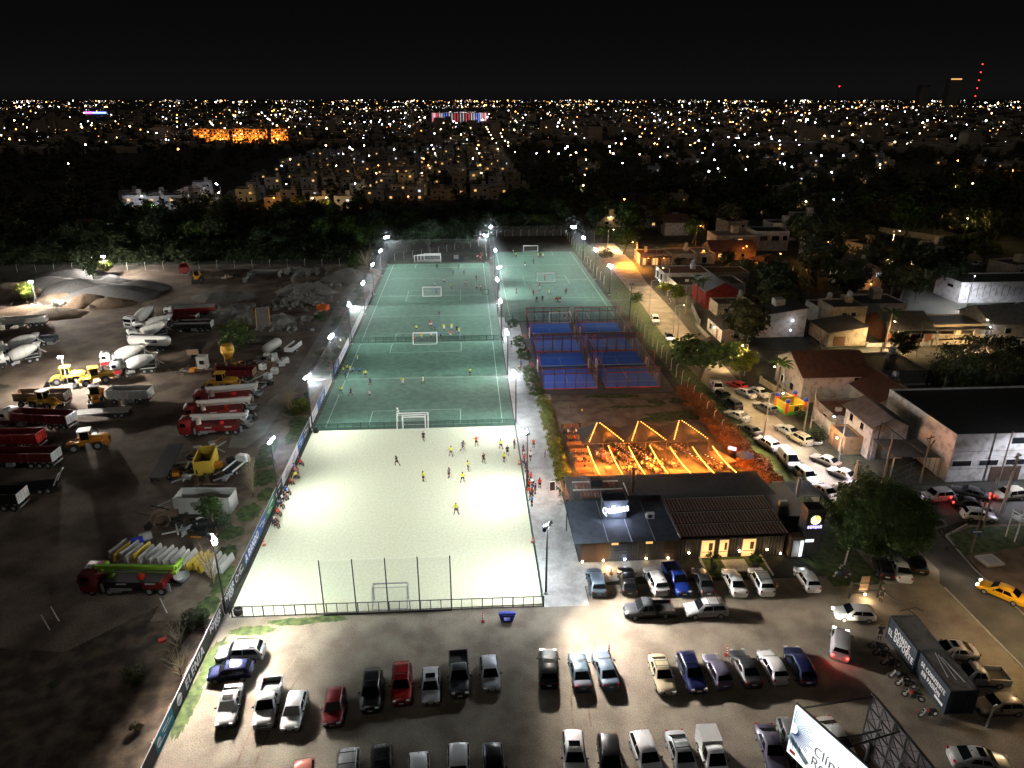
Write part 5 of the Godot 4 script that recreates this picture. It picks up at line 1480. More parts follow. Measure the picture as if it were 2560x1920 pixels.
	car("hatch", "pink", "rusty pink car cut off by the lower edge", -13.69, -40.6, -2.99)
	car("suv", "silver", "silver car with ribbed roof in the lowest row", -10.34, -41.09, -3.06, "rn")
	car("suv", "black", "black car with ribbed roof in the lowest row", -7.63, -41.29, -3.01, "rn")
	car("hatch", "white", "white hatchback with a tail spoiler in the lowest row", -4.73, -40.7, -3.07)
	car("suv", "white", "white car with ribbed roof left of the black-roofed one", -1.64, -41.01, -3.14, "n")
	car("hatch", "white", "white hatchback with a black roof in the lowest row", 1.16, -41.21, -3.11, "k")
	car("suv", "white", "tall white car with sunroof in the lowest row", 7.69, -41.7, 3.07, "sn")
	car("wagon", "black", "black wagon between two white cars in the lowest row", 10.54, -41.18, 3.07)
	car("suv", "white", "white car with ribbed roof right of the black wagon", 13.53, -41.31, -3.07, "n")
	car("sedan", "silver", "silver sedan with roof bars left of the white box van", 16.43, -41.21, -3.12, "r")
	car("box", "white", "small white van with a high box body in the lowest row", 18.85, -40.88, -3.14)
	var st := "cars parked along the street"
	car("van", "white", "white delivery van parked on the verge side of the street", 46.51, -90.02, 3.12, "", st)
	car("suv", "white", "white off-roader facing the camera on the verge side", 47, -85.24, -3.04, "", st)
	car("sedan", "white", "white sedan nearest the junction beside the big round tree", 47.72, -80.74, -2.91, "", st)
	car("sedan", "gold", "dull gold sedan on the house side of the street", 51.91, -89.53, 0.57, "", st)
	car("sedan", "white", "white sedan on the house side, right of the concrete pole", 52.4, -85.51, 0.49, "", st)
	car("hatch", "white", "white hatchback behind the thick concrete pole", 52.98, -82.1, 0.58, "", st)
	car("sedan", "silver", "silver sedan in front of the inflatable castle lawn", 50.61, -99.96, 0.38, "", st)
	car("suv", "beige", "beige car next to the white tyre ring", 51.23, -96.94, 0.33, "r", st)
	car("wagon", "grey", "grey wagon left of the inflatable castle", 50.63, -108.91, 0.38, "", st)
	car("suv", "white", "white car under the leaning lamp pole", 45.49, -95.54, 0.32, "", st)
	car("sedan", "dark_grey", "dark sedan on the verge above the white car", 44.67, -100.45, 0.35, "", st)
	car("sedan", "white", "white car on the grass edge, third from the hedge end", 44.67, -106.14, 0.55, "", st)
	car("suv", "dark_grey", "dark car on the grass edge under the lamp-lit tree", 45.57, -110.9, 0.17, "", st)
	car("hatch", "bright_red", "red car at the street corner under the bright tree", 49.38, -119.39, 0.51, "", st)
	car("sedan", "silver", "silver sedan behind the red car at the corner", 49.68, -115.81, 0.37, "", st)
	car("sedan", "silver", "silver car on the driveway below the gate pillars", 52.22, -115.97, 0.3, "", st)
	car("pickup", "white", "white pickup on the verge near the dark spreading tree", 45.4, -118.54, 2.96, "", st)
	car("hatch", "black", "black car on the verge in front of the white pickup", 45.29, -114.47, -2.91, "", st)
	car("suv", "white", "white car with dark glass beside a lamp pole in the far street", 44.73, -161.44, 3.01, "", st)
	car("hatch", "white", "dark-roofed white car in the middle of the far street", 44.52, -148.22, 3.06, "k", st)
	car("suv", "silver", "grey car lit red by tail lights at the junction", 61.97, -78.82, 1.66, "", "cars driving", 0.03)
	car("sedan", "black", "black car with bright red tail lights at the junction", 65.19, -76.54, -1.95, "b", "cars driving", 0.03)
	car("sedan", "dark_grey", "dark car behind the red-lit one at the junction", 67.02, -79.33, 0.91, "b", "cars driving", 0.03)
	car("hatch", "white", "white hatchback behind the leaning post at the junction", 64.48, -73.98, -1.81, "", "cars driving", 0.03)
	car("suv", "gold", "dull gold car with a lit headlight at the right edge", 71.7, -78.45, 1.69, "", "cars driving", 0.03)
	car("hatch", "black", "black car under the left edge of the round tree", 46.33, -64.29, -0.28)
	car("sedan", "white", "white sedan under the round tree, tail to the camera", 48.09, -63.92, -0.28)
	car("sedan", "black", "black car at the avenue edge under the round tree", 50.67, -65.19, -0.25)
	car("suv", "white", "white car in a driveway at the far right of the cross street", 118.84, -138.66, 1.84, "", st)
	car("sedan", "white", "white car under the orange lamp in the far side street", 140.59, -207.97, 1.71, "", st)
	car("sedan", "silver", "silver car under the lime trees in the far right street", 163.59, -216.09, 1.78, "", st)
	for a in [["motorbike at the top end of the container row", 39.17, -52.31, "black", 1.2], ["second motorbike from the top of the container row", 39.04, -51.21, "dark_steel", 1.0], ["motorbike below the word DEPORTE", 39.17, -50.13, "black", 1.3], ["pale-tanked motorbike in the middle of the row", 38.97, -48.42, "steel", 1.1], ["motorbike beside the joint of the two containers", 39.08, -47.5, "black", 1.2], ["red-tailed motorbike in the lower half of the row", 38.91, -46.15, "red_plastic", 1.0], ["red motorbike at the lower end of the container", 39.07, -44.16, "red_plastic", 1.6]]:
		bike(a[0], a[1], a[2], a[4], M[a[3]])
	bike("blue motorbike beside the entrance bracket", 40.82, -63.24, 1.4, M.blue_plastic)
	bike("dark motorbike in the shade of the round tree", 41.85, -64.17, 0.4, M.black)
# ---------------------------------------------------------------- truck yard
func tyre(t: Node3D, x: float, r: float, z: float, w := 0.3) -> void:
	var key := "tyre%.2f" % r
	if not protos.has(key):
		var s := B()
		cyl(s, V(-0.15, 0, 0), V(0.15, 0, 0), r, -1, 14)
		var q := B()
		cyl(q, V(-0.165, 0, 0), V(0.165, 0, 0), r * 0.52, -1, 10)
		protos[key] = [done(s), done(q)]
	var o := put("wheel", protos[key][0], M.rubber, t, V(x, r, z))
	put("rim", protos[key][1], M.galv, o)
# cab-over truck front on a chassis, facing -z; the cab's front face is at z = 0
func cab(t: Node3D, col: Material, low: Material, h := 2.9) -> void:
	var st := B()
	loft(st, [cabring(0.0, 0.55, h * 0.55, 1.2), cabring(0.12, 0.5, h * 0.93, 1.22), cabring(0.35, 0.5, h, 1.22), cabring(1.9, 0.5, h, 1.22), cabring(2.0, 0.6, h - 0.1, 1.18)])
	obj("cab", st, col, t)
	part("cab_lower", V(0, 0.85, 0.98), V(2.46, 0.75, 1.9), low, t)
	part("windscreen", V(0, h * 0.70, 0.03), V(2.1, 0.85, 0.1), M.glass_dark, t).rotation.x = -0.1
	for s in [-1, 1]:
		part("side_window", V(s * 1.22, h * 0.72, 0.8), V(0.03, 0.6, 0.8), M.glass_dark, t)
		part("mirror", V(s * 1.42, h * 0.7, 0.15), V(0.2, 0.5, 0.1), M.black, t)
		part("headlight", V(s * 0.95, 0.75, -0.02), V(0.35, 0.2, 0.06), M.headlight, t)
	part("grille", V(0, 1.15, -0.01), V(1.5, 0.5, 0.05), M.black, t)
	part("bumper", V(0, 0.5, 0.05), V(2.46, 0.3, 0.3), M.galv, t)
	part("roof_hatch", V(0, h + 0.03, 0.9), V(0.8, 0.08, 0.6), M.dark_steel, t)
func cabring(z: float, y0: float, y1: float, hw: float) -> PackedVector3Array:
	return PV([V(-hw, y0, z), V(-hw, y1 - 0.15, z), V(-hw + 0.15, y1, z), V(hw - 0.15, y1, z), V(hw, y1 - 0.15, z), V(hw, y0, z)])
func chassis(t: Node3D, z0: float, z1: float, axles: Array, r := 0.5) -> void:
	for s in [-1, 1]:
		part("chassis_rail", V(s * 0.45, 0.85, (z0 + z1) / 2), V(0.14, 0.26, z1 - z0), M.dark_steel, t)
		for a in axles: tyre(t, s * 1.05, r, a)
	for s in [-1, 1]: part("fuel_tank", V(s * 0.95, 0.7, z0 + 3.4), V(0.55, 0.55, 1.1), M.galv, t)
func mixer(label: String, x: float, z: float, yaw: float, col: String, low: String, logo := false) -> void:
	var t := thing("mixer_truck", label, "mixer truck", xz(x, z), yaw, "concrete mixer trucks")
	var off := -4.4
	var st: SurfaceTool
	cab(t, M[col], M[low])
	chassis(t, 0.3, 8.4, [1.2, 3.0, 5.9, 7.2])
	var prof := []
	for k in [[0.0, 0.0], [0.85, 0.02], [1.12, 0.7], [1.26, 1.6], [1.22, 2.7], [0.95, 3.9], [0.62, 4.7], [0.5, 5.1], [0.0, 5.1]]: prof.append([k[0], k[1]])
	st = B()
	var tilt := Basis(Vector3.RIGHT, PI / 2 - 0.27)
	lathe(st, prof, V(0, 1.75, 2.9), 18, tilt)
	obj("drum", st, M.truck_white, t)
	st = B()
	for q in 2:
		for k in 22:
			var an := k * 0.5 + q * PI
			var y := 0.4 + k * 0.18
			var r := 1.27 if y < 3.0 else 1.25 - (y - 3.0) * 0.29
			cyl(st, V(0, 1.75, 2.9) + tilt * V(cos(an) * r, y, sin(an) * r), V(0, 1.75, 2.9) + tilt * V(cos(an + 0.5) * r, y + 0.18, sin(an + 0.5) * r), 0.02, -1, 4)
	obj("drum_stripe", st, M.galv, t)
	if logo: part("drum_logo", V(0, 3.03, 4.6), V(0.7, 0.05, 0.7), M.shirt_blue, t).rotation.x = -0.27
	st = B()
	lathe(st, [[0.3, 0], [0.75, 0.7], [0.78, 0.72]], V(0, 3.0, 8.0), 12)
	obj("hopper", st, M.truck_white, t)
	st = B()
	beam(st, V(0, 2.4, 8.1), V(0.8, 1.2, 9.2), 0.45, 0.12)
	obj("chute", st, M.dirty_white, t)
	for s in [-1, 1]:
		st = B()
		pipe(st, [V(s * 0.6, 0.9, 8.0), V(s * 0.6, 3.1, 8.2)], 0.06)
		pipe(st, [V(s * 0.7, 0.9, 2.6), V(s * 0.5, 2.2, 2.8)], 0.07)
		obj("drum_stand", st, M.dirty_white, t)
		part("mudguard", V(s * 1.08, 1.1, 6.55), V(0.5, 0.06, 2.7), M.dirty_white, t)
	st = B()
	cyl(st, V(-0.9, 1.9, 2.35), V(0.9, 1.9, 2.35), 0.38, -1, 12)
	obj("water_tank", st, M.truck_white, t)
	part("ladder", V(0.75, 2.0, 8.35), V(0.4, 2.0, 0.06), M.galv, t)
	shift(t, V(0, 0, off))
func shift(t: Node3D, by: Vector3) -> void:
	for c in t.get_children(): c.position += by
# open tipper body: bottom y0, height h, from z0 to z1
func tub(t: Node3D, z0: float, z1: float, y0: float, h: float, m: Material, inner: Material, tail: Material) -> void:
	part("bed_floor", V(0, y0 + 0.06, (z0 + z1) / 2), V(2.4, 0.1, z1 - z0), inner, t)
	for s in [-1, 1]:
		part("side_wall", V(s * 1.22, y0 + h / 2, (z0 + z1) / 2), V(0.08, h, z1 - z0), m, t)
		part("top_rail", V(s * 1.22, y0 + h + 0.04, (z0 + z1) / 2), V(0.14, 0.08, z1 - z0 + 0.06), m, t)
		var n := int((z1 - z0) / 1.1)
		for k in n + 1:
			part("stake", V(s * 1.28, y0 + h / 2, z0 + 0.05 + (z1 - z0 - 0.1) * k / n), V(0.06, h - 0.04, 0.09), m, t)
	part("front_wall", V(0, y0 + h / 2 + 0.1, z0), V(2.4, h + 0.2, 0.08), m, t)
	part("tailgate", V(0, y0 + h / 2, z1 + 0.04), V(2.5, h + 0.05, 0.09), tail, t)
	for k in 4: part("tail_rib", V(-0.95 + k * 0.63, y0 + h / 2, z1 + 0.1), V(0.08, h - 0.1, 0.05), tail, t)
func dump(label: String, x: float, z: float, yaw: float, len_: float, h: float, m: String, inner: String, tail: String, with_cab := "", cover := "") -> void:
	var t := thing("tipper_truck" if with_cab else "tipper_trailer", label, "tipper truck" if with_cab else "trailer", xz(x, z), yaw, "tipper trucks and trailers")
	var z0 := 0.0
	if with_cab:
		cab(t, M[with_cab], M[m])
		z0 = 2.5
	chassis(t, z0 - 2.2 if with_cab else z0 + 0.4, z0 + len_ - 0.2, ([1.2] if with_cab else []) + ([z0 + 1.0] if not with_cab else [3.2]) + [z0 + len_ - 3.2, z0 + len_ - 2.0] + ([z0 + len_ - 0.8] if len_ > 7.5 else []))
	tub(t, z0, z0 + len_, 1.15, h, M[m], M[inner], M[tail])
	for k in int(len_):
		for s in [-1, 1]: part("marker_plate", V(s * 1.3, 1.1, z0 + 0.6 + k), V(0.03, 0.07, 0.22), M.dirty_white, t)
	part("rear_bumper", V(0, 0.6, z0 + len_ + 0.05), V(2.3, 0.14, 0.1), M.dirty_white, t)
	for s in [-1, 1]: part("taillight", V(s * 0.9, 0.85, z0 + len_ + 0.06), V(0.3, 0.15, 0.06), M.taillight, t)
	if cover:
		var st := B()
		var a := []
		for k in 9: a.append(Vector2(cos(PI * k / 8) * 1.22, 1.15 + h + 0.05 + sin(PI * k / 8) * 0.35))
		st.set_smooth_group(1)
		for k in 8: quad(st, V(a[k].x, a[k].y, z0), V(a[k + 1].x, a[k + 1].y, z0), V(a[k + 1].x, a[k + 1].y, z0 + len_), V(a[k].x, a[k].y, z0 + len_))
		obj("cover", st, M[cover], t)
	shift(t, V(0, 0, -(z0 + len_) / 2))
func loader(label: String, x: float, z: float, yaw: float, m: String, roof: String, grader := false) -> void:
	var t := thing("grader" if grader else "wheel_loader", label, "construction vehicle", xz(x, z), yaw, "yellow construction vehicles")
	for q in [[-1, -1.7], [1, -1.7], [-1, 1.5], [1, 1.5]]: tyre(t, q[0] * 1.05, 0.72, q[1], 0.5)
	var st := B()
	loft(st, [cabring(0.6, 0.9, 2.0, 0.85), cabring(1.0, 0.85, 2.15, 0.9), cabring(2.7, 0.85, 2.0, 0.85), cabring(3.1, 1.0, 1.75, 0.75)])
	obj("engine_hood", st, M[m], t)
	part("front_frame", V(0, 1.05, -1.6), V(1.1, 0.6, 2.2), M[m], t)
	part("rear_grille", V(0, 1.4, 3.1), V(1.2, 0.7, 0.06), M.black, t)
	part("counterweight", V(0, 0.8, 2.9), V(2.1, 0.5, 0.5), M[m], t)
	for q in [[-0.72, -0.7], [0.72, -0.7], [-0.72, 0.6], [0.72, 0.6]]:
		part("cab_post", V(q[0], 2.4, q[1]), V(0.1, 1.5, 0.1), M[m], t)
	part("cab_glass", V(0, 2.4, -0.05), V(1.42, 1.3, 1.28), M.glass_dark, t)
	part("cab_roof", V(0, 3.2, -0.05), V(1.75, 0.14, 1.75), M[roof], t)
	part("cab_base", V(0, 1.5, -0.05), V(1.6, 0.5, 1.5), M[m], t)
	for s in [-1, 1]: part("mudguard", V(s * 1.05, 1.55, 1.5), V(0.6, 0.1, 1.7), M[m], t)
	if grader:
		st = B()
		pipe(st, [V(0, 1.8, -0.8), V(0, 2.1, -2.2), V(0, 1.2, -3.6)], 0.18, 8)
		obj("front_arm", st, M[m], t)
		part("blade", V(0, 0.5, -2.0), V(3.4, 0.6, 0.12), M[m], t, 0.5)
	else:
		for s in [-1, 1]:
			st = B()
			pipe(st, [V(s * 0.5, 1.7, -1.0), V(s * 0.5, 1.5, -2.3), V(s * 0.5, 0.6, -3.0)], 0.12)
			obj("lift_arm", st, M[m], t)
		st = B()
		loft(st, [PV([V(-1.3, 0.1, -2.9), V(-1.3, 1.1, -2.9), V(-1.3, 1.1, -3.3), V(-1.3, 0.4, -3.25), V(-1.3, 0.1, -4.0)]), PV([V(1.3, 0.1, -2.9), V(1.3, 1.1, -2.9), V(1.3, 1.1, -3.3), V(1.3, 0.4, -3.25), V(1.3, 0.1, -4.0)])])
		obj("bucket", st, M.dark_steel, t)
	st = B()
	cyl(st, V(0.4, 2.0, 1.6), V(0.4, 2.9, 1.6), 0.06)
	obj("exhaust", st, M.black, t)
func pump(label: String, x: float, z: float, yaw: float, cabm: String, body: String, boom: String) -> void:
	var t := thing("pump_truck", label, "concrete pump truck", xz(x, z), yaw, "concrete pump trucks")
	cab(t, M[cabm], M.truck_red)
	chassis(t, 0.4, 10.6, [1.2, 3.1, 7.4, 8.7])
	part("body_side", V(0, 1.3, 5.6), V(2.4, 0.9, 6.2), M[body], t)
	part("red_side_panel", V(0, 1.25, 7.9), V(2.44, 0.8, 2.3), M.truck_red, t)
	for k in 2: part("side_stripe", V(0, 0.95 - k * 0.22, 4.4), V(2.46, 0.09, 2.4), M.dirty_white, t)
	for k in 2:
		for s in [-1, 1]: part("lettering_plate", V(s * 1.24, 1.55, 4.6 + k * 3.1), V(0.02, 0.16, 1.1), M.print_white, t)
	for b in [[-1.05, 3.7, 2.2, 10.6, 0.36], [-0.45, 3.3, 2.4, 10.4, 0.3], [0.1, 3.0, 3.6, 10.5, 0.24], [0.65, 2.6, 2.6, 10.2, 0.22], [1.15, 2.1, 2.2, 9.4, 0.18]]:
		var st := B()
		beam(st, V(b[0], b[1], b[2]), V(b[0], b[1] - 0.15, b[3]), b[4], b[4] * 1.1)
		obj("boom_section", st, M[boom], t)
	for e in [[10.5, 3.3], [2.4, 2.9], [10.3, 2.6]]:
		var st := B()
		cyl(st, V(-0.8, e[1], e[0]), V(0.8, e[1], e[0]), 0.24, -1, 10)
		obj("boom_joint", st, M[boom], t)
	var st := B()
	pipe(st, [V(0.95, 2.0, 2.4), V(0.95, 2.0, 9.0), V(0.5, 1.0, 10.9)], 0.09)
	pipe(st, [V(-0.9, 2.9, 2.6), V(-0.9, 2.8, 10.2)], 0.07)
	obj("delivery_pipe", st, M[boom], t)
	st = B()
	cyl(st, V(0, 1.6, 2.9), V(0, 3.0, 2.9), 0.45, 0.35, 10)
	obj("turret", st, M[boom], t)
	st = B()
	lathe(st, [[0.35, 0], [0.85, 0.6], [0.85, 0.75]], V(0, 1.0, 10.6), 12)
	obj("hopper", st, M.galv, t)
	for s in [-1, 1]:
		part("outrigger", V(s * 1.15, 1.0, 9.6), V(0.22, 1.0, 0.3), M.galv, t)
		part("outrigger", V(s * 1.15, 1.0, 2.5), V(0.22, 1.0, 0.3), M.galv, t)
	st = B()
	ball(st, V(-0.6, 2.1, 6.6), 0.42, 10)
	obj("red_tank", st, M.red_plastic, t)
	shift(t, V(0, 0, -5.4))
func skip(label: String, called: String, cat: String, x: float, z: float, yaw: float, l: float, w: float, h: float, m: String, inner: String) -> Node3D:
	var t := thing(called, label, cat, xz(x, z), yaw)
	part("floor", V(0, 0.08, 0), V(w, 0.14, l), M[inner], t)
	for s in [-1, 1]:
		part("side_wall", V(s * w / 2, h / 2, 0), V(0.08, h, l), M[m], t)
		part("end_wall", V(0, h / 2, s * l / 2), V(w + 0.08, h - 0.01, 0.08), M[m], t)
		part("top_rail", V(s * w / 2, h + 0.03, 0), V(0.14, 0.1, l + 0.14), M[m], t)
		for k in int(l / 0.9): part("rib", V(s * (w / 2 + 0.06), h / 2, -l / 2 + 0.5 + k * 0.9), V(0.05, h - 0.1, 0.12), M[m], t)
	return t
func heap(label: String, cat: String, x: float, z: float, rx: float, rz: float, h: float, m: String, rough := 0.0, seed_ := 1) -> void:
	var st := B()
	var n := 26
	var nz := FastNoiseLite.new()
	nz.seed = seed_
	nz.frequency = 0.9
	var f := func(i: int, k: int) -> Vector3:
		var t := TAU * i / n
		var r := k / 7.0
		var wob := 1.0 + 0.16 * nz.get_noise_2d(cos(t) * 1.5, sin(t) * 1.5) * 2.0
		var y := h * pow(maxf(0.0, 1.0 - r), 0.9) * (1.0 - 0.25 * (1 - r)) + rough * nz.get_noise_3d(cos(t) * r * 4.0, sin(t) * r * 4.0, seed_) * minf(1.0, (1.0 - r) * 4.0)
		return V(cos(t) * r * rx * wob, maxf(y, 0.0) if k < 7 else -0.05, sin(t) * r * rz * wob)
	st.set_smooth_group(1 if rough < 0.3 else -1)
	for k in 7:
		for i in n:
			if k == 0: tri(st, f.call(i, 0), f.call(i, 1), f.call(i + 1, 1))
			else: quad(st, f.call(i, k), f.call(i, k + 1), f.call(i + 1, k + 1), f.call(i + 1, k))
	var o := obj("heap" if rough < 0.3 else "rubble_heap", st, M[m])
	o.position = xz(x, z)
	tag(o, label, cat, "heaps in the yard")
func stones(label: String, x: float, z: float, rx: float, rz: float, n: int, s0: float, s1: float, h: float, m: Material) -> void:
	var t := thing("rubble", label, "rubble", xz(x, z), 0.0, "broken concrete in the yard")
	var meshes := []
	for k in 5:
		var st := B()
		var b := Basis.from_euler(V(rf() * 6, rf() * 6, 0))
		bx(st, Vector3.ZERO, V(1, rnd(0.35, 0.8), rnd(0.5, 1.0)), b)
		bx(st, V(0.2, 0.1, -0.1), V(0.6, 0.5, 0.7), Basis.from_euler(V(rf() * 6, 1, 0)))
		meshes.append(done(st))
	for k in n:
		var d := Vector2(rn(), rn()) * 0.45
		var s := rnd(s0, s1)
		var o := put("slab", meshes[k % 5], m, t, V(d.x * rx, s * 0.25 + h * exp(-d.length_squared() * 2.2) * rnd(0.5, 1.0), d.y * rz))
		o.scale = Vector3.ONE * s
		o.rotation = V(rf() * 0.6, rf() * 6, rf() * 0.6)
func scrap(label: String, x: float, z: float, n: int) -> void:
	var t := thing("scrap_pile", label, "scrap", xz(x, z), rf() * 3.0, "scrap lying in the yard")
	var ms := [M.dark_steel, M.bed_brown, M.galv, M.rubber, M.dirty_white, M.amber_machine]
	for k in n:
		var c := V(rn() * 1.4, 0.2 + rf() * 0.5, rn() * 1.1)
		if k % 3 == 0:
			var st := B()
			var d := V(rn(), rf() * 0.3, rn()).normalized() * rnd(0.8, 1.8)
			cyl(st, c - d, c + d, rnd(0.06, 0.16), -1, 7)
			obj("pipe", st, ms[rng.randi() % 5], t)
		elif k % 3 == 1: part("beam", c, V(0.18, 0.14, rnd(1.2, 3.0)), ms[rng.randi() % 6], t, rf() * 3.0)
		else: part("crate", c, V(rnd(0.5, 1.3), rnd(0.3, 0.9), rnd(0.5, 1.1)), ms[rng.randi() % 6], t, rf() * 3.0)
func build_yard() -> void:
	for a in [["scrap heap behind the yellow container", -40.71, -98.59, 14], ["scrap beside the dark skeletal trailer", -41.79, -92.57, 16], ["scrap between the dark trailer and the yellow container", -41.46, -95.33, 14], ["dark scrap right of the timber pile", -35.94, -91.52, 14], ["scrap round the hopper", -46.27, -136.71, 16], ["scrap under the long tank", -43.11, -139.9, 14], ["scrap left of the small white cabin", -54.4, -133.98, 10], ["scrap along the bank below the totes", -39.36, -126.56, 14], ["scrap between the pump trucks and the weedy strip", -36.74, -110.55, 12], ["dark scrap behind the culvert ring", -41.18, -81.54, 8], ["dark sheets and pipes in front of the culvert ring", -37, -78.08, 14], ["rubbish beside the pile of barriers", -34.17, -77.64, 14], ["scrap at the far side of the yard before the woods", -72.47, -214.57, 14], ["scrap below the low walls", -54.22, -223.71, 16], ["scrap near the orange skip", -37.57, -171.65, 12]]:
		scrap(a[0], a[1], a[2], a[3])
	for k in 11:
		sheet("oil_stain", blob(rnd(-95, -40), rnd(-185, -70), rnd(1.5, 5.0), rnd(0.8, 2.2), 34, 0.18), 0.003 + k * 0.0001, M.wasteland, "stuff", "dark stain on the yard dirt")
	mixer("mixer truck with a blue mark on its drum, nearest the yellow loaders", -65.18, -134.64, 1.79, "truck_white", "truck_red", true)
	mixer("mixer truck with a red and white cab behind the blue-marked one", -69.72, -140.29, 1.91, "truck_white", "truck_red")
	mixer("mixer truck behind the white cement tanker", -71.14, -155.8, 2.16, "truck_white", "truck_red")
	mixer("farthest mixer truck of the row beside the dark tipper", -72.02, -160.99, 2.09, "truck_white", "dark_red")
	mixer("mixer truck with a raised white chute, farthest up the yard", -77.65, -167.82, 2.78, "truck_white", "black")
	mixer("big mixer truck at the left edge of the yard", -91.06, -141.49, 2.24, "truck_white", "black")
	mixer("mixer truck behind the big one at the left edge", -94.93, -148.19, 2.16, "truck_white", "black")
	var t := thing("cement_tanker", "long white cement tanker with a dark panel among the mixers", "tanker", Vector3.ZERO)
	var pv := [-67.97, -148.34, 1.44]
	t.position = xz(pv[0], pv[1])
	t.rotation.y = pv[2]
	var st := B()
	lathe(st, [[0.0, -4.4], [0.9, -4.3], [1.15, -3.8], [1.15, 3.8], [0.9, 4.3], [0.0, 4.4]], V(0, 2.2, 0), 18, Basis(Vector3.RIGHT, PI / 2))
	obj("tank", st, M.truck_white, t)
	part("walkway", V(0, 3.38, 0), V(0.6, 0.06, 6.5), M.dark_steel, t)
	part("dark_panel", V(1.12, 2.4, 1.0), V(0.1, 0.7, 2.6), M.black, t)
	part("dark_panel", V(-1.12, 2.4, 1.0), V(0.1, 0.7, 2.6), M.black, t)
	for s in [-1, 1]:
		part("chassis_rail", V(s * 0.45, 0.95, 0), V(0.14, 0.26, 8.4), M.dark_steel, t)
		for a in [2.2, 3.4]: tyre(t, s * 1.05, 0.5, a)
		part("landing_leg", V(s * 0.7, 0.5, -2.8), V(0.14, 1.0, 0.14), M.dark_steel, t)
	dump("white-cabbed truck with a bright red covered trailer at the rubble", -68.25, -173.4, 1.73, 9.5, 1.3, "truck_red", "black", "truck_red", "truck_white", "galv")
	dump("dark red open tipper in front of the red covered trailer", -68.27, -167.69, 1.56, 7.4, 1.2, "dark_red", "black", "truck_white")
	dump("very dark tipper with a white tail board below the red one", -63.07, -161.29, 1.61, 7.8, 1.3, "black", "black", "truck_white")
	dump("pale grey slatted tipper body beside the yellow loaders", -59.93, -119.73, 1.54, 7.0, 1.5, "dirty_white", "bed_brown", "truck_white")
	dump("brown open trailer below the yard lamp", -74.9, -119.77, 1.56, 8.6, 1.3, "bed_brown", "bed_brown", "dirty_white")
	dump("long red open tipper truck with a white tailgate", -70.82, -110.56, 1.39, 9.6, 1.4, "dark_red", "bed_brown", "truck_white", "truck_white")
	dump("bright red tipper at the left edge above the dark red one", -70.77, -102.7, 1.56, 9.4, 1.5, "truck_red", "black", "red_plastic")
	dump("dark red tipper with a white tailgate at the left edge, beside the orange loader", -65.6, -96.61, 1.53, 10.0, 1.3, "dark_red", "black", "truck_white")
	dump("dark trailer with a white tail board cut by the left edge", -62.89, -84.83, 1.56, 8.0, 1.4, "black", "black", "truck_white")
	dump("red tipper seen from behind by the far yard fence", -86.29, -220.12, 0.32, 5.5, 1.6, "truck_red", "black", "truck_red")
	dump("small blue-grey open trailer at the left of the mixers", -92.31, -153.22, 1.61, 4.6, 0.7, "blue_sheet", "black", "blue_sheet")
	dump("long dusty trailer beside the brown sand heap", -104.2, -167.57, 1.79, 9.0, 1.2, "dirty_white", "bed_brown", "truck_white")
	dump("dark red open trailer beside the white totes", -44.77, -129.41, 1.56, 7.5, 1.2, "dark_red", "black", "bed_brown")
	loader("yellow wheel loader under the yard lamp, half in its glare", -75.95, -130.1, 1.92, "yellow_machine", "yellow_machine")
	loader("yellow loader with an open cab right of the lamp", -70.56, -129.46, 2.12, "yellow_machine", "yellow_machine")
	loader("old yellow grader in front of the brown trailer", -73.96, -118.39, -1.89, "yellow_machine", "dirty_white", true)
	loader("dark yellow digger between the grey tipper and the lamp", -66.1, -120.02, -2.71, "amber_machine", "dark_steel")
	loader("orange wheel loader with a white roof below the flatbed", -58.86, -101.66, 1.86, "amber_machine", "truck_white")
	loader("small yellow loader with raised forks by the far fence", -79.46, -211.12, -2.93, "yellow_machine", "dark_steel")
	loader("yellow excavator cab among scrap behind the white pump boom", -45.99, -125.18, 1.61, "yellow_machine", "yellow_machine")
	pump("concrete pump truck with a bright green folded boom and red cab", -37.1, -66.5, 1.51, "dark_red", "black", "lime")
	pump("red pump truck with a white folded boom, nearest of the three", -40.94, -105.99, 1.62, "truck_red", "truck_red", "truck_white")
	pump("middle red pump truck of the three beside the weedy strip", -42.14, -111.95, 1.76, "truck_red", "truck_red", "truck_white")
	pump("red pump truck with a white boom, farthest of the three", -42.6, -117.94, 1.77, "truck_red", "truck_red", "truck_white")
	for a in [["pale flatbed trailer behind the long red tipper", -62.05, -113.66, 1.68, 8.5, "dirty_white"], ["dark skeletal trailer standing in the middle of the yard", -44.44, -94.97, 0.13, 10.5, "black"], ["dark flat trailer with a brown folded tail ramp", -57.53, -146.09, 0.14, 8.0, "dark_steel"], ["low loader trailer with two upright white ramps", -59.79, -88.77, 1.73, 6.0, "dark_steel"]]:
		t = thing("flat_trailer", a[0], "trailer", xz(a[1], a[2]), a[3], "flat trailers")
		var l: float = a[4]
		for k in 5: part("deck_plank", V(-1.0 + k * 0.5, 1.05, 0), V(0.46, 0.08, l), M[a[5]], t)
		for k in int(l): part("cross_member", V(0, 0.96, -l / 2 + 0.5 + k), V(2.4, 0.1, 0.1), M.dark_steel, t)
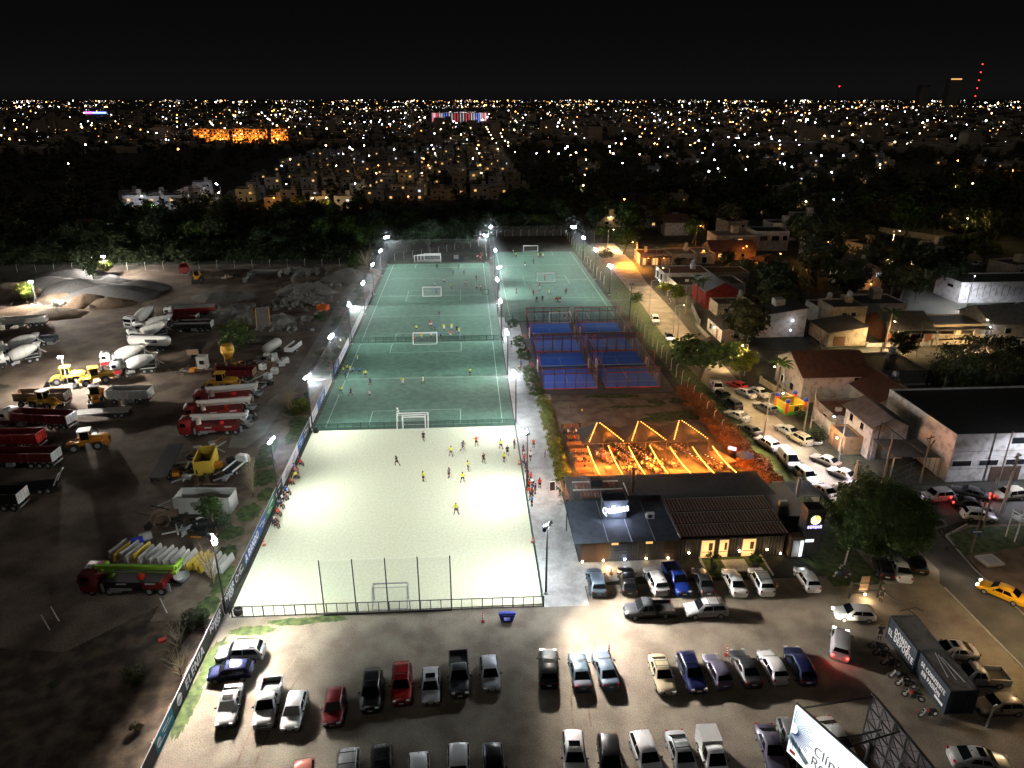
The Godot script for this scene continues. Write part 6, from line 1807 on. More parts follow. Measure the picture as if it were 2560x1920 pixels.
		for s in [-1, 1]:
			part("chassis_rail", V(s * 0.6, 0.85, 0), V(0.14, 0.2, l), M.dark_steel, t)
			tyre(t, s * 1.0, 0.45, l / 2 - 1.0)
			tyre(t, s * 1.0, 0.45, l / 2 - 2.0)
			if a[0].contains("upright"):
				var r := part("ramp", V(s * 0.75, 1.9, l / 2 + 0.2), V(0.6, 2.0, 0.12), M.truck_white, t)
				r.rotation.x = 0.5
				part("ramp_slot", V(s * 0.75, 1.9, l / 2 + 0.28), V(0.2, 1.5, 0.1), M.black, t).rotation.x = 0.5
			elif a[0].contains("brown"):
				for q in 2: part("ramp_board", V(s * (0.3 + q * 0.6), 1.5, l / 2 + 0.1), V(0.55, 1.2, 0.08), M.bed_brown, t)
	skip("big dirty white open container beside the green tree", "waste_container", "container", -34.87, -82.81, 1.5, 7.2, 2.6, 2.3, "dirty_white", "bed_brown")
	skip("yellow open container full of scrap", "waste_container", "container", -38.67, -94.45, 0.15, 5.0, 2.4, 2.2, "yellow_paint", "black")
	skip("small orange skip beside the rubble", "skip", "skip", -36.99, -177.84, 1.3, 2.6, 1.8, 1.2, "orange_plastic", "bed_brown")
	skip("rusty tub among the totes", "skip", "skip", -39.97, -135.49, 1.4, 2.4, 1.6, 1.1, "bed_brown", "black")
	skip("small tipper tub left of the dark red trailer", "skip", "skip", -49.12, -134.44, 0.1, 3.0, 2.0, 1.2, "bed_brown", "black")
	var tt := ["white tote under the long tank, left", "white tote under the long tank, right", "lower white tote below the tank", "white tote left of the rusty tub", "front white tote on the weedy bank", "white tote behind the front one", "white tote at the edge of the track", "open white tote farthest right"]
	var tp := [-41.74, -141.13, -40.18, -141.03, -39.39, -138.38, -40.91, -134.73, -38.62, -129.49, -38.03, -132.15, -37.67, -136.58, -37.34, -138.25]
	for k in 8:
		t = thing("tote", tt[k], "tank", xz(tp[k * 2], tp[k * 2 + 1]), k * 0.3, "white liquid totes")
		st = B()
		loft(st, [PV([V(-0.55, 0.15, -0.6), V(-0.6, 0.3, -0.6), V(-0.6, 1.2, -0.6), V(0.6, 1.2, -0.6), V(0.6, 0.3, -0.6), V(0.55, 0.15, -0.6)]), PV([V(-0.55, 0.15, 0.6), V(-0.6, 0.3, 0.6), V(-0.6, 1.2, 0.6), V(0.6, 1.2, 0.6), V(0.6, 0.3, 0.6), V(0.55, 0.15, 0.6)])])
		obj("bottle", st, M.truck_white, t)
		part("pallet", V(0, 0.07, 0), V(1.2, 0.14, 1.2), M.wood, t)
		for q in [[-0.62, 0], [0.62, 0], [0, -0.62], [0, 0.62]]: part("cage_bar", V(q[0], 0.7, q[1]), V(0.04 if q[0] else 1.22, 0.05, 0.04 if q[1] else 1.22), M.galv, t)
		st = B()
		cyl(st, V(0, 1.2, 0), V(0, 1.27, 0), 0.14, -1, 8)
		obj("cap", st, M.dark_steel, t)
	t = thing("storage_tank", "long pale cylindrical tank lying behind the white totes", "tank", xz(-41.86, -146.13), -0.25)
	st = B()
	lathe(st, [[0.0, -2.8], [0.9, -2.6], [1.05, -2.2], [1.05, 2.2], [0.9, 2.6], [0, 2.8]], V(0, 1.2, 0), 16, Basis(Vector3.RIGHT, PI / 2))
	obj("tank", st, M.dirty_white, t)
	for s in [-1, 1]: part("saddle", V(0, 0.2, s * 1.6), V(1.8, 0.4, 0.3), M.dark_steel, t)
	t = thing("boat_trailer", "white trough-shaped trailer standing by the track", "trailer", xz(-37.4, -145.85), -0.2)
	for s in [-1, 1]: part("side_wall", V(s * 0.8, 1.1, 0), V(0.2, 0.9, 5.0), M.truck_white, t)
	part("front_wall", V(0, 1.1, 2.5), V(1.8, 0.9, 0.2), M.truck_white, t)
	part("bed_floor", V(0, 0.75, 0), V(1.5, 0.1, 5.0), M.bed_brown, t)
	for k in 2: part("plank", V(-0.3 + k * 0.6, 1.3, -0.2), V(0.3, 0.08, 4.4), M.bed_brown, t)
	for s in [-1, 1]: tyre(t, s * 0.8, 0.38, 0.6)
	t = thing("hopper_silo", "yellow ringed hopper standing among the scrap", "hopper", xz(-49.26, -140.29))
	st = B()
	lathe(st, [[0.5, 0.6], [1.3, 2.0], [1.35, 2.6], [1.2, 2.65], [1.3, 2.75], [1.3, 3.1], [1.1, 3.2], [1.15, 3.5], [0.9, 3.5], [0.0, 3.2]], Vector3.ZERO, 16)
	obj("bowl", st, M.yellow_machine, t)
	for k in 4:
		part("leg", V(cos(k * PI / 2 + 0.7) * 0.9, 0.8, sin(k * PI / 2 + 0.7) * 0.9), V(0.12, 1.6, 0.12), M.yellow_machine, t)
	t = thing("small_white_truck", "little white truck with a dark deck near the tall dry poplar", "truck", xz(-33.91, -93.44), -0.3)
	part("deck", V(0, 0.8, 0.8), V(1.5, 0.12, 3.2), M.dark_steel, t)
	for s in [-1, 1]:
		part("side_rail", V(s * 0.75, 0.95, 0.8), V(0.08, 0.25, 3.2), M.truck_white, t)
		for q in [-1.0, 1.6]: tyre(t, s * 0.7, 0.38, q)
	st = B()
	loft(st, [cabring(-2.0, 0.45, 1.2, 0.8), cabring(-1.8, 0.4, 1.7, 0.82), cabring(-0.9, 0.4, 1.75, 0.82)])
	obj("cab", st, M.truck_white, t)
	part("windscreen", V(0, 1.45, -2.0), V(1.3, 0.4, 0.06), M.glass_dark, t)
	t = thing("office_cabin", "small white cabin with a window at the edge of the scrap", "cabin", xz(-53.16, -136.74))
	part("wall", V(0, 1.2, 0), V(1.8, 2.4, 1.8), M.dirty_white, t)
	part("window", V(0.1, 1.4, 0.92), V(0.9, 0.8, 0.05), M.window_dark, t)
	part("roof", V(0, 2.45, 0), V(2.0, 0.1, 2.0), M.dirty_white, t)
	t = thing("culvert_ring", "pale concrete culvert ring lying in front of the white container", "pipe", xz(-39.09, -78.73), 0.6)
	st = B()
	lathe(st, [[1.1, -0.7], [1.1, 0.7], [0.92, 0.7], [0.92, -0.7], [1.1, -0.7]], V(0, 1.1, 0), 22, Basis(Vector3.RIGHT, PI / 2))
	obj("shell", st, M.heap_brown, t)
	var bn := 19
	for k in bn:
		var f := k / (bn - 1.0)
		var bxp := lerpf(Vector2(-42.14, -73.75).x, Vector2(-28.46, -69.95).x, f)
		var bzp := lerpf(Vector2(-42.14, -73.75).y, Vector2(-28.46, -69.95).y, f) + (0.4 if k % 2 else 0.0)
		var yel := k in [1, 4, 13, 14, 15]
		t = thing("road_barrier", "%s concrete barrier in the row behind the green pump truck" % ("yellow" if yel else "grey"), "barrier", xz(bxp, bzp), -0.35 + rf() * 0.12, "concrete barriers stood in a row")
		st = B()
		loft(st, [PV([V(-0.28, 0, -1.4), V(-0.2, 0.3, -1.4), V(-0.09, 0.95, -1.4), V(0.09, 0.95, -1.4), V(0.2, 0.3, -1.4), V(0.28, 0, -1.4)]), PV([V(-0.28, 0, 1.4), V(-0.2, 0.3, 1.4), V(-0.09, 0.95, 1.4), V(0.09, 0.95, 1.4), V(0.2, 0.3, 1.4), V(0.28, 0, 1.4)])])
		obj("block", st, M.yellow_paint if yel else M.dirty_white, t)
	for a in [["blue plastic drum lying behind the green pump truck", -40.54, -75.07, "blue_plastic"], ["pale drum beside the blue one", -39.9, -76, "dirty_white"]]:
		t = thing("drum", a[0], "drum", xz(a[1], a[2]), 0.5)
		st = B()
		cyl(st, V(-0.7, 0.5, 0), V(0.7, 0.5, 0), 0.5, -1, 14)
		obj("shell", st, M[a[3]], t)
	var pw := thing("timber_pile", "loose pile of pale planks in front of the yellow container", "timber", xz(-38.02, -90.01), 0.35)
	for k in 14: part("plank", V(rnd(-1.0, 1.0), 0.1 + rf() * 0.4, rnd(-0.3, 0.3)), V(0.16, 0.07, 2.8), M.bed_brown, pw, rnd(-0.25, 0.25))
	var rp := thing("rag", "red rag lying on the dark ground", "rag", xz(-31.07, -57.93))
	part("cloth", V(0, 0.15, 0), V(0.7, 0.25, 0.5), M.red_plastic, rp, 0.5)
	for a in [["leaning pale stake on the dark ground", -43.14, -60.35], ["dark upright stake on the dark ground", -32.23, -62.2], ["second leaning stake on the dark ground", -42.88, -61.63]]:
		t = thing("stake", a[0], "post", xz(a[1], a[2]))
		st = B()
		cyl(st, Vector3.ZERO, V(-0.4, 1.9, 0), 0.07, 0.06, 5)
		obj("pole", st, M.dirty_white, t)
	var hs := [["pale sand slope at the far left of the yard", -126.67, -198.97, 13, 10, 4.2, "bare_earth"], ["grey gravel heap behind the lit bush", -119.41, -206.27, 12, 9, 4.2, "heap_grey"], ["wide grey gravel heap in the middle of the yard", -108.54, -201.63, 12, 9, 4.6, "heap_grey"], ["long grey gravel heap right of the middle one", -97.24, -194.63, 14, 8, 4.4, "heap_grey"], ["dark gravel heap at the right of the row", -92.42, -201.91, 8.5, 7, 3.8, "heap_grey"], ["dark heap near the far fence", -119.26, -217.54, 13, 8, 4.0, "heap_grey"], ["small pale heap left of the dark one", -104.15, -210.1, 6, 5, 2.4, "heap_grey"], ["brown sand heap in front of the gravel", -100.06, -187.75, 6.5, 6, 3.6, "heap_brown"], ["second smaller brown sand heap", -93.47, -186.2, 7, 4.5, 2.6, "heap_brown"], ["brown heap below the lit bush", -102.83, -177.16, 8, 5, 2.6, "heap_brown"], ["dark brown heap under the lit bush", -110.91, -180.78, 9, 4, 2.4, "heap_brown"], ["pale lit ridge beside the lit bush", -109.48, -193, 7, 2.6, 2.2, "bare_earth"], ["grey earth mound beside the red trailer", -58.24, -171.31, 8, 6, 3.6, "rubble"], ["grey mound right of the tipping bed", -53.73, -169.07, 6, 5, 2.6, "rubble"], ["earth mound at the top end of the dirt track", -35.58, -211.71, 8, 6, 4.0, "rubble"], ["mound of broken stone in the far part of the yard", -66.07, -191.44, 9, 5, 2.6, "rubble"], ["light rubble ridge above the orange skip", -45, -195.86, 9, 5, 3.4, "rubble"], ["sloping spoil under the tipping bed", -45.52, -167.26, 5, 4, 2.6, "rubble"]]
	for k in hs.size():
		var h: Array = hs[k]
		heap(h[0], "rubble heap" if h[6] == "rubble" else "heap", h[1], h[2], h[3], h[4], h[5], h[6], 0.9 if h[6] == "rubble" else 0.12, k + 3)
	stones("scatter of white stones below the lit bush", -104.66, -185.79, 9, 2.2, 40, 0.5, 1.3, 0.8, M.dirty_white)
	stones("broken concrete around the ridge by the orange skip", -43.69, -184.91, 8, 7, 110, 0.4, 1.4, 1.6, M.rubble)
	stones("broken slabs at the head of the dirt track", -44.17, -199.7, 9, 4, 60, 0.5, 1.8, 1.0, M.rubble)
	stones("stones at the foot of the tipping bed", -43.82, -161.15, 6, 2.2, 50, 0.3, 0.9, 0.5, M.rubble)
	stones("dark broken slabs right of the low walls", -49.98, -218.68, 10, 5, 50, 0.6, 2.0, 0.8, M.rubble)
	stones("dark stones beside the track bend", -39.24, -168.79, 4, 3, 40, 0.3, 0.9, 0.6, M.rubble)
	stones("stones round the mound beside the red trailer", -58.36, -178.5, 9, 4, 60, 0.4, 1.3, 0.8, M.rubble)
	t = thing("tipping_bed", "tall worn grey tipping bed standing on end by the rubble", "tipper bed", xz(-48.17, -163.69), 0.1)
	part("board", V(0, 2.4, 0), V(3.0, 4.6, 0.2), M.grey_roof, t).rotation.x = -0.25
	for s in [-1, 1]: part("edge_rail", V(s * 1.5, 2.4, 0.05), V(0.14, 4.6, 0.3), M.yellow_machine, t).rotation.x = -0.25
	t = thing("low_walls", "pair of low stepped concrete walls at the back of the yard", "wall", xz(-58.41, -213.16))
	for s in [-1, 1]:
		for k in 7: part("block", V(s * 7.0 + rf() * 0.3, 0.6, -5 + k * 1.5), V(1.0, 1.2 + rf() * 0.6, 1.4), M.rubble, t)
	part("back_wall", V(0, 0.7, -6.2), V(14.0, 1.4, 0.5), M.rubble, t)
	for a in [["yard lamp at the far fence shining on the bare ground", -108.86, -219.13, 6.0, 500.0], ["yard lamp inside the bright green bush", -110.35, -183.95, 6.9, 620.0], ["brightest yard lamp standing among the yellow loaders", -75.41, -128.81, 5.6, 520.0]]:
		t = thing("yard_lamp", a[0], "lamp post", xz(a[1], a[2]), 0.0, "yard lamps")
		var h: float = a[3]
		st = B()
		cyl(st, Vector3.ZERO, V(0, h, 0), 0.1, 0.06, 7)
		cyl(st, V(-0.9, 0, 0.3), V(0, h * 0.5, 0), 0.05, 0.05, 5)
		obj("pole", st, M.galv, t)
		part("lamp_housing", V(0, h + 0.28, 0), V(0.7, 0.14, 0.5), M.dark_steel, t)
		for q in [-1, 1]:
			st = B()
			ball(st, V(q * 0.3, h + 0.05, 0.3), 0.24, 8)
			obj("lamp_lens", st, M.yard_lens, t)
		omni(V(0.3, h + 0.05, 0.25), lin(1.0, 0.93, 0.82), a[4] * 1.4, 0.2, t)
# ---------------------------------------------------------------- houses
# box house on x0..x1, z0 (back)..z1 (front). roof: flat, gablex (ridge along x), gablez, shedx, hip. wins: list of [side, along 0..1, sill, w, h, lit]
func house(label: String, b: Array, h: float, wall: String, roof: String, kind: String, wins: Array, extra := "", called := "house", cat := "house") -> Node3D:
	var x0: float = b[0]; var x1: float = b[1]; var z0: float = b[2]; var z1: float = b[3]
	var t := thing(called, label, cat, xz((x0 + x1) / 2, (z0 + z1) / 2), 0.0, "houses beside the sports ground")
	var w := x1 - x0
	var d := z1 - z0
	part("wall", V(0, h / 2, 0), V(w, h, d), M[wall], t)
	match kind:
		"flat":
			var rf := part("roof", V(0, h + 0.03, 0), V(w - 0.3, 0.06, d - 0.3), M[roof], t)
			var st := B()
			for a in [[0, -d / 2 + 0.1, w + 0.06, 0.2], [0, d / 2 - 0.1, w + 0.06, 0.2], [-w / 2 + 0.1, 0, 0.2, d - 0.4], [w / 2 - 0.1, 0, 0.2, d - 0.4]]:
				bx(st, V(a[0], h + 0.16, a[1]), V(a[2], 0.34, a[3]))
			obj("parapet", st, M[wall], t)
		"gablex", "gablez":
			var st := B()
			var e := 0.45
			st.set_smooth_group(-1)
			var along := w if kind == "gablex" else d
			var across := d if kind == "gablex" else w
			var rise := across * 0.24
			var g := B()
			g.set_smooth_group(-1)
			var turn := Basis.IDENTITY if kind == "gablex" else Basis(Vector3.UP, PI / 2)
			for s in [-1, 1]:
				var a := turn * V(-along / 2 - e, h - e * 0.48, s * (across / 2 + e))
				var c := turn * V(along / 2 + e, h - e * 0.48, s * (across / 2 + e))
				var r0 := turn * V(-along / 2 - e, h + rise, 0)
				var r1 := turn * V(along / 2 + e, h + rise, 0)
				var k := V(0, 0.14, 0)
				quad(st, a + k, r0 + k, r1 + k, c + k); quad(st, a, r0, r1, c); quad(st, a, a + k, c + k, c)
				quad(st, a, r0, r0 + k, a + k); quad(st, c, r1, r1 + k, c + k)
				tri(g, turn * V(s * along / 2, h, -across / 2), turn * V(s * along / 2, h + rise - 0.04, 0), turn * V(s * along / 2, h, across / 2))
			obj("roof", st, M[roof], t)
			obj("gable", g, M[wall], t)
		"hip":
			var st := B()
			st.set_smooth_group(-1)
			var e := 0.5
			var A := V(-w / 2 - e, h - 0.1, -d / 2 - e); var Bv := V(w / 2 + e, h - 0.1, -d / 2 - e); var C := V(w / 2 + e, h - 0.1, d / 2 + e); var D := V(-w / 2 - e, h - 0.1, d / 2 + e)
			var k := minf(w, d) * 0.5
			var R0 := V(-w / 2 + k, h + k * 0.5, 0) if w > d else V(0, h + k * 0.5, -d / 2 + k)
			var R1 := V(w / 2 - k, h + k * 0.5, 0) if w > d else V(0, h + k * 0.5, d / 2 - k)
			if w > d:
				quad(st, D, R0, R1, C); quad(st, Bv, R1, R0, A); tri(st, A, R0, D); tri(st, C, R1, Bv)
			else:
				quad(st, A, R0, R1, D); quad(st, C, R1, R0, Bv); tri(st, Bv, R0, A); tri(st, D, R1, C)
			quad(st, A, D, C, Bv)
			obj("roof", st, M[roof], t)
		"shedx":
			var st := B()
			st.set_smooth_group(-1)
			quad(st, V(-w / 2 - 0.3, h + 0.1, -d / 2 - 0.3), V(w / 2 + 0.3, h + w * 0.16, -d / 2 - 0.3), V(w / 2 + 0.3, h + w * 0.16, d / 2 + 0.3), V(-w / 2 - 0.3, h + 0.1, d / 2 + 0.3))
			obj("roof", st, M[roof], t)
			st = B()
			st.set_smooth_group(-1)
			for s in [-1, 1]: tri(st, V(-w / 2, h, s * d / 2), V(w / 2, h, s * d / 2), V(w / 2, h + w * 0.16 - 0.1, s * d / 2))
			quad(st, V(w / 2, h, -d / 2), V(w / 2, h, d / 2), V(w / 2, h + w * 0.16 - 0.1, d / 2), V(w / 2, h + w * 0.16 - 0.1, -d / 2))
			obj("gable", st, M[wall], t)
	for n in wins:
		var side: String = n[0]
		var ww: float = n[3]; var wh: float = n[4]; var y: float = n[2] + wh / 2
		var p := V(-w / 2 + n[1] * w, y, d / 2 + 0.02) if side == "s" else V(-w / 2 - 0.02, y, d / 2 - n[1] * d) if side == "w" else V(-w / 2 + n[1] * w, y, -d / 2 - 0.02)
		var rot := PI / 2 if side == "w" else 0.0
		var lit: int = n[5]
		if lit == 3:
			part("door", p, V(ww, wh, 0.08), M.wood, t, rot)
			continue
		if lit == 4:
			part("garage_door", p, V(ww, wh, 0.08), M.cream_wall, t, rot)
			continue
		var f := part("window", p, V(ww + 0.16, wh + 0.16, 0.08), M.frame_white, t, rot)
		var q := MeshInstance3D.new()
		q.name = "pane"
		q.mesh = cube
		q.scale = V(ww / (ww + 0.16), wh / (wh + 0.16), 1.25)
		q.material_override = [M.window_dark, M.window_warm, M.window_white][lit]
		f.add_child(q)
		part("sill", p + V(0, -wh / 2 - 0.1, 0), V(ww + 0.3, 0.07, 0.2), M.slab, t, rot)
	if extra.contains("T"):
		var st := B()
		lathe(st, [[0.0, 0], [0.55, 0], [0.6, 0.2], [0.6, 1.0], [0.35, 1.3], [0.0, 1.35]], V(w * 0.25, h + 1.4, -d * 0.15), 12)
		obj("water_tank", st, M.tank_grey, t)
		part("tank_stand", V(w * 0.25, h + 0.7, -d * 0.15), V(1.3, 1.4, 1.3), M[wall], t)
	if extra.contains("C"):
		part("chimney", V(-w * 0.2, h + 0.9, -d * 0.1), V(0.8, 1.9, 0.8), M[wall], t)
	if extra.contains("S"):
		part("stair_block", V(w * 0.1, h + 1.25, -d * 0.2), V(2.2, 2.5, 2.4), M[wall], t)
	if extra.contains("P"):   # porch along the front
		part("porch_roof", V(0, h - 0.25, d / 2 + 1.2), V(w, 0.16, 2.4), M[roof], t)
		for k in 4: part("porch_post", V(-w / 2 + 0.15 + (w - 0.3) * k / 3.0, (h - 0.33) / 2, d / 2 + 2.3), V(0.22, h - 0.33, 0.22), M.white_wall, t)
	if extra.contains("A"):
		part("cooling_unit", V(-w * 0.3, h + 0.5, d * 0.1), V(0.9, 0.6, 0.5), M.dirty_white, t)
	return t
func wall_run(label: String, a: Vector2, b: Vector2, h: float, m: String, w := 0.2) -> void:
	var st := B()
	beam(st, V(a.x, h / 2, a.y), V(b.x, h / 2, b.y), w, h)
	bx(st, V(a.x, h / 2 + 0.1, a.y), V(0.4, h + 0.2, 0.4))
	bx(st, V(b.x, h / 2 + 0.1, b.y), V(0.4, h + 0.2, 0.4))
	tag(obj("garden_wall", st, M[m]), label, "wall", "garden walls among the houses")
func porch_lamp(label: String, pos: Vector3, warm: int, e: float) -> void:
	var t := thing("wall_lamp", label, "lamp", pos, 0.0, "lit lamps on the houses")
	bulb("lamp_bulb", Vector3.ZERO, 0.16, [M.lamp_white, M.lamp_warm, M.lamp_orange][warm], t)
	part("lamp_arm", V(0, 0.12, -0.2), V(0.06, 0.06, 0.4), M.black, t)
	omni(V(0, -0.05, 0.05), [lin(0.85, 0.9, 1), lin(1, 0.68, 0.35), lin(1, 0.33, 0.06)][warm], e, 0.15, t)
func build_houses() -> void:
	house("white house with a warmly lit glazed porch facing the orange street", [55.6, 65.4, -233, -224], 3.1, "beige_wall", "rust_roof", "flat", [["s", 0.12, 0.1, 1.2, 2.3, 1], ["s", 0.3, 0.1, 1.2, 2.3, 3], ["s", 0.5, 0.1, 1.6, 2.3, 1], ["s", 0.68, 0.1, 1.2, 2.3, 3], ["w", 0.5, 1.0, 1.4, 1.2, 0]], "CP")
	house("cream house with two slit windows beside the lit porch", [65.8, 74.5, -234, -224.2], 3.2, "beige_wall", "slab", "flat", [["s", 0.45, 1.7, 1.6, 0.45, 0], ["s", 0.75, 1.5, 1.6, 0.45, 0]], "T")
	house("low lit wall house with climbing plants on its front", [74.7, 80.5, -236, -225], 3.0, "beige_wall", "slab", "flat", [["s", 0.4, 0.2, 1.6, 2.0, 0]], "")
	house("long dark-roofed house behind an orange-lit yard", [81, 96, -240, -230], 3.2, "ochre_wall", "tile_roof", "gablex", [["s", 0.2, 1.0, 1.4, 1.1, 1], ["s", 0.7, 1.0, 1.4, 1.1, 0]], "")
	house("beige two-storey house with one lit window and a brick chimney", [86, 100.5, -251, -241], 5.8, "beige_wall", "slab", "flat", [["s", 0.4, 3.6, 1.4, 1.3, 0], ["s", 0.58, 3.6, 1.4, 1.3, 1], ["s", 0.25, 0.9, 1.4, 1.2, 1]], "S")
	house("white upper-storey house with an open dark balcony", [101, 113, -254, -244], 6.6, "white_wall", "dark_roof", "flat", [["s", 0.25, 3.6, 2.6, 1.7, 0], ["s", 0.6, 3.6, 2.6, 1.7, 0], ["s", 0.88, 3.6, 1.6, 1.7, 0], ["w", 0.5, 3.8, 1.6, 1.5, 0]], "")
	house("bluish white block with a square roof tower behind the orange houses", [77.5, 87, -286, -276], 5.2, "white_wall", "tile_roof", "gablex", [], "S")
	house("white flat house with a brown roof terrace at the orange bend", [56.4, 70, -207.5, -197.5], 3.2, "white_wall", "rust_roof", "flat", [["w", 0.3, 0.8, 1.6, 1.8, 0], ["w", 0.7, 0.8, 1.6, 1.8, 0]], "T")
	house("pale extension between the white flat house and the orange yard", [70.3, 82, -207, -199], 2.8, "grey_wall", "dark_roof", "flat", [["s", 0.3, 0.9, 1.6, 1.0, 0]], "")
	house("green steel container shed behind the grey roof", [64.5, 70.5, -195.5, -190], 3.0, "rail_green", "dark_roof", "flat", [], "", "shed", "shed")
	house("low dark-roofed house between the white house and the red shed", [57, 76, -196.5, -186], 2.6, "white_wall", "dark_roof", "flat", [["w", 0.5, 0.9, 1.2, 1.0, 0]], "A")
	house("tall shed with a dark red end wall and grey gable roof", [60.4, 69.4, -184, -172.5], 4.6, "red_sheet", "tin_roof", "gablez", [], "", "shed", "shed")
	house("stone house tucked under the red shed", [61.2, 70.5, -171.8, -165.5], 2.8, "beige_wall", "dark_roof", "flat", [["s", 0.25, 0.8, 1.4, 1.2, 0], ["s", 0.7, 0.8, 1.8, 1.2, 0]], "T")
	house("small white house with a pale doorway at the street bend", [55.4, 62, -155.2, -145.5], 2.9, "white_wall", "dark_roof", "shedx", [["w", 0.3, 0.1, 1.0, 2.1, 3], ["s", 0.5, 0.9, 1.2, 1.1, 0], ["w", 0.75, 0.9, 1.4, 1.3, 0]], "")
	house("dark house with a white V-shaped gable and a square white chimney", [64.5, 75.5, -156.5, -148.5], 5.0, "white_wall", "dark_roof", "shedx", [], "S")
	house("red-roofed house with a lit white veranda among dark trees", [90.5, 99.5, -220, -211], 2.9, "ochre_wall", "tile_roof", "hip", [["s", 0.3, 0.9, 1.3, 1.1, 0], ["s", 0.72, 0.4, 1.8, 1.9, 1]], "P")
	house("white two-storey house with a dark gable roof and one lit upper window", [106.5, 116, -200, -188.5], 5.6, "white_wall", "dark_roof", "gablez", [["s", 0.25, 3.7, 1.2, 1.1, 0], ["s", 0.85, 3.7, 1.3, 1.1, 2], ["s", 0.25, 1.2, 1.4, 1.3, 1]], "T")
	house("long pale warehouse streaked with dark rain stains", [128.5, 168, -184, -173.5], 5.2, "white_wall", "dark_roof", "flat", [["w", 0.4, 3.4, 2.4, 0.8, 0]], "", "warehouse", "warehouse")
	for k in 15: part("rain_streak", V(131.5 + k * 1.7, 3.0 + rf() * 0.6, -173.46), V(0.14, rnd(1.6, 3.6), 0.02), M.grey_roof, self).set_meta("kind", "structure")
	house("white angular house with two flat terraces in the middle block", [93, 105, -167.5, -158.5], 4.2, "white_wall", "dark_roof", "flat", [["w", 0.5, 0.9, 1.6, 1.6, 0]], "S")
	house("small white block with a water tank left of the angular house", [82.5, 88.5, -164, -157], 4.0, "white_wall", "dark_roof", "flat", [], "T")
	house("cream house with a closed yellow-lit garage on the cross street", [77.5, 86, -150.5, -141.5], 3.0, "cream_wall", "grey_roof", "shedx", [["s", 0.3, 0.1, 2.6, 2.1, 3], ["s", 0.72, 0.1, 2.8, 2.2, 4]], "")
	house("cream upper storey with two dark windows behind the garage", [83, 91, -159, -151.5], 5.6, "cream_wall", "grey_roof", "flat", [["s", 0.35, 3.6, 1.1, 1.0, 0], ["s", 0.62, 3.6, 1.1, 1.0, 0]], "T")
	house("brick house with a low gable on the cross street", [91.5, 101.5, -153, -142.5], 3.2, "brick_wall", "grey_roof", "gablex", [["s", 0.3, 1.0, 1.6, 1.2, 0], ["s", 0.75, 1.0, 1.4, 1.2, 0]], "P")
	house("house with a wide carport and a covered car on the cross street", [102.5, 115.5, -153, -145], 3.0, "cream_wall", "grey_roof", "flat", [["s", 0.5, 0.9, 1.6, 1.2, 1], ["s", 0.85, 0.1, 2.6, 2.2, 4]], "P")
	house("white house at the right end of the cross street", [116.5, 131, -156, -145], 3.4, "white_wall", "tin_roof", "gablex", [["s", 0.3, 1.0, 1.4, 1.2, 0]], "T")
	house("grey-roofed house behind the cross street at the far right", [133, 146, -158, -147], 3.2, "cream_wall", "rust_roof", "gablex", [["s", 0.5, 1.0, 1.4, 1.2, 1]], "")
	house("large white gabled house with a brown roof at the street corner", [58.2, 70.2, -123, -112], 5.0, "white_wall", "tile_roof", "gablex", [["w", 0.35, 0.9, 1.4, 1.3, 0], ["w", 0.7, 0.9, 1.4, 1.3, 0], ["s", 0.8, 3.6, 0.9, 0.9, 0]], "C")
	house("dark flat house behind the white gabled one", [71, 84, -127, -117], 3.4, "grey_wall", "dark_roof", "flat", [["s", 0.5, 1.0, 2.2, 1.2, 0]], "T")
	house("brown-roofed house with a white side wall in the middle of the block", [67, 75.5, -113.5, -103.5], 3.6, "white_wall", "tile_roof", "gablez", [["w", 0.4, 1.0, 1.2, 1.0, 0]], "T")
	house("white low house with a lit yard beside the weeping tree", [76, 84, -112, -104], 2.8, "white_wall", "dark_roof", "flat", [["s", 0.4, 0.4, 2.4, 1.6, 2]], "T")
	house("grey rusty flat roof house next to the bouncy castle", [58, 66, -106.5, -98.8], 2.7, "grey_wall", "rust_roof", "flat", [["w", 0.5, 0.9, 1.2, 1.1, 0]], "A")
	house("white two-storey house with a grey gable roof and two front windows", [58.8, 64.2, -98.4, -90.6], 5.4, "white_wall", "grey_roof", "gablez", [["w", 0.35, 3.7, 0.9, 1.0, 0], ["w", 0.75, 3.7, 0.9, 1.1, 0]], "")
	house("lean-to with a brown roof and a warm-lit cluttered porch", [55.9, 58.6, -96.8, -92.2], 2.6, "ochre_wall", "grey_roof", "flat", [["w", 0.5, 0.1, 1.8, 2.1, 3]], "", "shed", "shed")
	var fx := house("big white factory hall with a black roof and a band of dark windows", [66.3, 100, -100, -83.4], 7.0, "white_wall", "dark_roof", "flat", [], "", "factory", "factory")
	for k in 7:
		var wn := part("window", V(-15.2 + k * 3.9, 2.9, 8.33), V(2.9, 0.95, 0.1), M.frame_white, fx)
		part("window_pane", V(-15.2 + k * 3.9, 2.9, 8.36), V(2.7, 0.8, 0.1), M.window_dark, fx)
		if k > 1: part("upper_window", V(-15.2 + k * 3.9, 6.2, 8.33), V(2.6, 0.9, 0.1), M.window_dark, fx)
	for k in 2: part("wall_band", V(0, 2.0 + k * 2.7, 8.31), V(33.4, 0.08, 0.06), M.grey_wall, fx)
	part("loading_door", V(-8.5, 1.1, 8.34), V(4.4, 2.2, 0.1), M.dark_wood, fx)
	part("pale_gate", V(-16.9, 1.5, 4.5), V(0.1, 3.0, 5.0), M.frame_white, fx)
	for k in 5: part("gate_bar", V(-16.97, 1.5, 2.2 + k * 1.15), V(0.06, 3.0, 0.08), M.grey_wall, fx)
	var cp := thing("carport", "grey mesh-roofed carport with crossed black braces beside the factory", "carport", xz(62.5, -87.6))
	part("roof", V(0, 3.3, 0), V(7.0, 0.08, 5.6), M.grey_roof, cp).rotation.z = -0.06
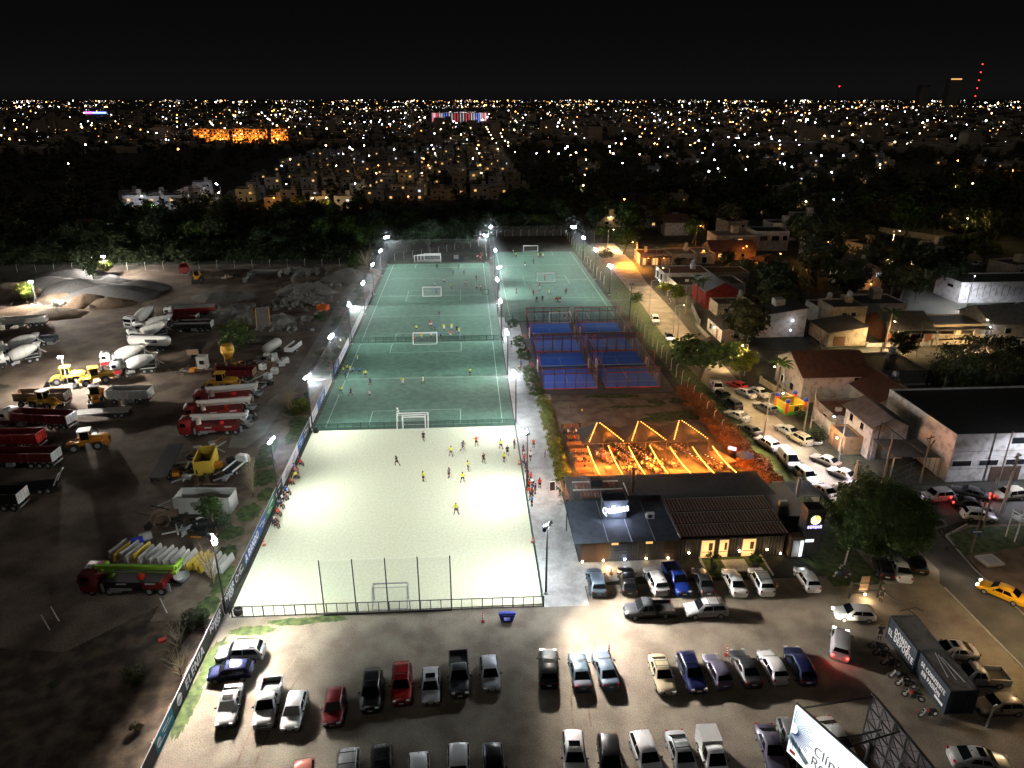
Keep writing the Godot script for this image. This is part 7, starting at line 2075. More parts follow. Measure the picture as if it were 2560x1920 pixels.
	for k in 6: part("roof_seam", V(-3.0 + k * 1.2, 3.37, 0), V(0.06, 0.04, 5.5), M.dark_steel, cp).rotation.z = -0.06
	for q in [[-3.4, -2.7], [3.4, -2.7], [-3.4, 2.7], [3.4, 2.7]]: part("post", V(q[0], 1.6, q[1]), V(0.14, 3.2, 0.14), M.white_wall, cp)
	var st := B()
	beam(st, V(-2.8, 6.2, -2.7), V(1.2, 3.4, 2.6), 0.1)
	beam(st, V(0.8, 3.4, 2.6), V(6.0, 5.4, -1.5), 0.1)
	beam(st, V(-2.8, 3.3, -2.7), V(-2.8, 6.2, -2.7), 0.12)
	obj("brace", st, M.dark_steel, cp)
	var gt := thing("sliding_gate", "dark mesh gate before the carport yard", "gate", xz(60.6, -84.4), 0.5)
	for y in [0.1, 1.2, 2.2]: part("rail", V(0, y, 0), V(5.6, 0.08, 0.08), M.dark_steel, gt)
	for k in 6: part("upright", V(-2.8 + k * 1.12, 1.15, 0), V(0.07, 2.2, 0.07), M.dark_steel, gt)
	part("mesh_infill", V(0, 1.15, 0), V(5.5, 2.1, 0.02), M.wire_mesh, gt)
	for a in [["low white garden wall along the cross street", 86, -140.6, 100, -140.8, 0.9, "white_wall"], ["pale wall before the carport house", 101, -141.0, 112, -141.4, 1.0, "cream_wall"], ["tall white yard wall right of the gabled house", 70.4, -111.5, 70.4, -104, 2.2, "white_wall"], ["white wall beside the inflatable castle", 57.2, -104.5, 57.2, -98.5, 2.2, "white_wall"], ["low wall in front of the small white house", 53.8, -158, 53.4, -147.5, 0.8, "grey_wall"], ["garden wall below the red shed", 57, -172, 54.6, -158.5, 1.4, "grey_wall"], ["white wall of the flat house at the orange bend", 55.2, -197, 56.6, -187, 1.8, "white_wall"], ["cream gate pillars wall by the corner driveway", 54.8, -121.5, 56.8, -112, 1.2, "cream_wall"]]:
		wall_run(a[0], Vector2(a[1], a[2]), Vector2(a[3], a[4]), a[5], a[6])
	porch_lamp("warm porch lamp of the lit house at the orange bend", V(58.0, 2.5, -223.0), 2, 4.0)
	porch_lamp("second orange porch lamp of the lit house", V(63.0, 2.5, -223.0), 2, 4.0)
	porch_lamp("orange lamp above the yard with climbing plants", V(77.5, 3.6, -228.0), 2, 10.0)
	porch_lamp("orange lamp of the yard before the two-storey house", V(92.0, 4.8, -228.6), 2, 22.0)
	porch_lamp("white corner lamp of the white flat house", V(56.0, 3.2, -204.5), 1, 4.0)
	porch_lamp("warm lamp under the red-roofed veranda", V(91.2, 2.6, -208.6), 1, 3.0)
	porch_lamp("warm lamp on the dark chimney of the red-roofed house", V(99.0, 4.4, -218.0), 2, 2.0)
	porch_lamp("lamp inside the red-roofed veranda", V(97.3, 2.3, -209.4), 1, 2.0)
	porch_lamp("warm lamp at the ground floor of the white two-storey house", V(112.0, 2.0, -187.0), 2, 2.5)
	porch_lamp("white lamp left of the white two-storey house", V(105.6, 2.0, -186.0), 0, 1.0)
	porch_lamp("white lamp in the dark yard before the bare tree", V(71.0, 2.4, -146.0), 0, 2.0)
	porch_lamp("small white lamp by the V-shaped gable", V(72.2, 4.0, -148.0), 0, 1.0)
	porch_lamp("white lamp at the far right end of the cross street", V(115.9, 2.6, -144.4), 0, 3.0)
	porch_lamp("warm lamp in the cluttered porch", V(55.4, 2.2, -93.6), 1, 1.6)
	porch_lamp("white lamp in the yard of the brown-roofed house", V(66.4, 2.6, -104.4), 0, 1.2)
	porch_lamp("pale doorway lamp of the small white house", V(54.9, 2.4, -149.0), 1, 1.6)
	var cv := thing("inflatable_castle", "yellow and orange inflatable castle with blue turret tops on the lawn", "inflatable castle", xz(54.91, -108.72), 0.15)
	st = B()
	for s in [-1, 1]:
		bx(st, V(s * 1.7, 0.35, 0), V(0.6, 0.5, 3.4))
		bx(st, V(0, 0.35, s * 1.6), V(3.4, 0.5, 0.6))
	obj("green_base", st, mk("castle_green", 0.06, 0.4, 0.05, 0.5), cv)
	st = B()
	for s in [-1, 1]: bx(st, V(s * 1.7, 1.3, 0), V(0.4, 1.3, 3.0))
	bx(st, V(0, 1.3, -1.6), V(3.0, 1.3, 0.4))
	bx(st, V(0, 1.2, 1.6), V(3.0, 1.1, 0.35))
	obj("wall", st, M.yellow_paint, cv)
	for q in [[-1.7, -1.6], [1.7, -1.6], [-1.7, 1.6], [1.7, 1.6]]:
		st = B()
		cyl(st, V(q[0], 0.4, q[1]), V(q[0], 2.3, q[1]), 0.36, -1, 10)
		var tu := obj("turret", st, M.orange_plastic, cv)
		st = B()
		ball(st, V(q[0], 2.55, q[1]), 0.42, 10)
		obj("turret_top", st, M.blue_plastic, tu)
	part("arch_opening", V(0, 1.1, 1.8), V(0.8, 0.9, 0.04), M.planter, cv)
	var cm := thing("camper", "white box body with a dark window and red side parked by the white wall", "van", xz(68.41, -114.08), 0.1)
	part("box_body", V(0, 1.2, 0), V(3.4, 2.0, 2.2), M.truck_white, cm)
	part("window", V(0.6, 1.4, 1.12), V(1.1, 0.7, 0.05), M.window_dark, cm)
	part("red_side", V(-1.75, 1.2, 0), V(0.1, 1.8, 2.1), M.red_plastic, cm)
	for q in [[-1.1, 0.95], [1.1, 0.95], [-1.1, -0.95], [1.1, -0.95]]: tyre(cm, q[0], 0.34, q[1])
	var tr := thing("tyre_ring", "white-painted big tyre lying on the verge", "tyre", xz(53.7, -96.4))
	st = B()
	var prof := []
	for i in 11: prof.append([0.75 + 0.28 * cos(TAU * i / 10), 0.3 + 0.25 * sin(TAU * i / 10)])
	lathe(st, prof, Vector3.ZERO, 18)
	obj("ring", st, M.dirty_white, tr)
# ---------------------------------------------------------------- street furniture, container, billboard
func wire(a: Vector3, b: Vector3, drop: float) -> Array:
	var p := []
	for k in 9: p.append(sag(a, b, drop, k / 8.0))
	return p
func pole(label: String, x: float, z: float, h: float, arms: int, r := 0.14, m := "timber_pole") -> void:
	var t := thing("utility_pole", label, "pole", xz(x, z), 0.0, "poles along the street")
	var st := B()
	cyl(st, Vector3.ZERO, V(0, h, 0), r, r * 0.65, 8)
	obj("shaft", st, M[m], t)
	for k in arms:
		part("crossarm", V(0, h - 0.4 - k * 0.9, 0), V(1.5, 0.1, 0.1), M.dark_steel, t, 0.4)
		for q in [-0.6, 0.0, 0.6]: part("insulator", V(q * cos(0.4), h - 0.28 - k * 0.9, -q * sin(0.4)), V(0.08, 0.16, 0.08), M.galv, t)
func slamp(label: String, x: float, z: float, h: float, dir: float, tone: int, e: float, reach := 1.6) -> Node3D:
	var t := thing("street_lamp", label, "street lamp", xz(x, z), dir, "street lamps")
	var st := B()
	cyl(st, Vector3.ZERO, V(0, h, 0), 0.1, 0.07, 7)
	pipe(st, [V(0, h, 0), V(0, h + 0.25, reach * 0.5), V(0, h + 0.3, reach)], 0.05)
	obj("pole", st, M.pole_grey, t)
	part("lamp_hood", V(0, h + 0.36, reach + 0.2), V(0.34, 0.12, 0.7), M.dark_steel, t)
	st = B()
	ball(st, V(0, h + 0.2, reach + 0.25), 0.16, 8, 0.6)
	obj("lamp_glow_bowl", st, [M.lamp_white, M.lamp_warm, M.lamp_orange][tone], t)
	var c: Color = [lin(0.85, 0.88, 1), lin(1, 0.68, 0.33), lin(1, 0.36, 0.06)][tone]
	spot(V(0, h + 0.1, reach + 0.25), V(0, 0, reach + 1.6), c, e * (2.2 if z < -120.0 else 0.85), 71.0, 0.6, 0.14, t)
	omni(V(0, h + 0.02, reach + 0.25), c, e * 0.16, 0.16, t)
	return t
func build_street() -> void:
	slamp("orange street lamp at the bend by the lit houses", 54.8, -226, 7.0, -1.2, 2, 765.0)
	slamp("street lamp on the verge between the two cars of the far street", 45.0, -168.5, 8.4, 1.57, 1, 234.6)
	slamp("street lamp by the slim pole of the far street", 45.6, -149, 7.5, 1.57, 1, 204.0)
	slamp("leaning street lamp over the white car on the verge", 44.8, -95.5, 9.0, 1.3, 1, 382.5)
	slamp("street lamp at the corner behind the bright yellow-green tree", 53.2, -125.5, 6.4, -1.0, 1, 280.5)
	slamp("street lamp on the cross street before the cream garage", 88.0, -134.0, 7.0, 3.14, 1, 214.2)
	slamp("street lamp on the cross street by the carport house", 108.0, -134.0, 7.0, 3.14, 1, 173.4)
	slamp("orange lamp in the far side street above the bare tree", 112.0, -218.0, 8.0, 0.6, 2, 306.0)
	slamp("lamp among the lime trees of the far right street", 146.0, -236.0, 8.0, 0.6, 1, 561.0)
	slamp("lamp post before the pale fence in the far right street", 128.0, -262.0, 8.0, 0.2, 1, 510.0)
	slamp("lamp on the far dirt road beside the round tree", 50.0, -250.0, 7.0, 1.0, 1, 459.0)
	slamp("street lamp on the house side beside the parked silver cars", 53.6, -110, 7.5, -1.6, 1, 289.0)
	slamp("street lamp at the junction end of the street", 53.2, -88.5, 8.0, -1.6, 0, 323.0)
	slamp("street lamp on the house side below the palms", 54.4, -186, 7.5, -1.6, 1, 255.0)
	slamp("street lamp beside the avenue kerb at the lower right", 58.2, -50.0, 8.0, -1.57, 1, 221.0)
	slamp("added white lamp brightening the factory front", 76.0, -76.0, 9.0, 3.1, 0, 240.0)  # made-up lamp, put in to brighten the factory wall
	slamp("added white lamp brightening the long pale warehouse", 124.0, -164.0, 9.0, 2.4, 0, 420.0)  # made-up lamp, put in to brighten the warehouse wall
	slamp("orange street lamp behind the two-storey houses", 84.0, -257, 7.0, 0.4, 2, 120.0)
	slamp("orange street lamp in the yard lane right of the white flat house", 84.0, -212, 7.0, 2.6, 2, 90.0)
	pole("tall pale pole on the lawn beside the inflatable castle", 53.8, -98.9, 8.2, 0)
	pole("twin pole close to the one by the castle", 53.3, -99.8, 8.2, 0)
	pole("concrete pole in front of the carport gate", 56.0, -81.7, 8.6, 0, 0.16)
	pole("short thick concrete pole with brackets by the parked white cars", 51.6, -81.3, 5.0, 1, 0.22, "dirty_white")
	pole("leaning pole left of the factory corner", 62.6, -83.4, 7.4, 1)
	pole("slim pole before the factory windows", 72.9, -82.0, 8.4, 0, 0.12)
	pole("big transformer pole with crossarms at the right edge", 68.4, -75.1, 8.7, 3, 0.22, "dirty_white")
	pole("wooden post at the corner of the avenue", 63.9, -72.2, 7.2, 0)
	pole("corner post with a blue street sign", 58.8, -67.1, 7.0, 0, 0.12)
	pole("slim pole in the verge of the far street", 47.0, -150.0, 5.8, 0, 0.09)
	pole("pole right of the far street in front of the red shed", 54.0, -168.0, 8.0, 0, 0.1)
	pole("tall orange-lit pole before the lit porch", 58.0, -214.0, 8.0, 1, 0.12)
	pole("second tall pole before the lit porch", 60.0, -213.0, 7.4, 0, 0.12)
	pole("third tall pole before the lit porch", 61.2, -212.4, 7.6, 0, 0.12)
	pole("pole with crossarm on the far dirt road", 44.5, -247.0, 7.5, 1, 0.12)
	pole("dark pole on the cross street in front of the cream house", 84.6, -133.0, 8.0, 1, 0.12)
	pole("dark pole on the cross street before the brick house", 92.5, -133.2, 8.0, 1, 0.12)
	var t := thing("power_line", "thin power lines sagging across the junction", "cable", Vector3.ZERO)
	var ends := [[53.8, 8.1, -98.9, 56, 8.4, -81.7], [56, 8.4, -81.7, 58.8, 6.8, -67.1], [53.8, 7.7, -98.9, 62.6, 7.2, -83.4], [62.6, 7.2, -83.4, 68.4, 8.2, -75.1], [68.4, 8.4, -75.1, 72.9, 8.2, -82], [51.6, 4.9, -81.3, 58.8, 6.2, -67.1], [58.8, 6.8, -67.1, 60, 6.6, -40], [63.9, 7, -72.2, 62, 7, -40], [53.8, 8, -98.9, 53.2, 6.6, -125.5]]
	for e in ends:
		var st := B()
		pipe(st, wire(V(e[0], e[1], e[2]), V(e[3], e[4], e[5]), 0.7), 0.012, 3)
		obj("wire", st, M.black, t)
	t = thing("street_sign", "blue street name sign on the corner post", "sign", xz(58.8, -67.1))
	part("plate", V(0, 3.0, 0.12), V(1.5, 0.34, 0.04), M.banner_blue, t, 0.0)
	part("plate", V(0.15, 2.7, 0.0), V(0.04, 0.34, 1.3), M.banner_blue, t)
	part("printed_bar", V(0, 3.0, 0.145), V(1.1, 0.12, 0.01), M.print_white, t)
	var cw := 2.45
	for k in 2:
		var z0 := -53.9 + k * 4.8
		var t2 := thing("shipping_container", ["dark blue container lettered DONDE EL DEPORTE", "dark blue container lettered SE CONVIERTE EN PASIÓN"][k], "container", V(42.0, 0.02, z0 + 2.4), -0.04, "dark lettered containers beside the motorbikes")
		var st := B()
		ribbed(st, V(-cw / 2, 0, 2.35), V(-cw / 2, 0, -2.35), 2.6, 0.28, 0.035)
		ribbed(st, V(cw / 2, 0, -2.35), V(cw / 2, 0, 2.35), 2.6, 0.28, 0.035)
		ribbed(st, V(-cw / 2, 0, 2.35), V(cw / 2, 0, 2.35), 2.6, 0.28, 0.035)
		ribbed(st, V(cw / 2, 0, -2.35), V(-cw / 2, 0, -2.35), 2.6, 0.28, 0.035)
		obj("wall", st, M.container_navy, t2)
		st = B()
		ridged(st, -cw / 2, cw / 2, -2.35, 2.35, 2.6, 2.6, 0.24, 0.05)
		obj("roof", st, M.grey_roof, t2)
		for q in [[-1, -1], [1, -1], [-1, 1], [1, 1]]: part("corner_post", V(q[0] * cw / 2, 1.32, q[1] * 2.36), V(0.14, 2.66, 0.14), M.container_navy, t2)
		for q in [-1, 1]:
			part("top_rail", V(q * cw / 2, 2.62, 0), V(0.12, 0.12, 4.7), M.container_navy, t2)
			part("end_rail", V(0, 2.62, q * 2.36), V(cw, 0.12, 0.12), M.container_navy, t2)
		var words: Array = [["DONDE", "EL DEPORTE"], ["SE CONVIERTE", "EN PASIÓN"]][k]
		for q in 2:
			var o := put("lettering", lettering(words[q], 0.66 if k == 0 else 0.46, 0.02), M.print_white, t2, V(-cw / 2 - 0.06, 1.85 - q * 0.75, 0.1 - q * 0.1))
			o.rotation.y = -PI / 2
			o.scale = V(0.85, 1, 1)
		if k == 1:
			for q in 3: part("loose_bar", V(-0.3 + q * 0.35, 2.7, -0.6 + q * 0.3), V(0.06, 0.06, 3.0), M.galv, t2, 0.15 * q - 0.2)
			part("side_plate", V(-cw / 2 - 0.06, 0.6, 1.4), V(0.02, 0.25, 1.2), M.print_white, t2)
	t = thing("gate_frame", "black steel gate frame with a chain rail at the car park entrance", "gate", xz(41.77, -59.98))
	for q in [-1.6, 1.6]: part("post", V(q, 1.1, 0), V(0.2, 2.2, 0.2), M.black, t)
	for y in [0.9, 1.9]: part("rail", V(0, y, 0), V(3.2, 0.08, 0.08), M.black, t)
	part("screen", V(0.1, 1.6, -0.4), V(0.95, 1.8, 0.08), M.bed_brown, t)
	bulb("lamp_bulb", V(0.1, 0.5, 0.1), 0.13, M.lamp_warm, t)
	omni(V(0.1, 0.6, 0.5), lin(1, 0.72, 0.4), 4.5, 0.15, t)
	t = thing("barrier_pole", "long black boom leaning from the gate to the container", "barrier", xz(43.3, -56.5))
	var st := B()
	cyl(st, V(-0.2, 1.4, -3.2), V(0.2, 2.6, 2.8), 0.07, 0.06, 6)
	pipe(st, [V(-1.2, 2.7, 2.0), V(0.5, 2.9, 1.8), V(1.4, 2.4, 1.8)], 0.05)
	obj("boom", st, M.black, t)
	for a in [["white bollard post between the silver pickup and the container", 44.3, -49.28], ["tall white leaning post by the avenue kerb", 43.45, -42.85], ["pale post beside the entrance shade", 42.68, -65.78]]:
		t = thing("white_post", a[0], "post", xz(a[1], a[2]))
		st = B()
		cyl(st, Vector3.ZERO, V(0.12, 2.3, 0), 0.1, 0.09, 7)
		cyl(st, V(0.12, 2.3, 0), V(0.35, 2.5, 0), 0.09, 0.08, 7)
		obj("shaft", st, M.dirty_white, t)
	t = thing("billboard", "brightly lit white clinic billboard with a blue sunburst on a black steel frame", "billboard")
	t.position = V(23.6, 0, -38.6)
	var a := V(0, 8.2, 0)
	var dir := V(0.40, 0, 0.9165)
	var nrm := V(-0.9165, 0, 0.40)
	var bas := Basis(dir, Vector3.UP, nrm)
	var wd := 9.0
	var ht := 4.6
	st = B()
	bx(st, a + dir * wd / 2 - V(0, ht / 2, 0), V(wd, ht, 0.16), bas)
	obj("light_panel", st, M.panel_white, t)
	st = B()
	bx(st, a + dir * wd / 2 - V(0, ht / 2, 0) - nrm * 0.16, V(wd + 0.2, ht + 0.2, 0.14), bas)
	obj("panel_back", st, M.dark_steel, t)
	var cols := [mk("ray_blue", 0.02, 0.1, 0.4, 0.6), mk("ray_teal", 0.03, 0.3, 0.45, 0.6)]
	for k in 26:
		var an := -PI / 2 + PI * (k + 0.5) / 26.0
		var c2 := a - V(0, 2.0, 0) + nrm * 0.09 + dir * 0.1
		var v := dir * cos(an) + V(0, sin(an), 0)
		st = B()
		var long := 1.75 + 0.2 * sin(k * 1.9)
		beam(st, c2 + v * 0.5, c2 + v * long, 0.06, 0.02)
		obj("sun_ray", st, cols[0 if an < 0.2 else 1], t)
	for l in [["Clínica", 1.9, 0.8, "grey_wall", 2.9], ["Regional", 2.95, 0.8, "grey_wall", 3.3]]:
		var o := put("lettering", lettering(l[0], l[2], 0.02, "Droid Sans", false), M[l[3]], t, a + dir * (l[4] + 0.9) - V(0, l[1] + 0.3, 0) + nrm * 0.1)
		o.basis = bas
	part("red_mark", a + dir * 0.5 - V(0, 4.2, 0) + nrm * 0.09, V(0.5, 0.3, 0.03), M.red_plastic, t).basis = bas.scaled_local(V(0.5, 0.3, 0.03))
	part("teal_band", a + dir * 0.9 - V(0, 3.5, 0) + nrm * 0.09, Vector3.ONE, mk("pale_blue_print", 0.36, 0.52, 0.62), t).basis = (bas * Basis(Vector3.BACK, -0.5)).scaled_local(V(2.2, 0.5, 0.02))
	var al := AreaLight3D.new()
	al.name = "panel_glow"
	al.area_size = Vector2(wd, ht)
	al.light_color = lin(0.95, 0.98, 1.0)
	al.light_energy = 1.2
	al.shadow_enabled = true
	t.add_child(al)
	var b0 := V(6.1, 8.4, -0.5)
	var d2 := V(0.10, 0, 0.995)
	for k in 7:
		st = B()
		beam(st, b0 + d2 * k * 1.3, b0 + d2 * k * 1.3 - V(0, 5.0, 0), 0.09)
		obj("lattice_upright", st, M.black, t)
		if k < 6:
			for q in 4:
				st = B()
				var y0 := -q * 1.25
				beam(st, b0 + d2 * k * 1.3 + V(0, y0, 0), b0 + d2 * (k + 1) * 1.3 + V(0, y0 - 1.25, 0), 0.05)
				beam(st, b0 + d2 * (k + 1) * 1.3 + V(0, y0, 0), b0 + d2 * k * 1.3 + V(0, y0 - 1.25, 0), 0.05)
				obj("lattice_brace", st, M.black, t)
	for q in 5:
		st = B()
		beam(st, b0 - V(0, q * 1.25, 0), b0 + d2 * 7.8 - V(0, q * 1.25, 0), 0.09)
		obj("lattice_rail", st, M.black, t)
	st = B()
	bx(st, b0 + d2 * 3.9 - V(0, 2.5, 0) + V(0.15, 0, 0), V(0.06, 5.0, 7.8), Basis(Vector3.UP, 0.1))
	obj("rear_board", st, M.shirt_grey, t)
	for k in 5:
		st = B()
		beam(st, a + dir * k * 2.0 - V(0, 0.4 + (k % 2) * 1.6, 0), b0 + d2 * k * 1.6 - V(0, 0.3 + (k % 2) * 1.6, 0), 0.1)
		obj("tie_beam", st, M.black, t)
	for q in [[0.8, 0.6], [6.2, 0.5], [6.6, 4.0], [4.0, 3.2]]:
		st = B()
		cyl(st, V(q[0], 0, q[1]), V(q[0], 4.5, q[1]), 0.2, -1, 8)
		obj("support_post", st, M.black, t)
	al.position = a + dir * wd / 2 - V(0, ht / 2, 0) + nrm * 0.2
	al.basis = Basis.looking_at(nrm)
	t = thing("manhole_slab", "pale square concrete slab lying in the corner lawn", "slab", xz(59.81, -65.27), 0.1)
	part("slab", V(0, 0.14, 0), V(2.3, 0.26, 2.0), M.dirty_white, t)
	part("inset", V(0, 0.28, 0), V(1.5, 0.03, 1.3), M.galv, t)
	t = thing("park_bench", "dark bench on the corner lawn", "bench", xz(56.88, -67.78))
	part("seat", V(0, 0.42, 0), V(1.7, 0.06, 0.4), M.black, t)
	for s in [-1, 1]: part("leg", V(s * 0.7, 0.2, 0), V(0.08, 0.4, 0.36), M.black, t)
	t = thing("steel_stair", "white steel platform with a stair and railings at the right edge", "stair", xz(66.28, -69.63), 0.2)
	for q in [[-0.9, -0.6], [0.9, -0.6], [-0.9, 0.6], [0.9, 0.6]]: part("post", V(q[0], 1.9, q[1]), V(0.1, 3.8, 0.1), M.white_paint, t)
	part("platform", V(0, 2.8, 0), V(2.0, 0.1, 1.4), M.galv, t)
	for k in 9: part("step", V(1.2 + k * 0.26, 2.6 - k * 0.3, 0), V(0.28, 0.05, 0.9), M.galv, t)
	for y in [3.3, 3.75]:
		part("handrail", V(0, y, 0.65), V(2.0, 0.06, 0.06), M.white_paint, t)
		part("handrail", V(-0.95, y, 0), V(0.06, 0.06, 1.3), M.white_paint, t)
	part("yellow_beam", V(0.6, 2.6, 0.75), V(2.4, 0.16, 0.1), M.yellow_paint, t)
	t = thing("white_skid", "white skid container beside the steel stair", "container", xz(66.5, -68.85) + V(1.6, 0, 0.5))
	part("body", V(0, 0.9, 0), V(2.2, 1.6, 1.6), M.dirty_white, t)
	part("lid", V(0, 1.75, 0), V(2.3, 0.1, 1.7), M.galv, t)
	part("door", V(-0.3, 0.9, 0.82), V(0.8, 1.3, 0.04), M.galv, t)
	t = thing("dugout_shed", "small blue-grey team shelter with a white window behind the far goal line", "shelter", xz(-3.26, -233.26))
	part("wall", V(0, 1.2, -0.8), V(4.2, 2.4, 0.12), M.blue_sheet, t)
	for s in [-1, 1]: part("side_wall", V(s * 2.1, 1.2, 0), V(0.12, 2.4, 1.6), M.blue_sheet, t)
	part("roof", V(0, 2.45, 0), V(4.4, 0.12, 1.9), M.black, t)
	part("window_pane", V(-0.4, 1.4, -0.72), V(1.6, 1.3, 0.05), M.frame_white, t)
# ---------------------------------------------------------------- the town beyond
func town_house_proto(k: int) -> Node3D:
	var t := Node3D.new()
	t.name = "town_house"
	var two := k % 3 != 2
	var h := 5.8 if two else 3.2
	var w := 8.5 + (k % 2) * 1.5
	var d := 9.0
	var wm: Material = M[["white_wall", "cream_wall", "grey_wall", "white_wall", "beige_wall", "grey_wall"][k]]
	part("wall", V(0, h / 2, 0), V(w, h, d), wm, t)
	part("roof", V(0, h + 0.04, 0), V(w - 0.4, 0.06, d - 0.4), M.dark_roof, t)
	var st := B()
	for a in [[0, -d / 2 + 0.1, w + 0.06, 0.2], [0, d / 2 - 0.1, w + 0.06, 0.2], [-w / 2 + 0.1, 0, 0.2, d - 0.4], [w / 2 - 0.1, 0, 0.2, d - 0.4]]: bx(st, V(a[0], h + 0.3, a[1]), V(a[2], 0.6, a[3]))
	obj("parapet", st, wm, t)
	part("stair_block", V(w * 0.2, h + 1.2, -d * 0.1), V(2.0, 2.4, 2.2), wm, t)
	for f in (2 if two else 1):
		for q in 2:
			var lit := (k * 3 + f * 2 + q) % 5
			var n := part("window", V((q - 0.5) * w * 0.5, 1.5 + f * 2.9, d / 2 + 0.03), V(1.5, 1.2, 0.08), M.frame_white, t)
			var pn := MeshInstance3D.new()
			pn.name = "pane"
			pn.mesh = cube
			pn.scale = V(0.86, 0.84, 1.3)
			pn.material_override = M.window_warm if lit == 1 else M.window_white if lit == 3 and k == 0 else M.window_dark
			n.add_child(pn)
	part("door", V(w * 0.02, 1.1, d / 2 + 0.04), V(1.0, 2.1, 0.08), M.dark_wood, t)
	return t
func town_house(label: String, x: float, z: float, k: int, turn: float, group: String) -> Node3D:
	var key := "town%d" % k
	if not protos.has(key): protos[key] = town_house_proto(k)
	var t: Node3D = protos[key].duplicate()
	t.name = num("town_house")
	add_child(t)
	t.position = xz(x, z)
	t.rotation.y = turn
	t.scale = V(1, rnd(0.9, 1.15), 1)
	tag(t, label, "house", group)
	return t
func town_lamp(label: String, x: float, z: float, tone: int, e: float, size: float, group: String) -> void:
	var key := "town_lamp%d" % tone
	if not protos.has(key):
		var p := Node3D.new()
		p.name = "town_lamp"
		var st := B()
		cyl(st, Vector3.ZERO, V(0, 7.5, 0), 0.12, 0.08, 6)
		beam(st, V(0, 7.5, 0), V(1.4, 7.7, 0), 0.1)
		obj("pole", st, M.pole_grey, p)
		st = B()
		ball(st, V(1.5, 7.55, 0), 0.24, 6)
		obj("lamp_bulb", st, [M.town_white, M.town_warm, M.town_orange, M.town_violet][tone], p)
		protos[key] = p
	var t: Node3D = protos[key].duplicate()
	t.name = num("town_lamp")
	add_child(t)
	t.position = xz(x, z)
	t.rotation.y = rf() * TAU
	t.scale = Vector3.ONE
	tag(t, label, "street lamp", group)
	var b: Node3D = t.get_node("lamp_bulb")
	b.scale = Vector3.ONE * size  # distant bulbs are enlarged to imitate lens bloom
	b.position = V(1.5, 7.55, 0) * (1.0 - size)
	if e > 0.0: omni(V(1.5, 7.4, 0), [lin(0.85, 0.88, 1), lin(1, 0.66, 0.3), lin(1, 0.38, 0.06), lin(0.7, 0.65, 1)][tone], e, 0.3, t)
func build_town() -> void:
	glow("town_white", 0.9, 0.95, 1.0, 40.0); glow("town_warm", 1.0, 0.72, 0.36, 40.0); glow("town_orange", 1.0, 0.34, 0.05, 40.0); glow("town_violet", 0.72, 0.68, 1.0, 45.0)
	glow("town_pink", 1.0, 0.1, 0.5, 6.0); glow("town_blue", 0.1, 0.15, 1.0, 8.0)
	for k in 8:
		var z := -346.0 - k * 56.0
		sheet("estate_street", rect(-140 if k > 0 else -100, z - 3.2, 38, z + 3.2), 0.004, M.earth_road, "structure", "street of the housing estate behind the woods")
		for x in range(-128, 40, 34):
			if k == 0 and (x < -95 or x > 0): continue
			if rf() < 0.25: continue
			town_lamp("lit street lamp in the housing estate behind the woods", x + rnd(-6, 6), z + 4.0, [0, 1, 0, 3, 1, 2][rng.randi() % 6], rnd(20, 60), 0.85 + k * 0.2, "street lamps of the housing estate")
	sheet("side_street", poly([-139, -440, -127, -440, -108, -338, -118, -334]), 0.008, M.earth_road, "structure", "lit street between the white houses at the left")
	town_lamp("lamp over the lit street between the white houses", -121.0, -362, 1, 160.0, 1.1, "street lamps of the housing estate")
	town_lamp("lamp at the far end of the lit street between the white houses", -133.0, -405, 0, 90.0, 1.2, "street lamps of the housing estate")
	for k in 8:
		var z := -346.0 - k * 56.0
		for side in [-1, 1]:
			for x in range(-136, 38, 11):
				if k == 0 and (side > 0 or x < -92 or x > -34): continue
				if x < -116 + maxf(0.0, (-z - 440) * 0.1) and k < 2: continue
				if rf() < 0.2 + k * 0.03: continue
				town_house("flat-roofed two-tone house in the dark estate behind the woods", x + rnd(-0.8, 0.8), z + side * 11.0 + rnd(-1, 1), rng.randi() % 6, 0.0 if side < 0 else 0.0, "houses of the estate behind the woods")
	var named := [["white cube house at the front of the left estate corner", -141, -366], ["white house with roof block beside the front one at the left", -151, -368], ["second white house at the left edge of the estate", -160, -364], ["white stepped house behind the left corner", -143, -380], ["white house left of the lit street", -144, -394], ["pale house farther up the lit street", -146, -408], ["dim house at the top of the lit street", -148, -424], ["white house with a dark window at the back of the left corner", -156, -382], ["pale house at the back of the left corner", -168, -378]]
	for a in named: town_house(a[0], a[1], a[2], [0, 3][rng.randi() % 2], 0.3, "white houses at the left edge of the estate")
	town_lamp("small lamp before the white houses at the left", -150, -352, 0, 80.0, 0.9, "street lamps of the housing estate")
	house("lone low house with lit wall and roof tower in the dark field", [-150, -136, -306, -298], 3.2, "cream_wall", "dark_roof", "flat", [["s", 0.3, 0.9, 1.4, 1.2, 0], ["s", 0.7, 0.4, 2.4, 1.8, 0]], "S")
	house("small shed left of the lone house in the dark field", [-158, -151, -308, -301], 2.6, "grey_wall", "tile_roof", "gablex", [], "", "shed", "shed")
	porch_lamp("white lamp on the lone house in the dark field", V(-141.5, 2.6, -296.8), 0, 9.0)
	porch_lamp("lamp at the right end of the lone house", V(-132.0, 2.6, -298.0), 0, 5.0)
	town_lamp("street lamp behind the lone house in the dark field", -134, -318, 0, 70.0, 0.9, "street lamps of the housing estate")
	town_lamp("lamp by the lit lawn at the edge of the woods", -71, -338, 1, 90.0, 0.9, "street lamps of the housing estate")
	house("pale house with a roof block and a lamp beyond the right pitch", [53, 67, -306, -297], 4.0, "cream_wall", "slab", "flat", [["s", 0.4, 1.2, 1.6, 1.2, 0]], "S")
	porch_lamp("lamp on the pale house beyond the right pitch", V(60, 4.4, -296.6), 1, 12.0)
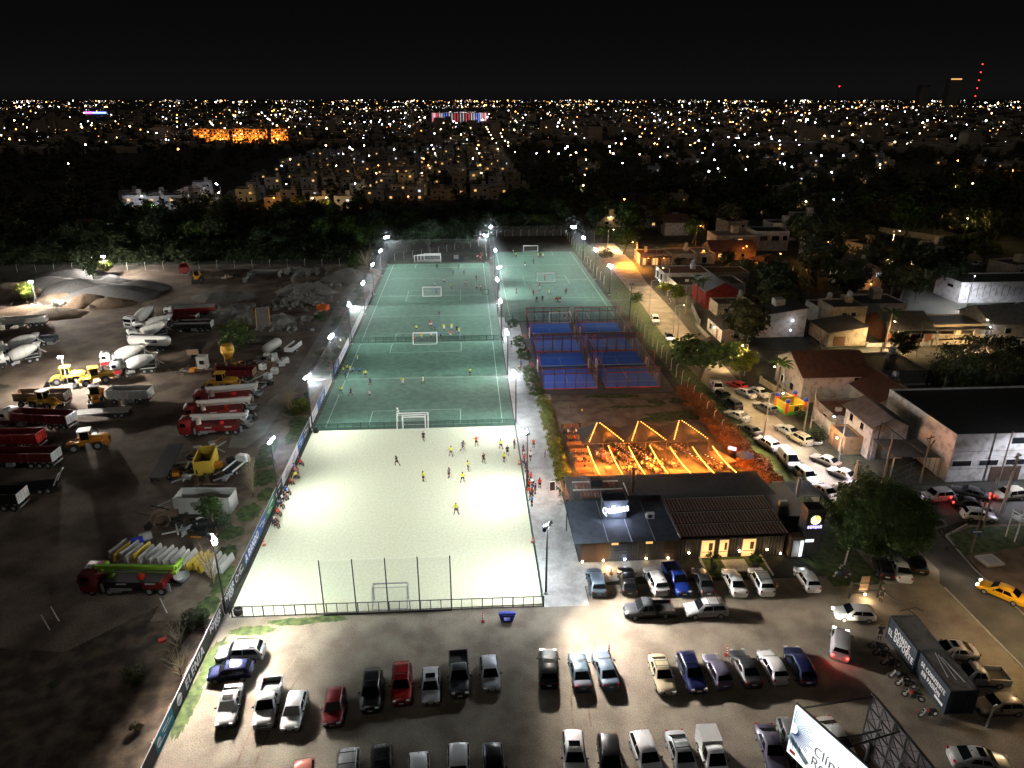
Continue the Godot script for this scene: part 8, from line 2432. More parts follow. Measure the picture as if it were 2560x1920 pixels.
	town_house("pale house in the dark right of the estate road", 62, -440, 0, 0.0, "")
	var rh := [[118, -232], [131, -226], [142, -250], [120, -268], [104, -276], [92, -290], [152, -222], [160, -196], [78, -300], [136, -282]]
	for k in rh.size(): town_house("pale house behind the lit houses of the right-hand streets", rh[k][0], rh[k][1], k % 6, 0.2 * (k % 3), "houses behind the right-hand streets")
	for k in 70:
		var x := rnd(70, 420)
		var z := -rnd(262, 640)
		if absf(x) > -z * 0.8: continue
		if x < 120 and z > -290: continue
		town_house("dim low house among the dark trees of the right-hand suburb", x, z, rng.randi() % 6, rnd(-0.3, 0.3), "houses among the trees of the right suburb")
	for k in 46:
		var x := rnd(60, 460)
		var z := -rnd(280, 760)
		if x > -z * 0.8: continue
		town_lamp("street lamp glowing among the trees of the right-hand suburb", x, z, [1, 1, 2, 0, 3, 1][rng.randi() % 6], rnd(30, 110), 0.9 - z * 0.0011, "street lamps of the right suburb")
	wall_run("long pale wall along the far right street", Vector2(163, -282), Vector2(178, -256), 2.2, "cream_wall")
	wall_run("second pale wall along the far right street", Vector2(180, -255), Vector2(212, -274), 2.0, "cream_wall")
	town_lamp("violet-white street lamp at the far right, left one of two", 165, -318, 3, 160.0, 1.3, "violet street lamps at the right")
	town_lamp("violet-white street lamp at the far right, right one of two", 192, -316, 3, 160.0, 1.3, "violet street lamps at the right")
	town_lamp("warm lamp lighting the pale walls at the far right", 190, -262, 1, 140.0, 0.9, "street lamps of the right suburb")
	sheet("far_dirt_road", poly([250, -482, 284, -452, 300, -440, 306, -448, 270, -486]), 0.01, M.bare_earth, "structure", "lit bare strip in the right-hand dark")
	town_lamp("warm lamp over the lit bare strip at the right", 272, -468, 1, 260.0, 1.0, "street lamps of the right suburb")
func build_city() -> void:
	var t := thing("grandstand", "flat-roofed white grandstand beside floodlights in the right distance", "grandstand", xz(292, -665), -0.1)
	part("roof", V(0, 13, -6), V(64, 0.6, 14), M.white_wall, t)
	for k in 9: part("column", V(-30 + k * 7.5, 6.3, -10), V(0.6, 12.6, 0.6), M.galv, t)
	for k in 6: part("seat_tier", V(0, 0.6 + k * 0.9, 2 - k * 1.8), V(60, 0.9, 1.8), M.concrete, t)
	part("rear_wall", V(0, 5, -11), V(62, 10, 0.5), M.cream_wall, t)
	var fl := ["left", "second", "third", "fourth", "near left", "near right", "corner", "far"]
	var fp := [[262, -715], [284, -718], [309, -719], [330, -716], [285, -579], [303, -577], [262, -600], [246, -728]]
	for k in 8:
		town_lamp("%s floodlight of the sports field beside the grandstand" % fl[k], fp[k][0], fp[k][1], [0, 3][k % 2], 320.0, 2.3 if k < 6 else 1.6, "floodlights of the distant sports field")
	for k in 34:
		var cx: float = [190.0, 330.0, -430.0, -190.0][k % 4]
		var cz: float = [-520.0, -820.0, -1350.0, -1480.0][k % 4]
		town_lamp("cold white light in a bright cluster of the distant town", cx + rn() * 42.0, cz + rn() * 60.0, [0, 3][k % 2], 60.0, 1.2 - cz * 0.0016 * rnd(0.5, 1.3), "white light clusters of the distant town")
	var arena := thing("stadium", "distant oval stadium with vertical fins lit red, white and blue", "stadium", xz(-10, -1680))
	var st := B()
	var prof := []
	for a in [[0.9, 0.0], [1.0, 0.0], [1.04, 20.0], [0.8, 22.0], [0.78, 18.0], [0.6, 4.0]]: prof.append(a)
	st.set_smooth_group(1)
	for k in prof.size() - 1:
		for i in 40:
			var t0 := TAU * i / 40; var t1 := TAU * (i + 1) / 40
			var p0 := V(cos(t0) * 56, 0, sin(t0) * 44); var p1 := V(cos(t1) * 56, 0, sin(t1) * 44)
			quad(st, p0 * prof[k][0] + V(0, prof[k][1], 0), p1 * prof[k][0] + V(0, prof[k][1], 0), p1 * prof[k + 1][0] + V(0, prof[k + 1][1], 0), p0 * prof[k + 1][0] + V(0, prof[k + 1][1], 0))
	obj("bowl", st, M.grey_wall, arena)
	glow("fin_red_glow", 1.0, 0.08, 0.1, 0.9); glow("fin_white_glow", 0.9, 0.92, 1.0, 0.7); glow("fin_blue_glow", 0.15, 0.25, 1.0, 0.9)
	for k in 30:
		var an := PI * (k + 0.5) / 30.0
		part("lit_fin_light", V(cos(an) * 59, 11, sin(an) * 47), V(1.7, 19, 1.0), [M.fin_red_glow, M.fin_white_glow, M.fin_red_glow, M.fin_white_glow, M.fin_blue_glow, M.fin_white_glow][(k / 2 + k % 2) % 6], arena, -an)
	omni(V(0, 30, 0), lin(1, 0.9, 0.9), 2500.0, 2.0, arena)
	for k in 5:
		var x := -318.0 + k * 23.0
		var b := thing("apartment_block", ["orange-lit apartment block at the left end of the row", "second orange-lit apartment block of the row", "middle orange-lit apartment block", "fourth orange-lit apartment block of the row", "orange-lit apartment block at the right end of the row"][k], "apartment block", xz(x, -940 + (k % 2) * 12), 0.1, "orange-lit apartment blocks")
		part("wall", V(0, 8, 0), V(20, 16, 12), M.ochre_wall, b)
		part("roof", V(0, 16.1, 0), V(20.4, 0.3, 12.4), M.slab, b)
		part("stair_tower", V(-6 + k * 2.5, 18, 0), V(5, 4, 5), M.ochre_wall, b)
		for f in 5:
			for q in 5:
				part("window", V(-8 + q * 4, 1.8 + f * 3.0, 6.05), V(1.6, 1.4, 0.1), M.window_dark if (f * 3 + q + k) % 4 else M.window_warm, b)
		bulb("lamp_bulb", V(4 - k * 1.5, 4.0, 10.0), 0.7, M.town_orange, b)
		omni(V(4 - k * 1.5, 4.0, 12.0), lin(1, 0.34, 0.05), 420.0, 0.8, b)
		omni(V(-7, 3.0, 12.0), lin(1, 0.34, 0.05), 220.0, 0.8, b)
	var led := thing("led_building", "low distant building outlined with pink and blue light", "building", xz(-1104, -2356))
	part("wall", V(0, 6, -4), V(64, 12, 8), M.grey_wall, led)
	part("pink_light_band", V(-20, 10, 0.4), V(22, 5, 0.4), M.town_pink, led)
	part("blue_light_band", V(12, 10, 0.4), V(40, 5, 0.4), M.town_blue, led)
	t = thing("tower_block", "dark tower block with a lit orange crown on the right horizon", "tower", xz(2640, -4000))
	part("wall", V(0, 75, 0), V(62, 150, 40), M.grey_wall, t)
	part("crown_light", V(0, 146, 20.5), V(60, 6, 1), M.window_warm, t)
	t = thing("tower_block", "lower dark tower block left of the crowned one on the horizon", "tower", xz(2480, -4000))
	part("wall", V(0, 56, 0), V(52, 112, 40), M.grey_wall, t)
	part("roof", V(0, 113, 0), V(54, 3, 42), M.dark_roof, t)
	for a in [["tall antenna mast with red lights right of the tower block", 2780, -4000, 220.0, 5], ["small mast with red lights at the right end of the horizon", 3330, -4000, 125.0, 2], ["thin mast with one red light left of the tower blocks", 2010, -4000, 110.0, 1]]:
		t = thing("antenna_mast", a[0], "antenna mast", xz(a[1], a[2]))
		st = B()
		for q in 3: beam(st, V(cos(q * 2.1) * 4, 0, sin(q * 2.1) * 4), V(0, a[3], 0), 0.9)
		obj("lattice", st, M.dark_steel, t)
		for k in a[4]:
			st = B()
			ball(st, V(0, a[3] - k * a[3] * 0.18, 0), 3.2, 6)
			obj("beacon_light", st, M.beacon_red, t)
	strip("far_avenue", [Vector2(35, -600), Vector2(36, -760), Vector2(42, -1130), Vector2(44, -1500)], 9.0, 0.02, M.earth_road)
	for k in 16:
		town_lamp("lamp along the lit avenue that runs to the stadium", 30.0 + (k % 2) * 12 + k * 0.5, -590.0 - k * 44.0, 1, 130.0, 1.5 + k * 0.06, "lamps along the avenue to the stadium")
	for k in 120:
		var an := deg_to_rad(rnd(-41, 36))
		var r := rnd(560, 1900)
		if r < 800 and an < -0.5: r += 400
		town_lamp("bright street light in the dark town below the horizon", sin(an) * r, -cos(an) * r, [0, 3, 1, 0, 2, 1][rng.randi() % 6], 0.0 if k % 3 else 200.0, 0.8 + r * rnd(0.0008, 0.0032), "bright lights of the distant town")
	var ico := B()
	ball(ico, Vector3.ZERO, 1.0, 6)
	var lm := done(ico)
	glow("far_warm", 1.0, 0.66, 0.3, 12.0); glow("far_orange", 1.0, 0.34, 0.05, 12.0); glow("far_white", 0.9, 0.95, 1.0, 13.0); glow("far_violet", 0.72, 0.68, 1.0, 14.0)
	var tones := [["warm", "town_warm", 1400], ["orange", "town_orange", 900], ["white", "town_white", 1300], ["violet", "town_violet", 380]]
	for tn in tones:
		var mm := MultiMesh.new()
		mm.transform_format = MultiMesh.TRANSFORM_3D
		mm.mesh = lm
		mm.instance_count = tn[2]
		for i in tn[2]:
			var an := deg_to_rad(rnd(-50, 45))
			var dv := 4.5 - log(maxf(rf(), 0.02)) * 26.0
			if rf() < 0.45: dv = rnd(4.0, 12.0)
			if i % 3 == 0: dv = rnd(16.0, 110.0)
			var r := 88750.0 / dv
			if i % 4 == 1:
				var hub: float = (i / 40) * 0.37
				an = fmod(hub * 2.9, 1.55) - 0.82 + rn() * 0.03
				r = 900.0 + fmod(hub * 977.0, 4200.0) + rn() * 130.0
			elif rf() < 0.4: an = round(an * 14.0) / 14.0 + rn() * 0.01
			var s := r * 0.000165 * (0.5 + pow(rf(), 7.0) * 5.0)  # radius swells with distance, bloom shaped into the spheres
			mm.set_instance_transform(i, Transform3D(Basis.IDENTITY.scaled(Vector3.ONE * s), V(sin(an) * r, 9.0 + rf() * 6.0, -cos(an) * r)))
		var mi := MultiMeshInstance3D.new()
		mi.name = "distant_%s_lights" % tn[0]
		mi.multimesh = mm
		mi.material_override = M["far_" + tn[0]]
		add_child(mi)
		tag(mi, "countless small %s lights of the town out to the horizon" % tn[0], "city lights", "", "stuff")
	var bm := MultiMesh.new()
	bm.transform_format = MultiMesh.TRANSFORM_3D
	bm.mesh = cube
	bm.instance_count = 2600
	for i in 2600:
		var an := deg_to_rad(rnd(-48, 44))
		var r := 820.0 * exp(rf() * 1.7)
		var hh := rnd(3, 7) * (1.0 if rf() < 0.94 else 3.0)
		bm.set_instance_transform(i, Transform3D(Basis(Vector3.UP, rf() * 0.4).scaled_local(V(rnd(8, 20), hh, rnd(8, 14))), V(sin(an) * r, hh / 2, -cos(an) * r)))
	var bi := MultiMeshInstance3D.new()
	bi.name = "distant_rooftops"
	bi.multimesh = bm
	bi.material_override = M.beige_wall
	add_child(bi)
	tag(bi, "mass of dim far buildings out to the horizon", "buildings", "", "stuff")
	var cr := B()
	leaves(cr, V(0, 0.5, 0), V(0.5, 0.42, 0.5), 16, 10, 0.17, 0.3, 0.36)
	var crm := done(cr)
	var wm := MultiMesh.new()
	wm.transform_format = MultiMesh.TRANSFORM_3D
	wm.mesh = crm
	wm.instance_count = 4200
	for i in 4200:
		var p := Vector3.ZERO
		for tries in 20:
			var an := deg_to_rad(rnd(-46, 43))
			var r := 330.0 * exp(rf() * 2.0)
			p = V(sin(an) * r, 0, -cos(an) * r)
			var in_estate := p.x > -175 and p.x < 42 and p.z < -338 and p.z > -745
			if in_estate and rf() < 0.9: continue
			if r < 560 and an < -0.42 and rf() < 0.4: continue
			break
		var s := rnd(5, 10)
		wm.set_instance_transform(i, Transform3D(Basis(Vector3.UP, rf() * TAU).scaled_local(V(s, s * rnd(0.7, 1.1), s)), p))
	var wi := MultiMeshInstance3D.new()
	wi.name = "distant_woods"
	wi.multimesh = wm
	wi.material_override = M.leaf_olive
	add_child(wi)
	tag(wi, "dark mass of far trees between the houses", "trees", "", "stuff")
	var um := MultiMesh.new()
	um.transform_format = MultiMesh.TRANSFORM_3D
	um.mesh = crm
	um.instance_count = 1500
	for i in 1500:
		var p := V(rnd(-190, -31), 0, rnd(-335, -233)) if i % 3 else V(rnd(-45, 48), 0, rnd(-336, -281))
		var s := rnd(2.5, 6.5)
		um.set_instance_transform(i, Transform3D(Basis(Vector3.UP, rf() * TAU).scaled_local(V(s * 1.2, s, s * 1.2)), p - V(0, s * 0.12, 0)))
	var ui := MultiMeshInstance3D.new()
	ui.name = "undergrowth"
	ui.multimesh = um
	ui.material_override = M.leaf_dark
	add_child(ui)
	tag(ui, "dark undergrowth behind the yard fence and the far goals", "undergrowth", "", "stuff")
	var kinds := ["round", "spreading", "round", "bush"]
	var mats := ["leaf_dark", "leaf_olive", "leaf_green"]
	for k in 150:
		var x := rnd(56, 300)
		var z := -rnd(255, 420)
		if x > -z * 0.78: continue
		tree(kinds[k % 4], "dark tree among the houses of the right-hand suburb", xz(x, z), rnd(7, 14), M[mats[k % 3]], rf() * TAU, "trees of the right-hand suburb")
	for k in 40:
		var x := rnd(76, 150)
		var z := -rnd(166, 255)
		if (x < 118 and z < -186 and z > -256) or x > -z * 0.74: continue
		tree(kinds[k % 4], "dark tree in the unlit block right of the red shed", xz(x, z), rnd(7, 12), M[mats[k % 2]], rf() * TAU, "trees in the unlit right block")
	for k in 46:
		var x := rnd(-135, 36)
		var z := -346.0 - float(rng.randi() % 8) * 56.0 + rnd(-6, 6)
		tree(kinds[k % 3], "tree along a street of the housing estate", xz(x, z), rnd(5, 8), M[["leaf_lime", "leaf_olive", "leaf_green"][k % 3]], rf() * TAU, "street trees of the housing estate")
# ---------------------------------------------------------------- people
# a figure from bones joined with a smooth minimum, meshed as surface nets; faces -z, feet at y = 0
func figure(bones: Array, cell: float, grow := 0.0) -> ArrayMesh:
	var lo := Vector3.ONE * 99.0
	var hi := -lo
	for b in bones:
		for k in 2:
			var r: Vector3 = Vector3.ONE * (b[2 + k] + grow + cell * 2.0)
			lo = lo.min(b[k] - r)
			hi = hi.max(b[k] + r)
	var n := Vector3i(((hi - lo) / cell).ceil()) + Vector3i.ONE
	var f := PackedFloat32Array()
	f.resize(n.x * n.y * n.z)
	f.fill(1.0)
	for b in bones:
		var a: Vector3 = b[0]; var d: Vector3 = b[1] - a; var r0: float = b[2] + grow; var r1: float = b[3] + grow
		var l := maxf(d.length_squared(), 1e-6)
		var rm := maxf(r0, r1) + cell * 2.5
		var i0 := Vector3i(((a.min(b[1]) - Vector3.ONE * rm - lo) / cell).floor()).clamp(Vector3i.ZERO, n - Vector3i.ONE)
		var i1 := Vector3i(((a.max(b[1]) + Vector3.ONE * rm - lo) / cell).ceil()).clamp(Vector3i.ZERO, n - Vector3i.ONE)
		for x in range(i0.x, i1.x + 1):
			for y in range(i0.y, i1.y + 1):
				for z in range(i0.z, i1.z + 1):
					var p := lo + V(x, y, z) * cell - a
					var t := clampf(p.dot(d) / l, 0.0, 1.0)
					var v := (p - d * t).length() - lerpf(r0, r1, t)
					var at := (x * n.y + y) * n.z + z
					var o := f[at]
					var h := clampf(0.5 + 0.5 * (o - v) / 0.035, 0.0, 1.0)
					f[at] = lerpf(o, v, h) - 0.035 * h * (1.0 - h) if o < 0.9 else v
	var st := B()
	st.set_smooth_group(1)
	var at_vertex := {}
	var verts := []
	var corner := [Vector3i(0, 0, 0), Vector3i(1, 0, 0), Vector3i(0, 1, 0), Vector3i(1, 1, 0), Vector3i(0, 0, 1), Vector3i(1, 0, 1), Vector3i(0, 1, 1), Vector3i(1, 1, 1)]
	var edges := [[0, 1], [2, 3], [4, 5], [6, 7], [0, 2], [1, 3], [4, 6], [5, 7], [0, 4], [1, 5], [2, 6], [3, 7]]
	for x in n.x - 1:
		for y in n.y - 1:
			for z in n.z - 1:
				var base := (x * n.y + y) * n.z + z
				var inside := 0
				var v8 := []
				for c in corner:
					var q: float = f[base + (c.x * n.y + c.y) * n.z + c.z]
					v8.append(q)
					if q < 0: inside += 1
				if inside == 0 or inside == 8: continue
				var s := Vector3.ZERO
				var m := 0
				for e in edges:
					var fa: float = v8[e[0]]; var fb: float = v8[e[1]]
					if (fa < 0) != (fb < 0):
						s += Vector3(corner[e[0]]).lerp(Vector3(corner[e[1]]), fa / (fa - fb))
						m += 1
				at_vertex[base] = verts.size()
				verts.append(lo + (V(x, y, z) + s / m) * cell)
	var step := [n.y * n.z, n.z, 1]
	for key in at_vertex:
		var z: int = key % n.z
		var y: int = (key / n.z) % n.y
		var x: int = key / (n.y * n.z)
		var pos := [x, y, z]
		for ax in 3:
			var u := (ax + 1) % 3; var w := (ax + 2) % 3
			if pos[u] == 0 or pos[w] == 0: continue
			var fa := f[key]; var fb := f[key + step[ax]]
			if (fa < 0) == (fb < 0): continue
			var k1: int = key - step[u]; var k2: int = key - step[w]; var k3: int = k1 - step[w]
			if not (at_vertex.has(k1) and at_vertex.has(k2) and at_vertex.has(k3)): continue
			var A: Vector3 = verts[at_vertex[key]]; var Bv: Vector3 = verts[at_vertex[k1]]; var C: Vector3 = verts[at_vertex[k3]]; var D: Vector3 = verts[at_vertex[k2]]
			if fa < 0: quad(st, A, D, C, Bv)
			else: quad(st, A, Bv, C, D)
	return done(st)
# joints for a pose: returns [body bones, shirt bones, shorts bones, hair bones, shoe bones]
func pose(kind: String) -> Array:
	var P := V(0, 0.93, 0); var Ch := V(0, 1.27, 0); var Nk := V(0, 1.45, 0); var Hd := V(0, 1.58, -0.015)
	var sh := [V(-0.175, 1.38, 0), V(0.175, 1.38, 0)]
	var el := [V(-0.24, 1.12, 0.03), V(0.24, 1.12, 0.03)]
	var wr := [V(-0.25, 0.88, -0.06), V(0.25, 0.88, -0.06)]
	var hp := [V(-0.095, 0.9, 0), V(0.095, 0.9, 0)]
	var kn := [V(-0.11, 0.5, -0.02), V(0.11, 0.5, -0.02)]
	var an := [V(-0.12, 0.09, 0.02), V(0.12, 0.09, 0.02)]
	match kind:
		"run":
			Ch.z -= 0.08; Nk.z -= 0.13; Hd.z -= 0.16
			for k in 2: sh[k].z -= 0.1
			kn[0] = V(-0.1, 0.56, -0.32); an[0] = V(-0.1, 0.2, -0.2)
			kn[1] = V(0.1, 0.5, 0.14); an[1] = V(0.1, 0.28, 0.52)
			el[0] = V(-0.27, 1.16, 0.14); wr[0] = V(-0.25, 1.0, -0.1)
			el[1] = V(0.27, 1.16, -0.26); wr[1] = V(0.18, 1.28, -0.44)
		"wide":
			kn[0] = V(-0.2, 0.5, -0.05); an[0] = V(-0.3, 0.09, 0.05)
			kn[1] = V(0.16, 0.5, -0.08); an[1] = V(0.24, 0.09, -0.1)
			el[0] = V(-0.36, 1.16, -0.1); wr[0] = V(-0.4, 0.98, -0.28)
			el[1] = V(0.34, 1.14, -0.02); wr[1] = V(0.46, 0.96, -0.16)
		"arms":
			el = [V(-0.44, 1.36, -0.02), V(0.44, 1.36, -0.02)]
			wr = [V(-0.7, 1.4, -0.04), V(0.7, 1.4, -0.04)]
			kn[0].x = -0.15; an[0].x = -0.22; kn[1].x = 0.13; an[1].x = 0.18
		"walk":
			kn[0] = V(-0.1, 0.51, -0.12); an[0] = V(-0.1, 0.1, -0.18)
			kn[1] = V(0.1, 0.5, 0.06); an[1] = V(0.1, 0.13, 0.32)
			wr[0].z = 0.12; wr[1].z = -0.2
		"sit":
			for v in [0]: P.y = 0.5; Ch = V(0, 0.84, 0.02); Nk = V(0, 1.02, 0); Hd = V(0, 1.16, -0.04)
			sh = [V(-0.175, 0.95, 0.01), V(0.175, 0.95, 0.01)]
			el = [V(-0.25, 0.72, -0.08), V(0.25, 0.72, -0.08)]
			wr = [V(-0.14, 0.66, -0.32), V(0.14, 0.66, -0.32)]
			hp = [V(-0.1, 0.49, -0.03), V(0.1, 0.49, -0.03)]
			kn = [V(-0.14, 0.5, -0.45), V(0.14, 0.5, -0.45)]
			an = [V(-0.14, 0.09, -0.42), V(0.14, 0.09, -0.42)]
		"bend":
			Ch = V(0, 1.12, -0.26); Nk = V(0, 1.18, -0.44); Hd = V(0, 1.2, -0.58)
			sh = [V(-0.175, 1.14, -0.36), V(0.175, 1.14, -0.36)]
			el = [V(-0.22, 0.9, -0.42), V(0.22, 0.9, -0.42)]
			wr = [V(-0.15, 0.72, -0.52), V(0.15, 0.72, -0.52)]
	var body := [[P, Ch, 0.115, 0.13], [Ch, Nk, 0.12, 0.06], [Nk, Hd, 0.052, 0.07], [Hd + V(0, 0.02, 0), Hd + V(0, 0.055, -0.01), 0.092, 0.088], [Hd - V(0, 0.06, 0.03), Hd - V(0, 0.03, 0.035), 0.055, 0.06]]
	var shirt := [[P + (Ch - P) * 0.1, Ch, 0.125, 0.142], [Ch, Ch.lerp(Nk, 0.7), 0.13, 0.08]]
	var shorts := [[P, P + (Ch - P) * 0.12, 0.13, 0.122]]
	var shoes := []
	for k in 2:
		body += [[Ch.lerp(Nk, 0.5), sh[k], 0.07, 0.062], [sh[k], el[k], 0.055, 0.042], [el[k], wr[k], 0.042, 0.03], [wr[k], wr[k] + (wr[k] - el[k]).normalized() * 0.12, 0.034, 0.024], [hp[k], kn[k], 0.088, 0.06], [kn[k], an[k], 0.06, 0.04], [an[k], an[k] + V(0, -0.045, -0.15), 0.042, 0.034]]
		shirt += [[Ch.lerp(Nk, 0.5), sh[k], 0.085, 0.08], [sh[k], sh[k].lerp(el[k], 0.65), 0.078, 0.07]]
		shorts.append([hp[k], hp[k].lerp(kn[k], 0.6), 0.108, 0.1])
		shoes += [[kn[k].lerp(an[k], 0.25), an[k], 0.062, 0.05], [an[k], an[k] + V(0, -0.045, -0.16), 0.052, 0.044]]
	var hair := [[Hd + V(0, 0.06, 0.02), Hd + V(0, 0.0, 0.045), 0.1, 0.09], [Hd + V(0, -0.02, 0.09), Hd + V(0, -0.2, 0.13), 0.045, 0.025]]
	return [body, shirt, shorts, hair, shoes]
func person(label: String, x: float, z: float, turn: float, kind: String, shirt: String, shorts: String, group: String, size := 1.0, y := 0.0) -> void:
	var key := "person_" + kind
	if not protos.has(key):
		var b := pose(kind)
		var p := Node3D.new()
		p.name = "person"
		put("body", figure(b[0], 0.032), M.skin, p)
		put("shirt", figure(b[1], 0.036), M.shirt_black, p)
		put("shorts", figure(b[2], 0.036), M.shirt_black, p)
		put("hair", figure(b[3], 0.032), M.hair, p)
		put("socks", figure(b[4], 0.034), M.shoe, p)
		protos[key] = p
	var t: Node3D = protos[key].duplicate()
	t.name = num("person")
	add_child(t)
	t.position = xz(x, z, y)
	t.rotation.y = turn
	t.scale = Vector3.ONE * size
	tag(t, label, "person", group)
	t.get_node("shirt").material_override = M[shirt]
	t.get_node("shorts").material_override = M[shorts]
func build_people() -> void:
	var Y := "shirt_yellow"; var K := "shirt_black"; var W := "shirt_white"; var R := "shirt_red"; var L := "shirt_blue"; var N := "shirt_navy"; var G := "shirt_grey"
	for a in [["player in black walking alone before the far goal of the pale pitch", -7.51, -100.87, "walk", K], ["yellow-shirted player with long hair left of the one in grey", -3.12, -95.57, "wide", Y], ["player in grey beside the orange-red referee", -1.38, -97.17, "run", G], ["referee in an orange-red shirt with arms held out", 0.72, -98.69, "arms", R], ["yellow-shirted player far right near the railing", 4.47, -97.38, "wide", Y], ["player in black between two yellow shirts at the right", 5.33, -95.18, "walk", K], ["player in black standing at the right touchline of the pale pitch", 6.55, -97.39, "stand", K], ["yellow-shirted player bent forward at the right", 4.76, -93.14, "stand", Y], ["player in dark kit with orange socks right of centre", 1.71, -92.97, "walk", K], ["yellow-shirted player with legs apart in the middle group", -0.62, -90.84, "wide", Y], ["pale-yellow-shirted player lunging in the middle group", -1.37, -87.46, "wide", Y], ["player in dark violet facing away in the middle group", -3.3, -88.89, "stand", G], ["yellow-shirted player with a stick left of the middle group", -6.89, -88.09, "stand", Y], ["player in black and white on the left half of the pale pitch", -10.94, -92.89, "run", K], ["yellow-shirted player standing alone nearest the camera", -2.21, -79.36, "wide", Y]]:
		person(a[0], a[1], a[2], rf() * TAU, a[3], a[4], K, "players on the pale pitch")
		var stick := thing("hockey_stick", "hockey stick of the " + " ".join(a[0].split(" ").slice(0, 12)), "stick", xz(a[1] + 0.42, a[2] + 0.1))
		var st := B()
		cyl(st, V(0, 0.05, 0), V(-0.15, 0.86, 0), 0.022, 0.018, 5)
		cyl(st, V(0, 0.05, 0), V(0.1, 0.04, 0), 0.025, 0.02, 5)
		obj("shaft", st, M.wood, stick)
	var sp := [-25.49, -94.61, -25.14, -93.92, -25.65, -92.43, -25.38, -91.55, -25.1, -90.07, -24.98, -90.27, -25.28, -88.33, -25.45, -86.31, -25.12, -85.71, -25.52, -85.09, -25.41, -84.04, -25.17, -84.4, -25.14, -82.29, -25.36, -80.66, -25.14, -80.47, -25.17, -78.13, -24.76, -77.77, -25.19, -78.79]
	var sc := [N, R, L, "shirt_pink", Y, Y, R, L, "shirt_blue", N, W, K, N, K, R, N, K, W]
	for k in 18:
		person("seated player in the row below the left banners", sp[k * 2], sp[k * 2 + 1], -PI / 2 + rnd(-0.5, 0.5), "sit", sc[k], [K, N][k % 2], "seated players along the left fence", 1.0, 0.0)
		var bn := thing("low_stool", "low stool under a seated player at the left fence", "stool", xz(sp[k * 2], sp[k * 2 + 1]), 0.0, "stools along the left fence")
		part("seat", V(0, 0.36, 0), V(0.38, 0.05, 0.36), M.dark_wood, bn)
		for q in [[-0.15, -0.14], [0.15, -0.14], [-0.15, 0.14], [0.15, 0.14]]: part("leg", V(q[0], 0.17, q[1]), V(0.04, 0.34, 0.04), M.black, bn)
	var rp := [7.62, -95.36, 7.6, -93.51, 7.65, -92.51, 7.51, -91.19, 7.59, -90.1, 7.78, -87.37, 8.19, -86.93, 8.44, -85.71, 7.66, -84.78, 8.1, -84.17, 8.5, -83.77, 7.65, -83.06, 7.9, -82.3, 7.52, -81.95, 7.64, -80.67, 8.12, -83.22]
	var rc := [K, W, R, N, N, R, R, W, R, N, N, R, K, N, L, R]
	for k in 16:
		person("spectator leaning at the right railing of the pale pitch", maxf(rp[k * 2], 7.75), rp[k * 2 + 1], PI / 2 + rnd(-0.7, 0.7), ["stand", "wide", "stand", "bend"][k % 4], rc[k], [K, N][k % 2], "spectators at the right railing")
	for a in [["child in a red hooded coat on the walkway", 9.53, -97.54, "stand", R, 0.9], ["person in a white shirt and orange shorts on the walkway", 8.67, -93.35, "walk", W, 1.0], ["person in red behind the spectators on the walkway", 9.25, -85.27, "stand", R, 0.95], ["small child in blue on the walkway beside the clipped bushes", 10.96, -94.26, "stand", L, 0.7], ["small child in red by the restaurant corner", 13.6, -82.75, "walk", R, 0.65], ["person in dark green bending over a bicycle beside the chalkboard", 11.77, -83.03, "bend", "shirt_teal", 1.0], ["person in black standing by the court hedge", 9.12, -145.34, "stand", K, 1.0], ["person in blue walking beside the court hedge", 8.56, -151.79, "walk", N, 1.0], ["person in grey on the walkway by the third pitch", 7.33, -148.2, "walk", G, 1.0], ["person in white on the walkway by the third pitch", 8.14, -155.22, "walk", W, 1.0], ["person in blue at the middle of the court hedge", 10.25, -132.77, "stand", L, 1.0], ["person in white beside the one in blue at the court hedge", 9.62, -131.37, "sit", W, 1.0], ["child in dark clothes on the bare earth", 17.09, -110.34, "stand", N, 0.8], ["child in yellow on the bare earth", 18.83, -109.18, "stand", Y, 0.75], ["guard in black beside the top of the container", 40.09, -53.77, "stand", K, 1.05], ["guard in black at the right of the gate frame", 43.36, -59.31, "stand", K, 1.05], ["two-tone clad guard behind the container top", 44.22, -54.3, "stand", K, 1.05], ["person in black between the white car and the blue pickup", 20.36, -62.24, "stand", K, 1.0], ["person in white between two parked cars", 19.31, -62.63, "bend", W, 1.0], ["person in a grey top behind the picnic booths", 17.55, -103.05, "stand", K, 1.0], ["person in blue on the street side by the lime tree", 52.28, -176.5, "stand", N, 1.0]]:
		person(a[0], a[1], a[2], rf() * TAU, a[3], a[4], K, "people walking about", a[5])
	for a in [["yellow player alone ahead of the group on the second pitch", -22.85, -138.38, Y], ["player in black at the left touchline of the second pitch", -25.29, -131.16, K], ["yellow player in the huddle at the left touchline", -24.55, -131.11, Y], ["second yellow player in the huddle", -24.06, -132.35, Y], ["third yellow player in the huddle", -23.4, -131.99, Y], ["player in blue in the huddle", -22.77, -130.88, L], ["player in light blue right of the huddle", -21.44, -130.79, L], ["yellow player between light blue and navy", -20.09, -128.97, Y], ["player in black just below the huddle", -23.74, -128.29, K], ["player in navy at the halfway line of the second pitch", -18.71, -125.01, N], ["yellow player at the left edge below the huddle", -23.44, -120.97, Y], ["player in navy with bare legs below the huddle", -21.59, -119.99, N], ["player in white and black shorts near the goal area line", -18, -118.58, W], ["yellow player in the centre of the second pitch", -12.6, -124.62, Y], ["player in white right of the centre", -8.85, -125.26, W], ["yellow player far right on the second pitch", 0.03, -128.8, Y], ["goalkeeper in white inside the near goal of the second pitch", -12.31, -110.94, W]]:
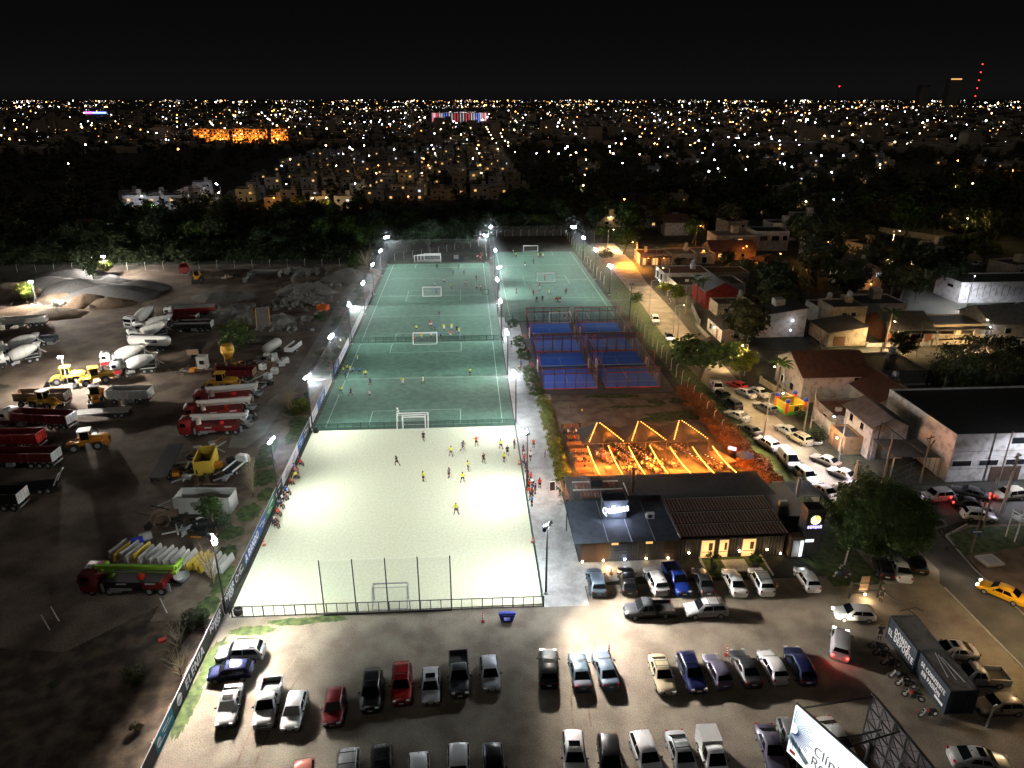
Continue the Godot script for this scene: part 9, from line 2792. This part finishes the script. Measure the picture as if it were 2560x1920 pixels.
		person(a[0], a[1], a[2], rf() * TAU, ["run", "walk", "wide", "stand"][rng.randi() % 4], a[3], [K, N, W][rng.randi() % 3], "players on the second pitch")
	for a in [["pale-yellow player left of the third pitch goal", -12.05, -157.63, Y], ["player in red beside a white shirt above the goal", -9.15, -161.39, R], ["player in white beside the red one", -8.71, -159.82, W], ["player in light blue above the goal", -7.91, -158.6, L], ["yellow player right of the light blue one", -5.75, -158.11, Y], ["second yellow player to the right", -4.02, -158.45, Y], ["dark-shirted player beside the last yellow one", -2.79, -156.34, K], ["last yellow player at the right above the goal", -2.25, -155.44, Y], ["light blue player just right of the goal", -6.33, -152.32, L], ["player in red right of the goal", -4.19, -153.02, R], ["goalkeeper in red by the left post", -12.02, -149.59, R], ["yellow player inside the goal mouth", -10.58, -151.11, Y], ["white player inside the goal mouth", -8.43, -151.79, W], ["blue player alone in the middle of the third pitch", -7.21, -168.92, N]]:
		person(a[0], a[1], a[2], rf() * TAU, ["run", "walk", "wide", "stand"][rng.randi() % 4], a[3], [K, N, W][rng.randi() % 3], "players on the third pitch")
	var far := [-9.55, -222.51, -5.13, -219.31, -4.34, -214.24, -2.81, -222.08, -1.07, -214.03, 2.51, -206.38, -6.88, -203.01, -4.61, -197.18, -0.68, -199.88, 2.39, -195.43, 3.52, -194.71, -9.39, -198.55, -8.72, -190.79]
	var fcol := [K, W, L, N, N, K, W, Y, W, W, W, W, L]
	for k in 13: person("player on the far half of the third pitch", far[k * 2], far[k * 2 + 1], rf() * TAU, ["run", "walk", "wide", "stand"][k % 4], fcol[k], K, "players on the far half of the third pitch")
	var rt := [16.06, -246.26, 16.58, -238.45, 18.34, -223.73, 21.53, -228.15, 23.97, -237.98, 24.63, -237.56, 25.57, -237.88, 22.82, -205.81, 17.3, -193.83, 17.76, -188.13, 19.99, -193.01, 20.15, -195.61, 22.19, -188.83, 26.93, -189.4, 18.03, -180.99, 19.67, -182.04, 23.03, -180.44, 23.54, -180.41, 24.15, -180.37, 22.61, -169.85, 23.15, -164.05, 18.35, -164.93, 13.42, -190.89]
	var rcol := [K, Y, N, N, Y, N, Y, R, W, R, W, R, Y, "shirt_pink", N, K, R, R, K, Y, N, L, "shirt_pink"]
	for k in 23: person("player on the right pitch beyond the blue courts", rt[k * 2], rt[k * 2 + 1], rf() * TAU, ["run", "walk", "wide", "stand"][k % 4], rcol[k], [W, K][k % 2], "players on the right pitch")
	for k in 12: person("bystander in the small crowd behind the far goal line", 2.0 + rf() * 4.6, -233.0 - rf() * 8.0, rf() * TAU, ["stand", "walk"][k % 2], [K, N, R, W][k % 4], K, "crowd at the far end of the third pitch")
	var dn := [22.43, -93.65, 2.2, 20, 23.09, -96.13, 1.6, 10, 19.78, -92.66, 1.5, 14, 22.53, -89.04, 1.4, 10, 25.21, -93.76, 2.6, 14, 25.88, -89.23, 1.4, 8, 31.61, -94.83, 1.4, 9, 29.11, -90.11, 0.9, 4, 27.33, -90.23, 0.8, 3, 16.29, -91.2, 1.3, 9, 15.85, -98.28, 1.2, 5, 15.82, -102.15, 1.1, 4, 16.11, -93.47, 1.0, 3, 35.33, -89.17, 1.0, 4]
	for g in range(0, dn.size(), 4):
		for k in dn[g + 3]:
			var f: float = (k / 2 + 0.5) / (dn[g + 3] / 2.0) * 2.0 - 1.0
			var s: float = 0.75 if k % 2 else -0.75
			var x: float = dn[g] + f * dn[g + 2] * 0.5 + s * 0.85
			var z: float = dn[g + 1] + f * dn[g + 2]
			person("diner seated at a table under the orange bulb strings", x, z, (PI / 2 if s > 0 else -PI / 2) + rnd(-0.4, 0.4), "sit", [K, W, K, N, G, R, K, N][rng.randi() % 8], [K, N][k % 2], "diners on the terrace")
			var c := thing("terrace_chair", "dark chair of a diner on the terrace", "chair", xz(x, z), 0.0, "chairs on the terrace")
			part("seat", V(0, 0.4, 0), V(0.4, 0.05, 0.4), M.dark_wood, c)
			part("backrest", V(0.22 if s > 0 else -0.22, 0.7, 0), V(0.04, 0.5, 0.38), M.dark_wood, c)
			for q in [[-0.17, -0.17], [0.17, -0.17], [-0.17, 0.17], [0.17, 0.17]]: part("leg", V(q[0], 0.19, q[1]), V(0.04, 0.38, 0.04), M.black, c)
	for a in [["bicycle beside the bending person", 12.03, -82.36, 0.9], ["bicycle leaning by the walkway kerb", 11.97, -80.6, 1.4]]:
		var t := thing("bicycle", a[0], "bicycle", xz(a[1], a[2]), a[3])
		for q in [-0.52, 0.52]:
			var st := B()
			var prof := []
			for i in 7: prof.append([0.32 + 0.02 * cos(TAU * i / 6), 0.02 * sin(TAU * i / 6)])
			lathe(st, prof, V(0, 0.34, q), 16, Basis(Vector3.BACK, PI / 2))
			obj("wheel", st, M.rubber, t)
		var st := B()
		pipe(st, [V(0, 0.34, 0.52), V(0, 0.32, 0.05), V(0, 0.8, -0.36), V(0, 0.82, 0.16), V(0, 0.32, 0.05)], 0.022)
		pipe(st, [V(0, 0.34, 0.52), V(0, 0.82, 0.16)], 0.018)
		pipe(st, [V(0, 0.34, -0.52), V(0, 0.95, -0.38)], 0.02)
		obj("frame", st, M.shirt_teal, t)
		part("saddle", V(0, 0.92, 0.18), V(0.13, 0.06, 0.26), M.black, t)
		part("handlebar", V(0, 1.0, -0.38), V(0.5, 0.03, 0.03), M.black, t)
